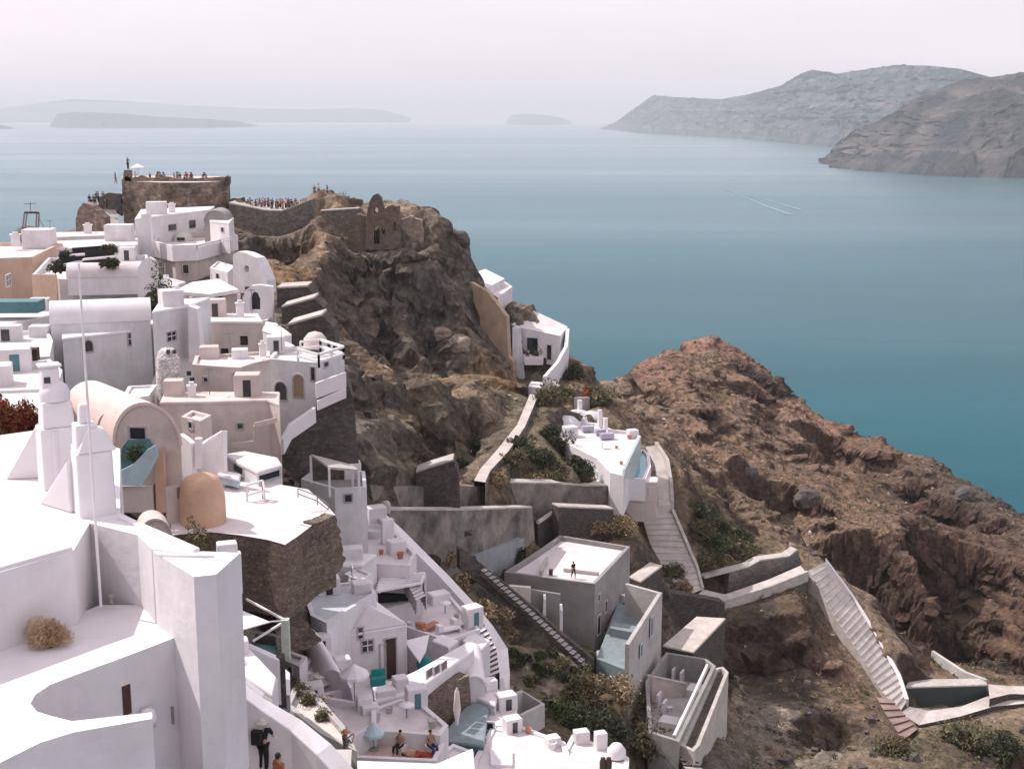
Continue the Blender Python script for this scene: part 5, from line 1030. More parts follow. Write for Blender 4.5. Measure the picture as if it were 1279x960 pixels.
p = at(518, 834, 75); o = MB(); q = [at(505, 800, 77), at(536, 792, 78), at(532, 812, 76), at(524, 826, 75)]; o.add(q + [v - Vector((0, 0, .1)) for v in q], [(0, 3, 2, 1), (4, 5, 6, 7), (0, 1, 5, 4), (1, 2, 6, 5), (2, 3, 7, 6), (3, 0, 4, 7)]); tag(o.build("white_canopy", CLOTH, loc=q[2] - Vector((0, 0, .1))), "pointed white cloth canopy by the turquoise planter", "canopy")
for i, (x, y, Y, mt) in enumerate([(560, 790, "u6", CLOTH), (578, 782, "u6", CLOTH), (396, 850, "m6", CREAM), (412, 856, "m6", CREAM), (536, 787, "u6", PINKB)]):
    p = onz(x, y, HOUSES[Y][2] - .25); o = MB().box(p + Vector((0, 0, .3)), 1.6, .6, .12, .5 + .1 * i).box(p + Vector((-.55, -.32, .5)), .35, .6, .35, .5 + .1 * i)
    for dx in (-.7, .7): o.box(p + Vector((dx, dx * .5, .12)), .1, .5, .24, .5)
    tag(o.build("sun_lounger", mt, loc=p), ["white lounger on the terrace under the spiral steps", "white lounger next to the diagonal wall", "cream lounger on the terrace below the outcrop", "cream lounger beside the long rounded vault", "terracotta lounger near the spiral steps"][i], "lounger", "loungers on the lower terraces")

# small things standing about on the terraces
win("u3", 3, 430, 742, 6, 9, bars=False); win("w2", 0, 604, 890, 5, 12, name="door", bars=False, pane=TEAL); win("m3", 1, 470, 958, 8, 8, bars=False); win("m1", 4, 500, 925, 7, 9, name="door", bars=False, pane=TEAL); win("knoll", 1, 722, 572, 5, 6, bars=False); win("knoll", 2, 745, 592, 5, 8, name="door", bars=False, pane=BLUE)
win("u1", 5, 440, 712, 6, 10, bars=False); win("u6", 0, 530, 800, 5, 9, name="door", bars=False, pane=TEAL); win("shade", 1, 435, 622, 8, 9, bars=True); win("kfront", 0, 738, 614, 5, 5, bars=False)
rq = random.Random(9)
def pots(key, where, pts, dz=.3):
    for x, y in pts:
        zt = HOUSES[key][2] - dz; p = onz(x, y, zt); r_ = rq.uniform(.16, .26); mt = rq.choice([PINKB, CLOTH, CONCL])
        o = tag(MB().lathe(p, [(r_ * .7, 0), (r_, r_ * 1.6), (r_ * 1.1, r_ * 1.7), (r_ * .9, r_ * 1.7), (r_ * .8, r_ * 1.4), (0, r_ * 1.4)], 12).build("flower_pot", mt, loc=p), "small flower pot standing %s" % where, "flower pot", "flower pots " + where)
pots("u1", "on the upper terrace inside the diagonal white wall", [(450, 690), (476, 692), (500, 697)], .35)
pots("u6", "on the rosy terrace above the spiral steps", [(512, 782), (520, 760), (570, 772)], .25)
pots("m1", "on the broad curved terrace above the sun deck", [(470, 900), (486, 890), (540, 908)], .2)
pots("m5", "round the foot of the white parasol", [(400, 880), (412, 876), (462, 890), (430, 915)])
pots("w5", "on the wide bottom roof terrace", [(604, 930), (690, 935), (660, 915)], .12)
pots("lt", "inside the roofless grey terrace house", [(850, 870), (836, 888)], 2.3)
pots("garden", "on the dark planted roof garden", [(60, 340), (100, 335)], .5)
pots("ptop", "beside the white pergola posts", [(240, 397), (300, 398), (322, 397)], .25)
pots("knoll", "on the knoll house roof terrace", [(770, 560), (776, 580), (786, 548)], .35)
for lbl, key, x, y, dz in [("small round white table on the broad curved terrace", "m1", 508, 896, .2), ("small round white table on the rosy terrace by the spiral steps", "u6", 556, 765, .25), ("small round white table in the knoll house terrace corner", "knoll", 752, 560, .35), ("low round table on the small rosy walled terrace", "pinkt", 768, 825, .12), ("small round table by the pergola on the middle terrace", "ptop", 262, 396, .25)]:
    p = onz(x, y, HOUSES[key][2] - dz); rt = empty("table", p, lbl, "table"); MB().lathe(p + Vector((0, 0, .7)), [(.42, 0), (.42, .04), (0, .045)], 18).build("table_top", CLOTH, rt); MB().tube([p, p + Vector((0, 0, .7))], .04, 8).build("leg", METAL, rt)
for lbl, x, y, Y in [("tall street lamp at the bend of the level path", 1010, 700, 146), ("tall street lamp at the head of the broad steps", 806, 640, 148.5)]:
    p = at(x, y, Y); rt = empty("street_lamp", p, lbl, "street lamp"); MB().tube([p - Vector((0, 0, .5)), p + Vector((0, 0, 3.2))], .05, 8).build("post", METAL, rt); MB().lathe(p + Vector((0, 0, 3.2)), [(.10, 0), (.18, .12), (.16, .35), (.05, .45), (0, .5)], 12).build("lantern", CREAM, rt)

for a_ in [("u1", 440, 656, 1.6, 1.2, 1.6, .3, .35, WHITE, GLASS), ("u1", 495, 690, 1.2, 1, 1.0, .5, .35), ("u1", 470, 650, 1.4, 1.1, 1.2, .4, .35), ("u2", 436, 698, 1.8, 1, .9, .2, 0), ("u3", 410, 740, 1.4, 1, 1.1, .3, .15, WHITE, GLASS), ("u3", 452, 738, 1.2, 1, .7, .3, .15),
           ("u6", 590, 782, 1.2, 1, 1.5, .6, .25, WHITE, TEAL), ("u6", 548, 752, 1.4, 1, .8, .5, .25), ("u6", 520, 755, 1.0, 1, 1.5, .4, .25), ("u7", 490, 724, 1.2, 1, 1.2, .4, .2), ("w1", 500, 862, .8, .8, .9, .4, 0), ("w1", 480, 868, 1.2, .8, .5, .4, 0), ("w2", 612, 862, .8, .7, .8, .4, 0), ("w3", 632, 884, 1.2, .9, 1.0, .4, 0, WHITE, GLASS),
           ("w5", 640, 912, 1.0, .8, .9, .4, .12, WHITE, GLASS), ("w5", 690, 930, .8, .7, .6, .4, .12), ("w6", 726, 926, .9, .7, .8, .3, .1), ("w6", 750, 934, .7, .6, 1.1, .3, .1), ("m1", 520, 882, 1.1, .8, 1.2, .3, .2, WHITE, TEAL), ("m1", 462, 896, .9, .7, .8, .3, .2), ("m4", 520, 888, .8, .7, .7, .3, 0), ("m5", 392, 876, 1.0, .8, 1.1, .3, .3, WHITE, GLASS), ("m5", 455, 886, .8, .7, .8, .3, .3),
           ("m6", 402, 815, 1.1, .9, 1.2, .3, .3, WHITE, GLASS), ("m6", 428, 836, .9, .8, .8, .3, .3), ("m8", 300, 812, .7, .6, .6, .4, .15), ("b1", 284, 696, .8, .6, .7, .3, 0), ("b3", 300, 816, .6, .5, .6, .3, 0), ("knoll", 712, 545, 1.6, 1.3, 1.3, .4, .35, WHITE, BLUE), ("knoll", 790, 546, 1.2, 1, 1.0, .4, .35)]: annex(*a_)
house("g1", "house", "small white house tucked under the rear slatted pergola", [(430, 716), (450, 726), (466, 716), (446, 708)], 80, ref=1, h=3, wall=WHITE, roof=WHITEC, dep=.15, group=G_); win("g1", 0, 439, 731, 5, 8, bars=False)
house("g2", "house", "small white stair house at the elbow of the diagonal white wall", [(578, 800), (600, 812), (612, 800), (590, 790)], 79, ref=1, h=3, wall=GREYSHADE, roof=WHITEC, group=G_); win("g2", 0, 588, 815, 5, 8, name="door", bars=False, pane=TEAL)
house("g3", "house", "tiny white flat block beside the long rounded vault", [(350, 822), (374, 832), (384, 820), (362, 812)], 66, ref=1, h=3, wall=WHITE, roof=ROOFP, dep=.15, group=G_); win("g3", 0, 362, 836, 5, 7, bars=False)
house("g4", "house", "white stepped block at the bottom edge left of the wide roof terrace", [(548, 940), (572, 950), (592, 938), (566, 928)], 64, ref=1, h=3, wall=WHITE, roof=ROOFP, dep=.15, group=G_)
house("g5", "house", "narrow white house wall between the turquoise planter and the spiral steps", [(540, 800), (560, 808), (572, 800), (552, 792)], 79, ref=1, h=2.4, wall=WHITE, roof=WHITEC, group=G_)
strip("stone_steps", "narrow white steps between the upper terrace and the tall door house", [(500, 716, 86), (512, 736, 84), (520, 752, 82.5)], [(510, 712), (524, 730), (532, 746)], 9, 1, WHITEC, riser=CONCL, pad=False)
strip("stone_steps", "narrow white steps down from the diagonal wall to the wide roof terrace", [(596, 872, 78), (604, 888, 76.5), (612, 902, 75)], [(606, 868), (615, 883), (624, 896)], 8, 1, WHITEC, riser=CONCL, pad=False)
# ------------------------------------------------------------------ terrain
GREY = (0.17, 0.155, 0.135); TAN = (0.33, 0.26, 0.195); OCH = (0.36, 0.235, 0.13); HILL = (0.255, 0.18, 0.135)
RED = (0.27, 0.16, 0.125); DARK = (0.07, 0.06, 0.055); SCR = (0.16, 0.14, 0.085); PALE = (0.36, 0.32, 0.265)  # DARK also paints shade into gullies and crags
TC = []
def T(px, py, Y, c=HILL, r=1.0):
    p = at(px, py, Y); TC.append((p.x, p.y, p.z, c, r))
def G(px, Y, drop, c=GREY, r=0.3):
    p = at(px, 480, Y); TC.append((p.x, Y, HC - drop, c, r))
# village side, under the houses
for px, Y, d in [(-300, 5, 16), (700, 5, 40), (-600, 15, 12), (-200, 15, 12), (60, 15, 13), (300, 15, 18), (640, 15, 40), (1200, 15, 60), (0, 24, 11), (150, 24, 12), (250, 30, 19), (300, 25, 22), (330, 30, 24),
                 (-300, 50, 16), (0, 45, 16), (150, 50, 18), (250, 50, 22), (320, 48, 30), (420, 48, 38), (0, 75, 17), (130, 70, 19), (220, 66, 22), (230, 78, 21), (330, 72, 24),
                 (-300, 100, 16), (0, 100, 19), (120, 95, 20.5), (220, 90, 22), (300, 85, 24), (340, 88, 26), (-300, 150, 17), (0, 130, 18), (120, 120, 18.5), (220, 115, 20), (300, 110, 22),
                 (0, 165, 17), (120, 155, 17), (220, 150, 18), (290, 150, 18), (60, 185, 17), (120, 190, 15), (180, 188, 14.5), (240, 190, 14.5), (290, 188, 15.5), (320, 190, 14.5),
                 (-300, 190, 24), (-300, 240, 60), (-300, 300, 132), (0, 200, 24), (0, 240, 60), (0, 300, 132), (120, 215, 26), (120, 250, 62), (130, 310, 134), (260, 215, 22), (260, 250, 62), (260, 310, 134),
                 (380, 215, 24), (390, 250, 62), (400, 310, 134), (520, 205, 34), (530, 240, 72), (540, 290, 134), (640, 225, 62), (650, 270, 100), (650, 320, 134), (-300, 420, 134), (200, 420, 134), (600, 420, 134),
                 (1000, 430, 134), (1500, 430, 134), (700, 197, 47), (735, 212, 56), (655, 205, 46), (760, 250, 62), (770, 300, 100), (780, 360, 134), (860, 420, 134)]:
    G(px, Y, d, TAN if Y > 170 else GREY)
G(330, 64, 25.5); G(400, 63, 28); G(300, 58, 25)
# castle rock: crest, face, foot
for a in [(150, 300, 182, TAN), (290, 262, 184, TAN), (330, 262, 182, GREY), (390, 262, 180, TAN), (400, 250, 184, TAN), (430, 252, 186, TAN), (455, 252, 186, TAN), (500, 272, 180, TAN), (515, 270, 184, TAN), (545, 278, 184, GREY),
          (575, 296, 182, TAN), (596, 315, 182, TAN), (612, 330, 182, GREY), (300, 300, 168), (350, 300, 166, TAN), (400, 300, 168, TAN), (450, 308, 172), (350, 345, 152, OCH), (400, 350, 155, OCH), (440, 345, 160, GREY), (500, 330, 168), (550, 340, 172), (590, 350, 176),
          (420, 395, 142), (400, 420, 128), (450, 400, 146), (500, 390, 154), (550, 400, 162), (580, 410, 168), (430, 460, 118), (455, 470, 122), (500, 450, 140), (540, 440, 152, TAN), (580, 450, 160, OCH), (620, 465, 166, OCH), (645, 478, 168),
          (440, 520, 110), (455, 560, 106, PALE), (475, 540, 108, PALE), (490, 500, 120), (520, 500, 132, OCH), (560, 490, 144, OCH), (600, 500, 152, TAN), (640, 500, 158),
          (500, 580, 112, PALE), (520, 560, 118, OCH), (540, 575, 120, OCH), (565, 540, 130, TAN), (600, 540, 136), (630, 530, 146), (455, 592, 103), (400, 600, 94), (580, 580, 122, GREY), (620, 575, 130), (660, 510, 160, SCR), (680, 500, 165, SCR),
          (480, 610, 105, GREY), (520, 605, 108, GREY), (560, 600, 113, TAN), (600, 602, 118, TAN), (640, 600, 126, OCH), (680, 595, 130, OCH)]:
    T(*(a if len(a) == 4 else (*a, GREY)), 1.0)
# shelf behind the long retaining wall, then the gully floor before it
for a in [(480, 632, 101.5, GREY), (560, 634, 115, GREY), (650, 634, 126, GREY), (720, 632, 131, GREY), (780, 636, 133, TAN)]: T(*a, 0.3)
for px, Y, d in [(480, 97, 39.5), (560, 107, 40.5), (650, 119, 42), (720, 126, 43), (780, 128, 45)]: G(px, Y, d, SCR, 0.4)
for a in [(500, 680, 102), (540, 715, 103), (600, 722, 111), (600, 770, 104), (640, 800, 103), (660, 840, 101, PALE), (700, 850, 101, PALE), (680, 830, 102, PALE), (655, 825, 102, PALE), (740, 880, 98), (780, 920, 96), (800, 960, 94), (700, 900, 95), (650, 870, 97), (740, 940, 92), (640, 900, 92),
          (640, 705, 119), (700, 720, 119), (740, 660, 128, OCH), (770, 655, 131, OCH), (770, 690, 128, OCH), (740, 812, 111), (800, 720, 127, GREY), (820, 700, 130, GREY), (840, 750, 124, GREY), (820, 850, 108, GREY), (860, 890, 104, GREY), (850, 950, 98, GREY)]:
    T(*(a if len(a) == 4 else (*a, SCR)), 0.5)
# gully under the lower houses, off to the camera
for px, Y, d in [(400, 84, 31), (470, 84, 36), (540, 82, 38), (600, 80, 40), (430, 70, 34), (520, 68, 37), (620, 66, 41), (480, 55, 38), (640, 50, 44), (900, 40, 60), (1300, 40, 80), (760, 60, 46), (900, 70, 54), (1200, 80, 66)]: G(px, Y, d, GREY, 0.4)
# middle knoll with the white house, path, steps
for a in [(700, 560, 138, SCR), (740, 585, 136, SCR), (690, 520, 150, SCR), (720, 500, 165, TAN), (745, 480, 180, TAN), (700, 480, 172, SCR), (800, 560, 152), (820, 600, 150), (840, 560, 172), (830, 520, 200), (790, 520, 168),
          (822, 650, 148, TAN), (800, 650, 147, TAN), (850, 690, 145, TAN), (830, 700, 143, TAN), (880, 745, 139, TAN), (860, 755, 137, TAN), (875, 700, 149, SCR), (880, 670, 156, SCR), (920, 690, 156, SCR), (950, 720, 145, TAN), (1005, 700, 147, TAN),
          (1000, 680, 158), (900, 640, 172), (860, 610, 178)]:
    T(*(a if len(a) == 4 else (*a, HILL)), 0.7)
# brown headland: crest and near flank
for a in [(785, 452, 240, RED), (800, 441, 265, RED), (820, 432, 285, RED), (845, 426, 305, RED), (870, 427, 322, RED), (900, 432, 318, RED)]: T(*a, 0.4)
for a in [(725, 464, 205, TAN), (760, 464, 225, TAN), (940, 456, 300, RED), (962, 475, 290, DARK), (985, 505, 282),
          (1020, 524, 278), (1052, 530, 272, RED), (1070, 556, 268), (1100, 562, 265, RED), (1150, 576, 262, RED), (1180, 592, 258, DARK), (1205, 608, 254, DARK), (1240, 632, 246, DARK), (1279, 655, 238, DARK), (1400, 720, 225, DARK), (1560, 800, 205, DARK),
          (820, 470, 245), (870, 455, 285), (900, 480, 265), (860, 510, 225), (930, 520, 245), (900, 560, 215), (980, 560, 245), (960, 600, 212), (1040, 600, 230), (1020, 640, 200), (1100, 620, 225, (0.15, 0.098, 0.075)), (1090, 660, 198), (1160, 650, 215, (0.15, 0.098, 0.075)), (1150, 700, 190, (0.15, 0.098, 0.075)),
          (1230, 700, 205, (0.15, 0.098, 0.075)), (1279, 740, 195, (0.15, 0.098, 0.075)), (1220, 770, 175, (0.15, 0.098, 0.075)), (1060, 700, 180), (1080, 760, 158), (1120, 780, 160, DARK), (1050, 740, 158), (1160, 830, 150, (0.15, 0.098, 0.075)), (1200, 850, 150, (0.15, 0.098, 0.075)), (1240, 830, 160, DARK), (1279, 830, 165, DARK), (1400, 860, 165), (1600, 900, 160)]:  # deep browns and DARK put crevice shade into the ground colour
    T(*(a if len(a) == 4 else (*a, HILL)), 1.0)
# behind the crest it drops to the sea
for px, Y, d in [(740, 235, 72), (800, 310, 90), (870, 365, 92), (950, 345, 104), (1050, 320, 108), (1150, 305, 112), (1279, 285, 122), (1450, 265, 128), (870, 395, 134), (980, 385, 134), (1100, 360, 134), (1279, 330, 134), (1500, 310, 134), (1700, 260, 134), (1700, 220, 120)]: G(px, Y, d, HILL, 0.5)
# path to the right, flank under it painted dark for its shade
for a in [(1030, 705, 145, TAN), (1080, 790, 138, TAN), (1125, 878, 130, TAN), (1160, 895, 130, TAN), (1230, 880, 133, TAN), (1279, 868, 134, TAN), (1400, 880, 134, TAN),
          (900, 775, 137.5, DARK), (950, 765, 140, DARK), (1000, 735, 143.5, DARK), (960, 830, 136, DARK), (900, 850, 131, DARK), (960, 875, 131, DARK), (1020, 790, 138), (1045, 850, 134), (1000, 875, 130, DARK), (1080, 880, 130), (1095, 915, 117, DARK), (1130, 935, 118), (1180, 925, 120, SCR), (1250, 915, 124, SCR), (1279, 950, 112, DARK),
          (905, 885, 126, PALE), (940, 900, 125, PALE), (980, 920, 121, PALE), (1040, 955, 115, PALE), (940, 960, 110, PALE), (900, 930, 112, GREY), (1200, 960, 104, SCR), (1100, 960, 104, TAN)]:
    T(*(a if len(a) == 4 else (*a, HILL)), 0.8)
for px, Y, d in [(1000, 80, 62), (1400, 100, 74), (1100, 60, 70), (1600, 130, 84)]: G(px, Y, d, GREY, 0.5)

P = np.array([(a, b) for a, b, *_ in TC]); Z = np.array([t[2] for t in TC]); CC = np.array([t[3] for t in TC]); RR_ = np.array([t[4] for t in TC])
# reject near-duplicate footings, then a linear radial surface through the rest
def rbf(P, Z, smooth=0.6):
    D = np.linalg.norm(P[:, None] - P[None], axis=2); n = len(P)
    A = np.zeros((n + 3, n + 3)); A[:n, :n] = -D - smooth * np.eye(n) * -1.0
    A[:n, n] = 1; A[:n, n + 1:] = P; A[n, :n] = 1; A[n + 1:, :n] = P.T
    return np.linalg.solve(A, np.r_[Z, 0, 0, 0])
WT = rbf(P, Z)
def base_height(Q):
    out = np.empty(len(Q))
    for k in range(0, len(Q), 20000):
        q = Q[k:k + 20000]; D = np.linalg.norm(q[:, None] - P[None], axis=2)
        out[k:k + 20000] = -D @ WT[:len(P)] + WT[len(P)] + q @ WT[len(P) + 1:]
    return out
def idw(Q, A, p=3.5):
    out = np.empty((len(Q), A.shape[1]))
    for k in range(0, len(Q), 20000):
        q = Q[k:k + 20000]; D = np.linalg.norm(q[:, None] - P[None], axis=2) + 1.0
        w_ = D ** -p; out[k:k + 20000] = (w_ @ A) / w_.sum(1)[:, None]
    return out
GX0, GX1, GY0, GY1, ST_ = -185.0, 265.0, 4.0, 424.0, 0.4
cx = np.arange(GX0, GX1 + 2.9, 3.0); cy = np.arange(GY0, GY1 + 2.9, 3.0)
QX, QY = np.meshgrid(cx, cy); Q = np.c_[QX.ravel(), QY.ravel()]
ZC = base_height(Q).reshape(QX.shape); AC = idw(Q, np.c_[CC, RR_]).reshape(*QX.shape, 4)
def bil(A, x, y):
    i = np.clip((x - cx[0]) / 3.0, 0, len(cx) - 1.001); j = np.clip((y - cy[0]) / 3.0, 0, len(cy) - 1.001)
    a = i.astype(int); b_ = j.astype(int); u = i - a; v = j - b_
    if A.ndim == 3: u = u[:, None]; v = v[:, None]
    return (A[b_, a] * (1 - u) * (1 - v) + A[b_, a + 1] * u * (1 - v) + A[b_ + 1, a] * (1 - u) * v + A[b_ + 1, a + 1] * u * v)
fx = np.arange(GX0, GX1, ST_); fy = np.arange(GY0, GY1, ST_)
X, Y = np.meshgrid(fx, fy); X = X.ravel(); Y = Y.ravel()
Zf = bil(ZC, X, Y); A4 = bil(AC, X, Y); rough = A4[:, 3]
PW = np.zeros(len(X)); WS = np.zeros(len(X)); ZS = np.zeros(len(X))
# crags: terraces cut by noise
big = fbm(X / 26, Y / 26, Z.mean() * 0 + X * 0, 4, 5)
cr_ = fbm(X / 11, Y / 11, X * 0 + 3, 5, 9, ridged=True)
sl = (vnoise(X / 40, Y / 40, X * 0, 77) * .5 + .5)
Zf = Zf + rough * (big * 1.6 + cr_ * 1.5 * (0.4 + sl))
# explicit scarps: (px, py, Y, radius, depth): a bite out of the slope, steep toward the sun side
def bite(px, py, Yd, rx, ry, dep, rot=0.0, edge=0.35):
    global Zf
    p = at(px, py, Yd); c, s_ = math.cos(rot), math.sin(rot)
    dx = X - p.x; dy = Y - p.y; m_ = (abs(dx) < 40) & (abs(dy) < 40)
    u = (dx * c + dy * s_) / rx; v = (-dx * s_ + dy * c) / ry
    wob = 0.35 * fbm(X[m_] / 5, Y[m_] / 5, X[m_] * 0 + 1, 3, 3)
    r_ = np.sqrt(u[m_] ** 2 + v[m_] ** 2) + wob
    g = 1 / (1 + np.exp((r_ - 1) / (edge * 0.25)))
    ramp = np.clip(0.5 - 0.75 * u[m_], 0, 1)      # deepest on the -u side, opens out to +u
    Zf[m_] -= 1.9 * dep * g * ramp
for b_ in [(1000, 625, 196, 12, 9, 7, 0.1), (1115, 730, 178, 11, 15, 13, 0.0), (1110, 590, 240, 9, 8, 6, .3), (1210, 640, 225, 10, 9, 7, .2), (1050, 560, 252, 8, 7, 6, 0), (915, 620, 180, 6, 7, 4, 0),
           (1190, 790, 172, 14, 12, 9, .3), (1250, 720, 195, 13, 12, 9, 0), (960, 520, 262, 7, 6, 4, 0), (975, 470, 280, 6, 12, 6, 0.5), (1150, 860, 142, 8, 5, 4, 0), (1085, 912, 122, 8, 4, 3, .5), (1170, 620, 235, 7, 8, 5, 0),
           (770, 480, 200, 5, 6, 3, 0), (840, 520, 225, 6, 6, 3, 0.3), (545, 470, 150, 5, 8, 4, 0.2), (480, 420, 145, 6, 9, 5, 0.3), (520, 370, 160, 7, 9, 5, .2), (440, 370, 152, 5, 7, 4, 0), (575, 420, 165, 5, 6, 4, .3), (360, 310, 165, 5, 6, 4, 0),
           (590, 560, 128, 7, 9, 5, 0), (650, 555, 140, 6, 10, 5, 0.4), (1075, 690, 184, 7, 9, 6, .2), (1140, 800, 158, 6, 8, 6, .1), (1265, 790, 172, 10, 10, 8, .2), (885, 560, 205, 5, 7, 4, .2), (990, 680, 165, 7, 6, 4, .2), (1030, 570, 238, 7, 6, 5, .1), (430, 440, 128, 4, 6, 4, .2), (470, 350, 165, 5, 6, 4, 0)]:
    bite(*b_)
# paths sit on made ground: cut and fill along them
for (ax, ay, az, rad) in PADS:
    m_ = (np.abs(X - ax) < rad + 6) & (np.abs(Y - ay) < rad + 6); d_ = np.hypot(X[m_] - ax, Y[m_] - ay)
    w_ = np.clip((rad + 5 - d_) / 5, 0, 1); w_ = w_ * w_ * (3 - 2 * w_); PW[m_] = np.maximum(PW[m_], w_)
    WS[m_] += w_ ** 4 + 1e-9; ZS[m_] += (w_ ** 4 + 1e-9) * az
Zf = np.where(PW > 0, Zf * (1 - PW) + PW * (ZS / np.maximum(WS, 1e-9) - .7), Zf); rough = rough * (1 - .75 * PW)
# ledges: the slope breaks into small cliffs and benches
wobl = fbm(X / 17, Y / 17, X * 0 + 8, 4, 131) * 7 + 0.05 * X
for st_, am in ((6.5, 0.5), (2.6, 0.4)):
    t_ = (Zf + wobl) / st_; fr = t_ - np.floor(t_); s_ = np.clip((fr - 0.36) / 0.28, 0, 1); s_ = s_ * s_ * (3 - 2 * s_)
    k_ = np.clip(fbm(X / 14, Y / 14, X * 0 + st_, 3, 211) * 1.6 + 0.65, 0, 1) * np.clip((rough - 0.3) * 2.0, 0, 1)
    Zf = Zf + (st_ * (np.floor(t_) + s_) - wobl - Zf) * am * k_
Zf = np.maximum(Zf, -8.0)
ny, nx = len(fy), len(fx)
Zg = Zf.reshape(ny, nx); gy, gx = np.gradient(Zg, ST_)
Nn = np.stack([-gx, -gy, np.ones_like(gx)], -1); Nn /= np.linalg.norm(Nn, axis=2, keepdims=True); Nn = Nn.reshape(-1, 3)
steep = 1 - Nn[:, 2]
d1 = fbm(X / 4.2, Y / 4.2, Zf / 2.2, 5, 61, ridged=True, gain=0.62)
d2 = fbm(X / 9, Y / 9, Zf / 5, 3, 81)
disp = (rough * (0.25 + 1.5 * np.clip(steep * 2, 0, 1))) * (d1 * 1.35 + d2 * 0.9 + .35 * fbm(X / 1.3, Y / 1.3, Zf / 1.0, 3, 99, ridged=True))
VT = np.c_[X, Y, Zf] + Nn * disp[:, None]
# ---- keep the ground clear of every wall, path and roof: cut it down where it would bury them
W_, H_ = 1500, 1060; OX, OY = 110, 50
DB = np.full((H_, W_), 1e9, np.float32)
def rast(poly):
    pp = [proj(*v) for v in poly]; xs = np.array([p[0] for p in pp]) + OX; ys = np.array([p[1] for p in pp]) + OY
    x0, x1 = max(int(xs.min()), 0), min(int(xs.max()) + 2, W_); y0, y1 = max(int(ys.min()), 0), min(int(ys.max()) + 2, H_)
    if x0 >= x1 or y0 >= y1: return
    nn = Vector((0, 0, 0)); k = len(poly)
    for i in range(k): nn += (Vector(poly[i]) - Vector(poly[0])).cross(Vector(poly[(i + 1) % k]) - Vector(poly[0]))
    if nn.length < 1e-6: return
    nn.normalize()
    gx_, gy_ = np.meshgrid(np.arange(x0, x1), np.arange(y0, y1)); ins = np.zeros(gx_.shape, bool)
    for i in range(k):
        xa, ya, xb, yb = xs[i], ys[i], xs[(i + 1) % k], ys[(i + 1) % k]
        if ya == yb: continue
        c = ((ya > gy_) != (yb > gy_)) & (gx_ < (xb - xa) * (gy_ - ya) / (yb - ya) + xa); ins ^= c
    u = (gx_ - OX - CX) / F; v = (CY - gy_ + OY) / F; rx, ry, rz = u, CT + v * ST, -ST + v * CT
    den = rx * nn.x + ry * nn.y + rz * nn.z; num = (Vector(poly[0]) - Vector((0, 0, HC))).dot(nn)
    with np.errstate(all='ignore'): t = num / den * ry
    ylo = min(v_[1] for v_ in poly) - 1; yhi = max(v_[1] for v_ in poly) + 1
    t = np.clip(t, ylo, yhi); sl_ = DB[y0:y1, x0:x1]
    sl_[ins] = np.minimum(sl_[ins], t[ins])
for pl_ in VIS: rast(pl_)
for P_, zz_ in FOOT:                          # no ground inside a house
    xs_ = [v.x for v in P_]; ys_ = [v.y for v in P_]
    b_ = np.where((VT[:, 0] > min(xs_) - .3) & (VT[:, 0] < max(xs_) + .3) & (VT[:, 1] > min(ys_) - .3) & (VT[:, 1] < max(ys_) + .3))[0]; ins = np.zeros(len(b_), bool)
    for i in range(len(P_)):
        xa, ya, xb, yb = xs_[i], ys_[i], xs_[(i + 1) % len(P_)], ys_[(i + 1) % len(P_)]
        if ya != yb: ins ^= ((ya > VT[b_, 1]) != (yb > VT[b_, 1])) & (VT[b_, 0] < (xb - xa) * (VT[b_, 1] - ya) / (yb - ya) + xa)
    VT[b_[ins], 2] = np.minimum(VT[b_[ins], 2], zz_)
act = np.where((VT[:, 1] > 8))[0]; low = np.zeros(len(VT))
for it in range(130):
    q_ = VT[act]; z_ = q_[:, 2] - low[act] - HC + 0.25; f_ = q_[:, 1] * CT - z_ * ST
    uu = (CX + F * q_[:, 0] / f_ + OX).astype(int); vv_ = (CY - F * (q_[:, 1] * ST + z_ * CT) / f_ + OY).astype(int)
    ok = (uu >= 0) & (uu < W_) & (vv_ >= 0) & (vv_ < H_); hitm = np.zeros(len(act), bool)
    hitm[ok] = q_[ok, 1] < DB[vv_[ok], uu[ok]] + 0.15; hitm &= DB[np.clip(vv_, 0, H_ - 1), np.clip(uu, 0, W_ - 1)] < 1e8
    act = act[hitm]
    if not len(act): break
    low[act] += 0.25
lg = low.reshape(ny, nx)
for it in range(26):
    g2 = lg.copy()
    for sh in ((1, 0), (-1, 0), (0, 1), (0, -1)): g2 = np.maximum(g2, np.roll(lg, sh, (0, 1)) - 0.45)
    lg = g2
for it in range(2): lg = np.maximum(lg, (lg + np.roll(lg, 1, 0) + np.roll(lg, -1, 0) + np.roll(lg, 1, 1) + np.roll(lg, -1, 1)) / 5)
VT[:, 2] -= lg.ravel()
zz2 = VT[:, 2].reshape(ny, nx)                # knock off lone spikes left between cuts
for it in range(6):
    nb = np.sort(np.stack([np.roll(zz2, sh, (0, 1)) for sh in ((2, 0), (-2, 0), (0, 2), (0, -2), (1, 1), (-1, -1), (1, -1), (-1, 1))]), 0); lim = nb[2] + .9
    zz2 = np.where((zz2 > lim) & (lg > -1), lim, zz2)
VT[:, 2] = zz2.ravel()
HT = VT[:, 2].reshape(ny, nx)
def ground(x, y):
    i = min(max((x - GX0) / ST_, 0), nx - 2); j = min(max((y - GY0) / ST_, 0), ny - 2)
    a = int(i); b = int(j); u = i - a; v = j - b
    return float(HT[b, a] * (1 - u) * (1 - v) + HT[b, a + 1] * u * (1 - v) + HT[b + 1, a] * (1 - u) * v + HT[b + 1, a + 1] * u * v)
def hit(px, py, y0=60, y1=420, st=0.5):
    """walk the sight line to the terrain"""
    r = ray(px, py); yy = y0
    while yy < y1:
        s = yy / r[1]; x = r[0] * s; z = HC + r[2] * s
        if z < ground(x, yy): return Vector((x, yy, ground(x, yy)))
        yy += st
    return None
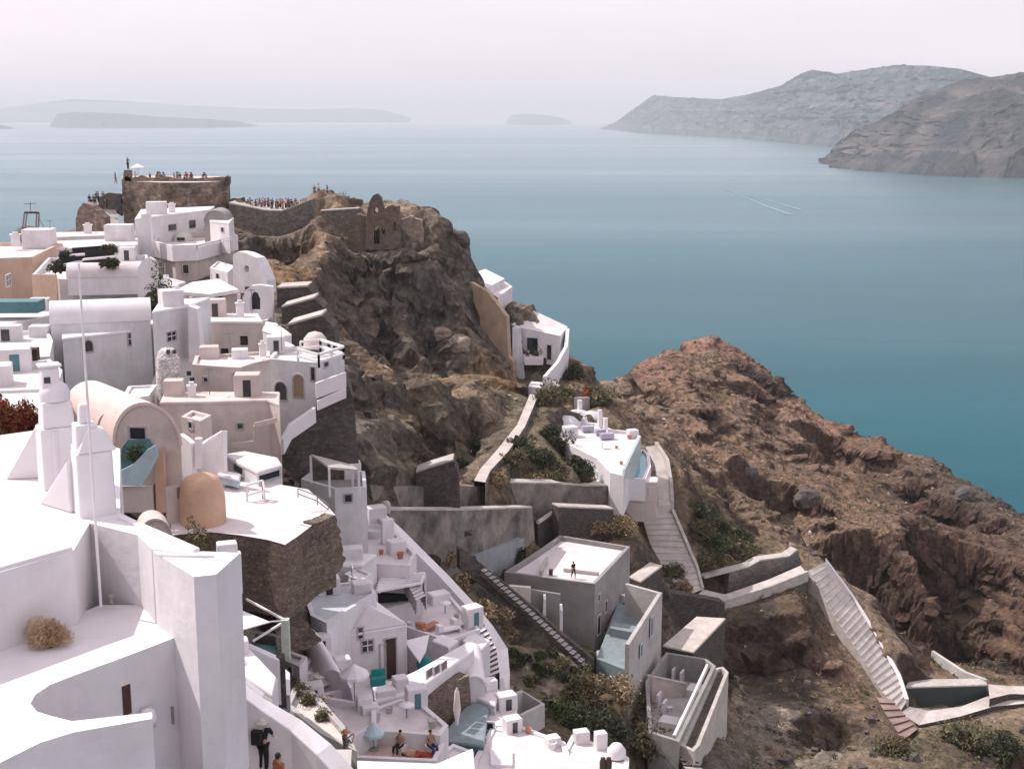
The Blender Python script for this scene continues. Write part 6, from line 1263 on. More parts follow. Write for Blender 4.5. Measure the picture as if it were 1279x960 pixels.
# steep faces painted dark: part shade, part lava, the gentler ground is lighter soil
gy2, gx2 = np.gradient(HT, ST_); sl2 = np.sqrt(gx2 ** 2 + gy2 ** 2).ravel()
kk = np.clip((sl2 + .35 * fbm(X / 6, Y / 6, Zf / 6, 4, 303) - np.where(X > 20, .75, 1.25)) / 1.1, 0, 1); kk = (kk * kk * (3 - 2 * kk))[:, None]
lava_shade = np.where((X > 20)[:, None], np.array([[.075, .045, .038]]), np.array([[.115, .107, .098]]))
A4[:, :3] = A4[:, :3] * 1.12 * (1 - kk * .8) + lava_shade * kk * .8
idx = np.arange(ny * nx).reshape(ny, nx)
FC = np.stack([idx[:-1, :-1], idx[:-1, 1:], idx[1:, 1:], idx[1:, :-1]], -1).reshape(-1, 4)
keep = (HT[:-1, :-1] > -7).ravel(); FC = FC[keep]
m = bpy.data.materials.new("volcanic_ground"); N, L = nt(m); b = N["Principled BSDF"]; b.inputs["Roughness"].default_value = 0.95; b.inputs["Specular IOR Level"].default_value = 0.15
ca = N.new("ShaderNodeVertexColor"); ca.layer_name = "tint"; gm = N.new("ShaderNodeNewGeometry")
def tn(scale, det=8, ro=0.65, vec=None):
    n = N.new("ShaderNodeTexNoise"); n.inputs["Scale"].default_value = scale; n.inputs["Detail"].default_value = det; n.inputs["Roughness"].default_value = ro
    L.new(vec or gm.outputs["Position"], n.inputs["Vector"]); return n
def ramp(src, stops):
    c = N.new("ShaderNodeValToRGB"); e = c.color_ramp.elements
    e[0].position, e[0].color = stops[0][0], (*stops[0][1], 1); e[1].position, e[1].color = stops[-1][0], (*stops[-1][1], 1)
    for p_, k in stops[1:-1]: x = e.new(p_); x.color = (*k, 1)
    L.new(src, c.inputs["Fac"]); return c
def mul(a, bb, fac=1.0, mode='MULTIPLY'):
    x = N.new("ShaderNodeMix"); x.data_type = 'RGBA'; x.blend_type = mode
    if isinstance(fac, float): x.inputs[0].default_value = fac
    else: L.new(fac, x.inputs[0])
    L.new(a, x.inputs[6]); L.new(bb, x.inputs[7]); return x.outputs[2]
a1 = ramp(tn(0.22).outputs["Fac"], [(0.3, (0.55, 0.52, 0.52)), (0.5, (1.0, 1.0, 1.0)), (0.7, (1.45, 1.35, 1.2))])
a2 = ramp(tn(1.4, 10, 0.75).outputs["Fac"], [(0.33, (0.46, 0.45, 0.46)), (0.5, (0.95, 0.95, 0.95)), (0.66, (1.75, 1.65, 1.5))])
c_ = mul(mul(ca.outputs["Color"], a1.outputs["Color"]), a2.outputs["Color"])
vo = N.new("ShaderNodeTexVoronoi"); vo.inputs["Scale"].default_value = 0.9; L.new(gm.outputs["Position"], vo.inputs["Vector"])
a3 = ramp(vo.outputs["Distance"], [(0.0, (1.35, 1.3, 1.25)), (0.18, (1.0, 1.0, 1.0)), (0.9, (0.72, 0.7, 0.7))])
c_ = mul(c_, a3.outputs["Color"], 0.8)
# dry grass and low scrub that grow on the flatter ground
sx_ = N.new("ShaderNodeSeparateXYZ"); L.new(gm.outputs["Normal"], sx_.inputs[0])
sc_ = ramp(tn(0.5, 9, 0.8).outputs["Fac"], [(0.50, (0, 0, 0)), (0.62, (1, 1, 1))])
fl = N.new("ShaderNodeMapRange"); fl.inputs[1].default_value = 0.55; fl.inputs[2].default_value = 0.85; L.new(sx_.outputs["Z"], fl.inputs[0])
mm = N.new("ShaderNodeMath"); mm.operation = 'MULTIPLY'; L.new(sc_.outputs["Color"], mm.inputs[0]); L.new(fl.outputs[0], mm.inputs[1])
m5 = N.new("ShaderNodeMath"); m5.operation = 'MULTIPLY'; m5.inputs[1].default_value = 0.6; L.new(mm.outputs[0], m5.inputs[0])
gc = ramp(tn(3.0, 4).outputs["Fac"], [(0.35, (0.085, 0.075, 0.04)), (0.65, (0.24, 0.18, 0.10))])
c_ = mul(c_, gc.outputs["Color"], m5.outputs[0], 'MIX')
L.new(c_, b.inputs["Base Color"])
n5 = tn(1.1, 12, 0.75); bp = N.new("ShaderNodeBump"); bp.inputs["Strength"].default_value = 0.9; bp.inputs["Distance"].default_value = 1.1
L.new(n5.outputs["Fac"], bp.inputs["Height"])
bp2 = N.new("ShaderNodeBump"); bp2.inputs["Strength"].default_value = 0.7; bp2.inputs["Distance"].default_value = 0.3
L.new(a3.outputs["Color"], bp2.inputs["Height"]); L.new(bp.outputs["Normal"], bp2.inputs["Normal"]); L.new(bp2.outputs["Normal"], b.inputs["Normal"])
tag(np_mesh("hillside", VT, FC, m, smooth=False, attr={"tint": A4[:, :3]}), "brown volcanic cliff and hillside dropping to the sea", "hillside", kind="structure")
# ------------------------------------------------------------------ people
SKINM = mat("skin", (0.50, 0.30, 0.22), 0.6, 0.05, 6, 0.05, 20); SKIN2 = mat("tanned_skin", (0.40, 0.22, 0.15), 0.6, 0.05, 6, 0.05, 20)
HAIRM = mat("dark_hair", (0.025, 0.018, 0.014), 0.7, 0.1, 30, 0.3, 60); HAIR2 = mat("brown_hair", (0.12, 0.07, 0.04), 0.7, 0.1, 30, 0.3, 60)
CL = [mat("cloth_%s" % n, c, 0.9, 0.08, 8, 0.2, 30) for n, c in [("black", (.02, .02, .024)), ("red", (.45, .05, .05)), ("white", (.72, .70, .70)), ("navy", (.03, .05, .12)), ("grey", (.20, .20, .21)), ("pink", (.60, .30, .32)), ("denim", (.08, .13, .22)), ("khaki", (.33, .27, .18)), ("rust", (.40, .14, .06)), ("sky", (.30, .42, .52))]]
CB, CR, CW, CN, CG, CP, CD, CK, CRU, CS = CL
def skin_mesh(name, nodes, edges, lev=1):
    """nodes: name -> (x, y, z, r[, r2]); one continuous skin over the joints"""
    ks = list(nodes); me = bpy.data.meshes.new(name); me.from_pydata([nodes[k][:3] for k in ks], [(ks.index(a), ks.index(b)) for a, b in edges], [])
    o = bpy.data.objects.new(name, me); COL.objects.link(o); md = o.modifiers.new("s", 'SKIN'); md.use_smooth_shade = True
    for i, k in enumerate(ks):
        v = nodes[k]; me.skin_vertices[0].data[i].radius = (v[3], v[4] if len(v) > 4 else v[3])
    me.skin_vertices[0].data[0].use_root = True
    sd = o.modifiers.new("d", 'SUBSURF'); sd.levels = lev; sd.render_levels = lev
    dg = bpy.context.evaluated_depsgraph_get(); m2 = bpy.data.meshes.new_from_object(o.evaluated_get(dg)); m2.name = name
    bpy.data.objects.remove(o); bpy.data.meshes.remove(me); return m2
def pose(kind):
    """joint positions of a 1.72 m figure facing -Y"""
    J = dict(pel=(0, 0, .95), spi=(0, .01, 1.15), che=(0, 0, 1.34), nek=(0, 0, 1.49), hed=(0, -.01, 1.60), top=(0, 0, 1.68),
             lsh=(.17, 0, 1.41), rsh=(-.17, 0, 1.41), lel=(.23, .02, 1.13), rel=(-.23, .02, 1.13), lwr=(.25, -.06, .89), rwr=(-.25, -.06, .89), lha=(.255, -.09, .80), rha=(-.255, -.09, .80),
             lhi=(.09, 0, .90), rhi=(-.09, 0, .90), lkn=(.10, -.02, .49), rkn=(-.10, -.02, .49), lan=(.11, .02, .09), ran=(-.11, .02, .09), lto=(.12, -.14, .035), rto=(-.12, -.14, .035))
    if kind == "photo": J.update(lel=(.22, -.14, 1.22), lwr=(.07, -.32, 1.42), lha=(.03, -.36, 1.48), rel=(-.22, -.14, 1.22), rwr=(-.07, -.32, 1.42), rha=(-.03, -.36, 1.48))
    if kind == "stride": J.update(lkn=(.10, -.16, .52), lan=(.10, -.16, .12), lto=(.10, -.33, .06), rkn=(-.10, .06, .49), ran=(-.11, .22, .12), rto=(-.12, .08, .03), lwr=(.25, .10, .92), lha=(.25, .13, .84), rwr=(-.25, -.20, .96), rha=(-.25, -.25, .89))
    if kind == "lean": J.update(che=(0, -.10, 1.32), nek=(0, -.16, 1.45), hed=(0, -.2, 1.55), top=(0, -.22, 1.62), lsh=(.17, -.12, 1.38), rsh=(-.17, -.12, 1.38), lel=(.25, -.22, 1.12), rel=(-.25, -.22, 1.12), lwr=(.15, -.42, 1.05), rwr=(-.15, -.42, 1.05), lha=(.08, -.48, 1.05), rha=(-.08, -.48, 1.05))
    if kind == "sit":
        J = {k: (v[0], v[1], v[2] - .47) for k, v in J.items()}
        J.update(lkn=(.12, -.44, .48), rkn=(-.12, -.44, .48), lan=(.12, -.46, .09), ran=(-.12, -.46, .09), lto=(.12, -.6, .04), rto=(-.12, -.6, .04), lwr=(.17, -.24, .58), rwr=(-.17, -.24, .58), lha=(.15, -.33, .56), rha=(-.15, -.33, .56))
    if kind == "lie": J = {k: (v[0], v[2] - .9, -v[1] + .12) for k, v in J.items()}
    return J
RB = dict(pel=(.125, .10), spi=(.115, .085), che=(.135, .10), nek=(.055, .055), hed=(.078, .092), top=(.06, .07), lsh=(.055,) * 2, rsh=(.055,) * 2, lel=(.038,) * 2, rel=(.038,) * 2, lwr=(.025,) * 2, rwr=(.025,) * 2, lha=(.035, .018), rha=(.035, .018),
          lhi=(.085,) * 2, rhi=(.085,) * 2, lkn=(.055,) * 2, rkn=(.055,) * 2, lan=(.037,) * 2, ran=(.037,) * 2, lto=(.035, .03), rto=(.035, .03))
ED = [("pel", "spi"), ("spi", "che"), ("che", "nek"), ("nek", "hed"), ("hed", "top"), ("che", "lsh"), ("lsh", "lel"), ("lel", "lwr"), ("lwr", "lha"), ("che", "rsh"), ("rsh", "rel"), ("rel", "rwr"), ("rwr", "rha"), ("pel", "lhi"), ("lhi", "lkn"), ("lkn", "lan"), ("lan", "lto"), ("pel", "rhi"), ("rhi", "rkn"), ("rkn", "ran"), ("ran", "rto")]
def sub(J, names, extra, grow, cut=None):
    N_ = {k: (*J[k], RB[k][0] + grow, RB[k][1] + grow) for k in names}
    for k, (a, b_, t) in extra.items():
        p = Vector(J[a]).lerp(Vector(J[b_]), t); r1 = RB[a][0] * (1 - t) + RB[b_][0] * t + grow; r2 = RB[a][1] * (1 - t) + RB[b_][1] * t + grow; N_[k] = (*p, r1, r2)
    return N_
PM = {}
def person_meshes(kind):
    if kind in PM: return PM[kind]
    J = pose(kind); lv = 1
    body = skin_mesh("body", {k: (*J[k], *RB[k]) for k in ["pel", *[q for q in J if q != "pel"]]}, ED, lv)
    sh = skin_mesh("shirt", sub(J, ["che", "spi", "pel", "lsh", "rsh"], dict(l2=("lsh", "lel", .65), r2=("rsh", "rel", .65), n2=("che", "nek", .6)), .014), [("che", "spi"), ("spi", "pel"), ("che", "lsh"), ("che", "rsh"), ("lsh", "l2"), ("rsh", "r2"), ("che", "n2")], lv)
    tr = skin_mesh("trousers", sub(J, ["pel", "lhi", "rhi", "lkn", "rkn"], dict(l2=("lkn", "lan", .85), r2=("rkn", "ran", .85)), .017), [("pel", "lhi"), ("pel", "rhi"), ("lhi", "lkn"), ("rhi", "rkn"), ("lkn", "l2"), ("rkn", "r2")], lv)
    h = Vector(J["hed"]); t = Vector(J["top"]); up = (t - h).normalized(); bk = Vector((0, 1, 0)) if kind != "lie" else Vector((0, 0, -1))
    b = MB(); c = h.lerp(t, .35) + bk * .018; n = 10; vs = []; side = up.cross(bk).normalized()
    for i in range(6):
        a = -0.15 + i / 5 * (math.pi / 2 + .15)
        for k in range(n):
            th = 2 * math.pi * k / n; r_ = math.cos(a) * (.102 if math.sin(th) > -.2 else .088)
            vs.append(c + side * (r_ * .86 * math.cos(th)) + bk * (r_ * 1.0 * math.sin(th)) + up * (.105 * math.sin(a) - (.05 if math.sin(th) > .2 and i == 0 else 0)))
    b.add(vs, [(i * n + k, i * n + (k + 1) % n, (i + 1) * n + (k + 1) % n, (i + 1) * n + k) for i in range(5) for k in range(n)], 0, True)
    me = bpy.data.meshes.new("hair"); me.from_pydata([tuple(v) for v in b.v], [], b.f); me.polygons.foreach_set("use_smooth", [True] * len(me.polygons))
    for m_ in (body, sh, tr, me): m_.materials.append(SKINM)
    PM[kind] = (body, sh, tr, me); return PM[kind]
def person(label, p, kind="stand", rz=0, shirt=None, legs=None, hair=None, skin=None, s=1.0, group=None, shirtless=False):
    rt = empty("person", p, label, "person", group); rt.rotation_euler = (0, 0, rz); rt.scale = (s, s, s)
    for me, nm, m_ in zip(person_meshes(kind), ("body", "shirt", "trousers", "hair"), (skin or SKINM, shirt or CB, legs or CD, hair or HAIRM)):
        if nm == "shirt" and shirtless: continue
        o = bpy.data.objects.new(nm, me); COL.objects.link(o); o.parent = rt
        o.material_slots[0].link = 'OBJECT'; o.material_slots[0].material = m_
    return rt
def hat(rt, z=1.63, m=None, y=0.0):
    c = rt.location + Vector((0, y, z * rt.scale.z)); b = MB().lathe(c, [(.19, 0), (.19, .012), (.10, .02), (.095, .10), (.05, .125), (0, .128)], 18)
    o = b.build("sun_hat", m or CREAM, rt); return o
rnd = random.Random(4)
cols = [CB, CR, CW, CN, CG, CB, CD, CK, CN, CS, CB, CG, CW, CB, CN]; cn = {id(m_): n for m_, n in zip(CL, ["black", "red", "white", "navy", "grey", "pink", "denim", "khaki", "rust", "pale blue"])}
kinds = ["stand", "photo", "stride", "stand", "lean"]
zc_ = HC - 0; zcast = at(152, 226, 184).z
n_ = 0
def crowd(xs, yfun, zfun, where, grp):
    for i, x in enumerate(xs):
        Y = yfun(x); z = zfun(x, Y); p = at(x, 480, Y); sh = rnd.choice(cols); lg = rnd.choice([CB, CD, CG, CK, CN])
        person("visitor standing %s" % where, Vector((p.x, Y, z)), rnd.choice(kinds), rnd.uniform(-3, 3), sh, lg, rnd.choice([HAIRM, HAIR2]), rnd.choice([SKINM, SKIN2]), rnd.uniform(.94, 1.04), grp)
crowd(sorted(rnd.choice([rnd.gauss(176, 6), rnd.gauss(212, 7), rnd.gauss(238, 8), rnd.gauss(268, 8)]) for i in range(30)), lambda x: 184.9 + rnd.uniform(0, 1.6), lambda x, Y: zcast - .55, "in the row behind the castle parapet", "visitors on the castle platform")
zlk = at(352, 262, 178).z - .45
crowd([318 + i * 1.75 + rnd.uniform(-1.5, 1.5) for i in range(38)], lambda x: 179.5 + rnd.uniform(0.2, 4.5), lambda x, Y: zlk, "in the crowd on the paved lookout", "visitors on the lookout")
for i, (x, Y) in enumerate([(128, 188.5), (131, 189.5), (135, 188.2), (139, 189.2), (133, 187), (143, 188), (147, 186.5), (126, 187.5), (137, 190.5)]):
    p = at(x, 480, Y); pz = at(x, 262 - (i % 3) * 4, Y).z
    person("visitor in dark clothes packed at the top of the castle steps", Vector((p.x, Y, pz)), kinds[i % 5], rnd.uniform(-3, 3), [CB, CN, CG][i % 3], [CB, CD][i % 2], s=1.0, group="visitors on the castle steps")
pb = at(160, 213, 184.0)
MB_o = tag(MB().box(Vector((pb.x, pb.y, (pb.z + zcast) / 2 - .2)), .9, .8, pb.z - zcast + .5).build("stone_pier", STONEC, loc=Vector((pb.x, pb.y, zcast))), "small stone pier on the castle corner with a person standing on it", "pier")
person("person in black standing highest, on the castle corner pier", Vector((pb.x, pb.y, pb.z + .05)), "photo", 1.2, CB, CB, s=1.02)
for i, (x, y) in enumerate([(393, 246), (398, 244), (409, 246)]):
    p = at(x, y, 183.5); person(["hiker on the crest nearest the lookout crowd", "second hiker on the crest right of the lookout crowd", "hiker on the crest furthest from the lookout crowd"][i], p - Vector((0, 0, .1)), "stand", i, [CR, CW, CB][i], CD)
parasol("white domed parasol on the castle platform among the visitors", Vector((at(187, 480, 187).x, 187, zcast - .02)), 1.0, 2.2)
rt_ = HOUSES["grey"]; pz = rt_[2] - .45
person("person in black walking on the roof of the concrete house", onz(716, 722, pz), "stride", .6, CB, CB, s=.95)
# sun bathers on the rosy deck
zd = HOUSES["m2"][2] - .3
for i, (x, y, kd, rz, sl) in enumerate([(500, 940, "sit", -.5, True), (522, 944, "lie", 1.5, True), (538, 940, "sit", .6, True)]):
    q_ = onz(x, y, zd); person(["bather sitting left on the rosy sun deck", "bather lying in the middle of the rosy sun deck", "bather sitting right on the rosy sun deck"][i], q_, kd, rz, CR, [CB, CR, CN][i], HAIRM, SKIN2, 1.0, shirtless=sl)
    if kd == "sit": tag(MB().box((q_.x, q_.y + .05, q_.z + .2), .5, .5, .38, rz).build("stool", CREAM, loc=q_), ["low cream stool under the left bather", "", "low cream stool under the right bather"][i], "stool")
# people on the shaded stair under the ramp
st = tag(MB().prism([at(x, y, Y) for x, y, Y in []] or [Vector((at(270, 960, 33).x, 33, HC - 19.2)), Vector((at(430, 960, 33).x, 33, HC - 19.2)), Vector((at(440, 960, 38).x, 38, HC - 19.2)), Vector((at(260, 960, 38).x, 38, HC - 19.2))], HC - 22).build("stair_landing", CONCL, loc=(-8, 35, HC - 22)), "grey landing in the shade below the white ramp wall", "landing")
zq = HC - 19.2
pa = person("person in black with a pale sun hat on the shaded landing", Vector((at(328, 920, 35.6).x, 35.6, at(325, 897, 35.6).z - 1.72)), "lean", 2.6, CB, CB); hat(pa, 1.60, CREAM)
MB().box(pa.location + Vector((.02, .22, 1.22)), .3, .18, .42, .3).build("backpack", BLACK, pa)
pb2 = person("dark haired person lower left of the hatted person in black", Vector((at(300, 945, 34.8).x, 34.8, at(300, 928, 34.8).z - 1.70)), "stand", 2.9, CG, CB)
pc2 = person("person in rust top right behind the hatted person in black", Vector((at(348, 950, 35.0).x, 35.0, at(348, 940, 35.0).z - 1.70)), "stride", 2.4, CRU, CD)
PLAID = mat("plaid_cloth", (.35, .38, .42), .9, .1, 8, .2, 30); N, L = nt(PLAID); bb = N["Principled BSDF"]; gmm = N.new("ShaderNodeTexCoord"); ck = N.new("ShaderNodeTexBrick"); ck.inputs["Scale"].default_value = 9; ck.inputs["Color1"].default_value = (.5, .52, .55, 1); ck.inputs["Color2"].default_value = (.35, .38, .42, 1); ck.inputs["Mortar"].default_value = (.03, .04, .06, 1); ck.inputs["Mortar Size"].default_value = .06; ck.offset = 0
L.new(gmm.outputs["Object"], ck.inputs["Vector"]); L.new(ck.outputs["Color"], bb.inputs["Base Color"])
pd = person("person in plaid shirt and tan trousers behind the ramp wall", Vector((at(432, 930, 47).x, 47, at(432, 912, 47).z - 1.70)), "photo", 2.2, PLAID, CK, HAIR2, SKIN2)
hat(pd, 1.64, PINKB)
pe = person("person in red seen at the frame edge by the bougainvillea", Vector((at(4, 550, 44).x, 44, at(4, 553, 44).z)), "stand", .4, CR, CB)

# ------------------------------------------------------------------ plants
def leafmat(name, a, b_, c=None):
    m = bpy.data.materials.new(name); N, L = nt(m); b = N["Principled BSDF"]; b.inputs["Roughness"].default_value = .8; b.inputs["Specular IOR Level"].default_value = .2
    g = N.new("ShaderNodeNewGeometry"); n = N.new("ShaderNodeTexNoise"); n.inputs["Scale"].default_value = 1.6; n.inputs["Detail"].default_value = 5; L.new(g.outputs["Position"], n.inputs["Vector"])
    ad = N.new("ShaderNodeMath"); ad.operation = 'MULTIPLY_ADD'; ad.inputs[1].default_value = .45; L.new(g.outputs["Random Per Island"], ad.inputs[0]); L.new(n.outputs["Fac"], ad.inputs[2])
    r = N.new("ShaderNodeValToRGB"); e = r.color_ramp.elements; e[0].position = .42; e[0].color = (*a, 1); e[1].position = .95; e[1].color = (*b_, 1)
    if c: x = e.new(.8); x.color = (*c, 1)
    L.new(ad.outputs[0], r.inputs["Fac"]); L.new(r.outputs["Color"], b.inputs["Base Color"]); return m
LG = leafmat("green_leaves", (.025, .04, .015), (.10, .12, .045)); LO = leafmat("olive_leaves", (.06, .06, .03), (.17, .15, .08)); LD = leafmat("dark_leaves", (.025, .03, .018), (.075, .08, .045))
LY = leafmat("dry_leaves", (.14, .10, .055), (.36, .27, .16)); LT = leafmat("tumbleweed_twigs", (.30, .19, .10), (.55, .40, .26)); LB = leafmat("bougainvillea", (.04, .06, .02), (.22, .16, .04), (.22, .015, .03)); LR = leafmat("orange_flowers", (.10, .08, .03), (.50, .13, .04), (.40, .08, .03))
rg = np.random.default_rng(12)
def leaves(C_, Rr, n, ls, wid=.55, seed=0):
    """n leaf quads in a lumpy ellipsoid; returns V, F"""
    r = np.random.default_rng(seed); k = max(3, int(n ** .33)); lob = r.normal(size=(k, 3)) * .45; lob[:, 2] = np.abs(lob[:, 2]) * .8
    w_ = r.integers(0, k, n); d = r.normal(size=(n, 3)); d /= np.linalg.norm(d, axis=1)[:, None]; rad = r.uniform(.45, 1, n) ** .5 * .6
    c = lob[w_] * .9 + d * rad[:, None]; c[:, 2] = np.abs(c[:, 2])
    c = c / 1.05 * np.array(Rr) + np.array(C_)
    a = r.normal(size=(n, 3)); a /= np.linalg.norm(a, axis=1)[:, None]; b_ = np.cross(a, r.normal(size=(n, 3))); b_ /= np.linalg.norm(b_, axis=1)[:, None]
    s = ls * r.uniform(.6, 1.3, n)[:, None]; a = a * s; b_ = b_ * s * wid
    V = np.stack([c - a, c + b_ * .8, c + a, c - b_ * .8], 1).reshape(-1, 3); return V, np.arange(4 * n).reshape(n, 4)
def bush(name, label, p, Rr, n, ls, m, group=None, stem=True, seed=None, cat="bush", core=True, wid=.55):
    seed = seed if seed is not None else int(abs(p[0] * 13 + p[1] * 7)) % 9999
    rt = empty(name, p, label, cat, group); V, F_ = leaves((0, 0, .05), Rr, n, ls, wid, seed=seed)
    if core:                                  # inner mass of twigs and shaded leaves
        V2, F2 = leaves((0, 0, 0), tuple(r_ * .8 for r_ in Rr), max(30, n // 8), ls * 3.2, seed=seed); V, F_ = np.r_[V, V2], np.r_[F_, F2 + len(V)]
    o = np_mesh("foliage", V, F_, m); o.parent = rt
    if stem:
        b = MB(); r = random.Random(seed)
        for k in range(5):
            a = r.uniform(0, 6.28); b.tube([Vector(p) - Vector((0, 0, .2)), Vector(p) + Vector((Rr[0] * .4 * math.cos(a), Rr[1] * .4 * math.sin(a), Rr[2] * .6))], [.05, .015], 5)
        b.build("stem", DARKW, rt)
    return rt
def on(px, py): 
    h_ = hit(px, py); return h_
def gbush(lbl, px, py, r_, hgt, m, n=260, ls=.14, name="bush", group=None):
    h_ = on(px, py)
    if h_ is None: return
    h_.z -= .15; bush(name, lbl, h_, (r_, r_, hgt), n * 4, ls, m, group)
for lbl, px, py, r_, hg, m in [("dark green bush just left of the white knoll house terrace", 722, 592, 1.9, 2.0, LD), ("olive bush at the left end of the knoll bushes", 690, 590, 2.0, 1.8, LO), ("round green bush in front of the knoll domes", 706, 572, 1.8, 1.8, LG), ("olive bush nearest the beige curved room", 742, 588, 1.6, 1.5, LO), ("deep green bush high on the knoll slope", 690, 556, 1.6, 1.8, LD),
                           ("dry bush beside the long grey brown wall", 660, 602, 1.8, 1.2, LY), ("second dry bush beside the long grey brown wall", 684, 603, 1.6, 1.1, LY), ("olive bush below the path to the saddle house", 688, 505, 2.2, 2.4, LO), ("green bush by the pale curving wall", 700, 500, 1.6, 1.6, LG), ("olive bush right of the pale curving wall", 745, 500, 2.2, 1.8, LO),
                           ("dark bush right of the saddle parapet", 716, 474, 1.8, 2.2, LD)]: gbush(lbl, px, py, r_, hg, m, 420, .17)
for i, (px, py, r_, m) in enumerate([(500, 706, 1.3, LD), (524, 712, 1.4, LD), (584, 728, 1.2, LO), (640, 700, 1.3, LD), (560, 604, 1.2, LO), (620, 603, 1.2, LY), (596, 560, 1.6, LD), (650, 560, 1.8, LD), (666, 575, 1.8, LD), (640, 580, 1.6, LO), (575, 585, 1.5, LD)]):
    gbush("dark scrub bush at the foot of the grey gully walls", px, py, r_, r_ * .8, m, 420, .15, group="bushes along the gully walls")
for i, (px, py, r_, m) in enumerate([(872, 668, 2.2, LO), (888, 682, 2.4, LG), (900, 666, 2.0, LD), (912, 690, 2.4, LO), (890, 702, 2.3, LO), (870, 640, 1.9, LD), (922, 672, 1.8, LG), (935, 692, 1.7, LO), (882, 655, 1.7, LO), (905, 708, 1.6, LY)]):
    gbush("olive scrub bush in the thicket right of the broad steps", px, py, r_, r_ * .8, m, 420, .18, group="thicket beside the broad steps")
for i, (px, py) in enumerate([(642, 822), (655, 833), (648, 842), (668, 838), (682, 846), (664, 852), (676, 822), (690, 818), (704, 830), (716, 842), (700, 850), (728, 838), (736, 830), (712, 822), (688, 836), (724, 850)]):
    gbush("small round green shrub planted in rows on the pale garden slope", px, py, .55 + .15 * (i % 3), .55, [LG, LD, LO][i % 3], 200, .12, "shrub", "garden shrubs on the slope")
for lbl, px, py, r_, hg, m in [("large dry golden bush below the small rosy terrace", 755, 880, 2.6, 2.2, LY), ("golden bush right below the rosy terrace", 782, 900, 2.4, 2.0, LY), ("golden olive bush left in the golden thicket", 728, 874, 2.0, 1.7, LO), ("bright green bush at the foot of the garden slope", 700, 898, 1.7, 1.5, LG), ("dark green bush under the golden thicket", 722, 905, 2.0, 1.6, LD), ("dark green bush low by the bottom roofs", 762, 930, 2.2, 1.8, LD), ("olive bush at the bottom edge beside the roofless terraces", 792, 940, 2.2, 1.8, LO),
                           ("dry bush on the scrub strip under the stained wall", 548, 712, 1.6, 1.2, LY), ("second dry bush on the scrub strip by the white wall", 566, 735, 1.5, 1.1, LY), ("dry bush midway down the scrub strip", 604, 768, 1.5, 1.0, LY), ("reddish dry bush low on the scrub strip", 632, 795, 1.4, 1.0, LY),
                           ("golden grass mound behind the concrete house", 745, 668, 2.6, 1.6, LY), ("golden grass mound right behind the concrete house", 772, 664, 2.2, 1.5, LY), ("pale bush growing over the corner of the broad steps", 838, 722, 1.6, 1.6, LO), ("second pale bush at the corner of the broad steps", 848, 738, 1.4, 1.3, LY),
                           ("bush on the knoll below the green cistern", 1212, 932, 2.6, 2.0, LO), ("dark bush at the bottom right corner", 1255, 945, 2.0, 1.6, LD), ("bush left of the green cistern", 1120, 940, 1.8, 1.4, LO)]: gbush(lbl, px, py, r_, hg, m, 480, .16)
def pbush(lbl, p, Rr, n, ls, m, name="bush", cat="bush", stem=False): return bush(name, lbl, Vector(p), Rr, n, ls, m, None, stem, cat=cat)
bush("dry_bush", "blond dried tumbleweed bush lying on the nearest lower roof", onz(62, 808, HC - 7.05) + Vector((0, .05, 0)), (.30, .28, .40), 5200, .055, LT, stem=True, core=False, wid=.07)
for i, (x, y) in enumerate([(4, 530), (18, 526), (32, 522)]): pbush(["red and olive bougainvillea at the frame edge", "middle mass of the red bougainvillea row", "right end of the red bougainvillea row"][i], onz(x, y + 6, at(30, 540, 42).z) - Vector((0, 0, .25)), (.55, .5, .95), 1500, .06, LB, "bougainvillea")
pbush("orange flowering shrub on the pale curving wall", at(722, 496, 167.5), (1.6, 1.4, 1.6), 420, .14, LR, "flower_bush")
pbush("dark creeper in the alley beside the rounded gable wall", at(200, 392, 107), (1.0, .8, 4.2), 900, .14, LD, "creeper")
for i, (x, y, Y, r_) in enumerate([(137, 313, 114, .75), (138, 330, 111.4, .65), (82, 320, 114, .5), (70, 336, 112.4, .6), (128, 318, 114.4, .5)]): pbush(["dark potted plant tallest on the roof garden", "dark potted plant by the roof garden vault", "small dark plant in the middle of the roof garden", "dark plant at the left of the roof garden", "small dark plant behind the tallest roof plant"][i], at(x, y + 2, Y), (r_, r_, r_ * 1.3), 600, .12, LD, "potted_plant", "plant")
for i, (x0, y0, x1, y1, Y) in enumerate([(88, 319, 128, 316, 114), (68, 334, 92, 328, 113), (104, 324, 138, 321, 112.6)]):
    a_, b_ = at(x0, y0, Y), at(x1, y1, Y); tag(MB().bar(a_, b_, .55, .16).bar(a_ + Vector((0, .6, .35)), b_ + Vector((0, .6, .35)), .12, .5, mi=1).bar(a_ - Vector((0, 0, .3)), b_ - Vector((0, 0, .3)), .5, .35, mi=1).build("roof_bench", [CLOTH, BLACK], loc=a_ - Vector((0, 0, .45))), ["long dark bench with white seat at the back of the roof garden", "dark bench with white seat left in the roof garden", "dark bench with white seat right in the roof garden"][i], "bench")
pbush("dark bush squeezed between the saddle houses", at(633, 402, 176.5), (1.5, 1.2, 1.8), 300, .16, LD)
pbush("potted green plant on the saddle house balcony", at(667, 443, 174.2), (1.0, .5, 1.2), 240, .12, LD, "potted_plant", "plant")
pbush("dark vine behind the pale blue balcony front", at(168, 575, 64.2), (.6, .3, .8), 300, .07, LG, "vine")
pbush("green plant on the stairs below the orange house", at(248, 680, 58), (.6, .6, 1.1), 420, .08, LO)
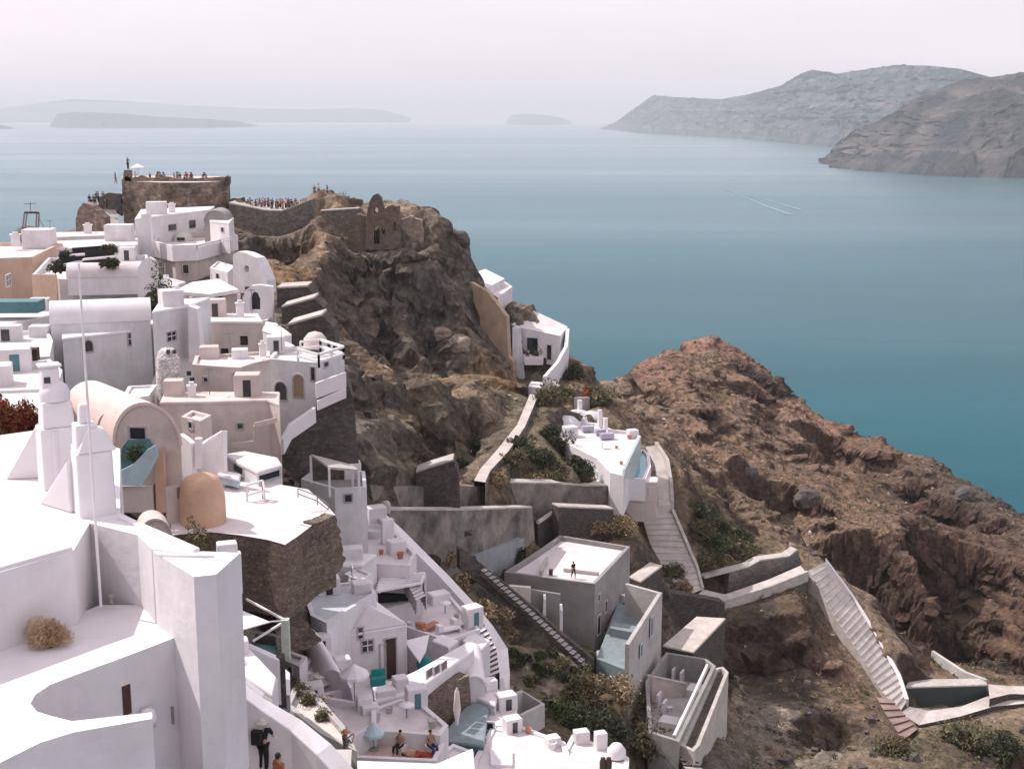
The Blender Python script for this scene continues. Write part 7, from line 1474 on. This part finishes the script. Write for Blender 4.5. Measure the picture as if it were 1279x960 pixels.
for lbl, x, y, r_ in [("grey green bush on the cream planted terrace, upper", 376, 868, .5), ("grey green bush on the cream planted terrace, middle", 388, 880, .6), ("grey green bush on the cream planted terrace, lower", 404, 896, .45)]: pbush(lbl, onz(x, y, HOUSES["m7"][2] - .25), (r_, r_, r_), 500, .06, LO)
# scrub and rubble that nobody could count
def scatter(npts, seed, box, dens):
    r = np.random.default_rng(seed); x = r.uniform(box[0], box[1], npts); y = r.uniform(box[2], box[3], npts)
    i = ((x - GX0) / ST_).astype(int); j = ((y - GY0) / ST_).astype(int); z = HT[j, i]; sl_ = np.abs(HT[j, np.minimum(i + 2, nx - 1)] - z) + np.abs(HT[np.minimum(j + 2, ny - 1), i] - z)
    rr_ = A4[:, 3].reshape(ny, nx)[j, i]; f_ = y * CT - (z - HC) * ST; u = CX + F * x / f_; v = CY - F * (y * ST + (z - HC) * CT) / f_
    cl = vnoise(x / 9, y / 9, x * 0 + 4, seed) * .5 + .5
    dbi = DB[np.clip((v + OY).astype(int), 0, H_ - 1), np.clip((u + OX).astype(int), 0, W_ - 1)]
    k = (rr_ > .36) & (z > 3) & (u > -60) & (u < 1340) & (v < 1010) & (sl_ < dens[0]) & (cl > dens[1]) & (lg[j, i] < .1) & (dbi > 1e8) & ((u > 300) | (y > 165))
    return x[k], y[k], z[k], r
def tufts(name, label, npts, seed, box, m, size, nl, ls, dens):
    x, y, z, r = scatter(npts, seed, box, dens); n = len(x); s = size * r.uniform(.5, 1.5, n)
    d = r.normal(size=(n, nl, 3)); d /= np.linalg.norm(d, axis=2)[:, :, None]; d[:, :, 2] = np.abs(d[:, :, 2]) * .8; d *= r.uniform(.3, 1, (n, nl))[:, :, None]
    c = np.stack([x, y, z], 1)[:, None] + d * s[:, None, None]; c = c.reshape(-1, 3); k = len(c)
    a = r.normal(size=(k, 3)); a /= np.linalg.norm(a, axis=1)[:, None]; b_ = np.cross(a, r.normal(size=(k, 3))); b_ /= np.linalg.norm(b_, axis=1)[:, None]
    sc_ = ls * r.uniform(.6, 1.3, k)[:, None]; V = np.stack([c - a * sc_, c + b_ * sc_ * .5, c + a * sc_], 1).reshape(-1, 3)
    return tag(np_mesh(name, V, np.arange(3 * k).reshape(k, 3), m), label, "scrub", None, "stuff")
tufts("scrub", "dry ochre scrub tufts covering the volcanic slopes", 15000, 5, (-60, 240, 90, 340), LY, .55, 22, .20, (1.4, .42))
tufts("scrub", "olive green scrub tufts dotted over the volcanic slopes", 15000, 8, (-60, 240, 90, 340), LO, .60, 24, .20, (1.6, .50))
tufts("undergrowth", "dark low undergrowth between the rocks", 12000, 9, (-60, 240, 80, 300), LD, .5, 20, .18, (2.0, .62))
def rubble(name, label, npts, seed, box, m, smin, smax, dens):
    x, y, z, r = scatter(npts, seed, box, dens); n = len(x)
    base = np.array([(-1, -1, -1), (1, -1, -1), (1, 1, -1), (-1, 1, -1), (-1, -1, 1), (1, -1, 1), (1, 1, 1), (-1, 1, 1)], float) * .5
    fc = np.array([(3, 2, 1, 0), (4, 5, 6, 7), (0, 1, 5, 4), (1, 2, 6, 5), (2, 3, 7, 6), (3, 0, 4, 7)])
    s = smin + (smax - smin) * r.uniform(0, 1, n) ** 3; P_ = base[None] * (1 + r.uniform(-.35, .35, (n, 8, 3))) * (s[:, None] * r.uniform(.6, 1.3, (n, 3)))[:, None]
    a = r.uniform(0, 6.28, n); t = r.uniform(-.5, .5, n); c_a, s_a = np.cos(a), np.sin(a); X_, Y_, Z_ = P_[..., 0], P_[..., 1], P_[..., 2]
    Y2, Z2 = Y_ * np.cos(t)[:, None] - Z_ * np.sin(t)[:, None], Y_ * np.sin(t)[:, None] + Z_ * np.cos(t)[:, None]
    V = np.stack([X_ * c_a[:, None] - Y2 * s_a[:, None] + x[:, None], X_ * s_a[:, None] + Y2 * c_a[:, None] + y[:, None], Z2 + z[:, None] + s[:, None] * .15], -1).reshape(-1, 3)
    FCs = (fc[None] + (np.arange(n) * 8)[:, None, None]).reshape(-1, 4); return tag(np_mesh(name, V, FCs, m), label, "rubble", None, "stuff")
ROCKT = mat("loose_rock_tan", (.34, .27, .22), .95, .2, .7, .6, 3); ROCKD = mat("loose_rock_dark", (.13, .11, .10), .95, .2, .7, .6, 3)
rubble("rubble", "pale loose stones scattered over the slopes", 8000, 21, (-60, 240, 90, 340), ROCKT, .12, .6, (3, .45))
rubble("rubble", "dark loose rocks scattered over the slopes", 9000, 23, (-60, 240, 90, 340), ROCKD, .15, .9, (4, .4))
# ------------------------------------------------------------------ named boulders
def boulder(label, px, py, r_, m):
    h_ = on(px, py)
    if h_ is None: return
    bm = bmesh.new(); bmesh.ops.create_icosphere(bm, subdivisions=4, radius=1.0)
    P_ = np.array([v.co[:] for v in bm.verts]); sd = px * 7 + py; q_ = P_ * 1.1 + sd
    d = 1 + .30 * fbm(q_[:, 0], q_[:, 1], q_[:, 2], 4, 3, ridged=True) ; P_ = P_ * d[:, None] * np.array([r_ * 1.1, r_ * .9, r_ * .95])
    for v, p_ in zip(bm.verts, P_): v.co = p_
    me = bpy.data.meshes.new("boulder"); bm.to_mesh(me); bm.free(); me.materials.append(m); o = bpy.data.objects.new("boulder", me); COL.objects.link(o); o.location = h_ + Vector((0, 0, r_ * .15)); tag(o, label, "rock")
for lbl, px, py, r_, m in [("dark red knob of rock standing on the headland crest", 1052, 528, 1.5, mat("dark_red_rock", (.14, .06, .05), .95, .2, .7, .6, 3)), ("pale boulder in the hollow under the ochre wall", 574, 432, 1.3, ROCKT), ("second pale boulder left of the ochre wall", 552, 424, 1.0, ROCKT), ("dark rock outcrop at the top of the cave cliff", 575, 305, 1.2, ROCKD),
                       ("dark crag in the middle of the brown headland flank", 1008, 628, 1.8, ROCKD), ("dark boulder beside the path thicket", 935, 600, 1.2, ROCKD), ("reddish boulder low on the headland by the dark gully", 1150, 640, 1.6, MATS["dark_red_rock"]), ("dark crag on the right edge of the headland", 1205, 622, 1.8, ROCKD)]: boulder(lbl, px, py, r_, m)
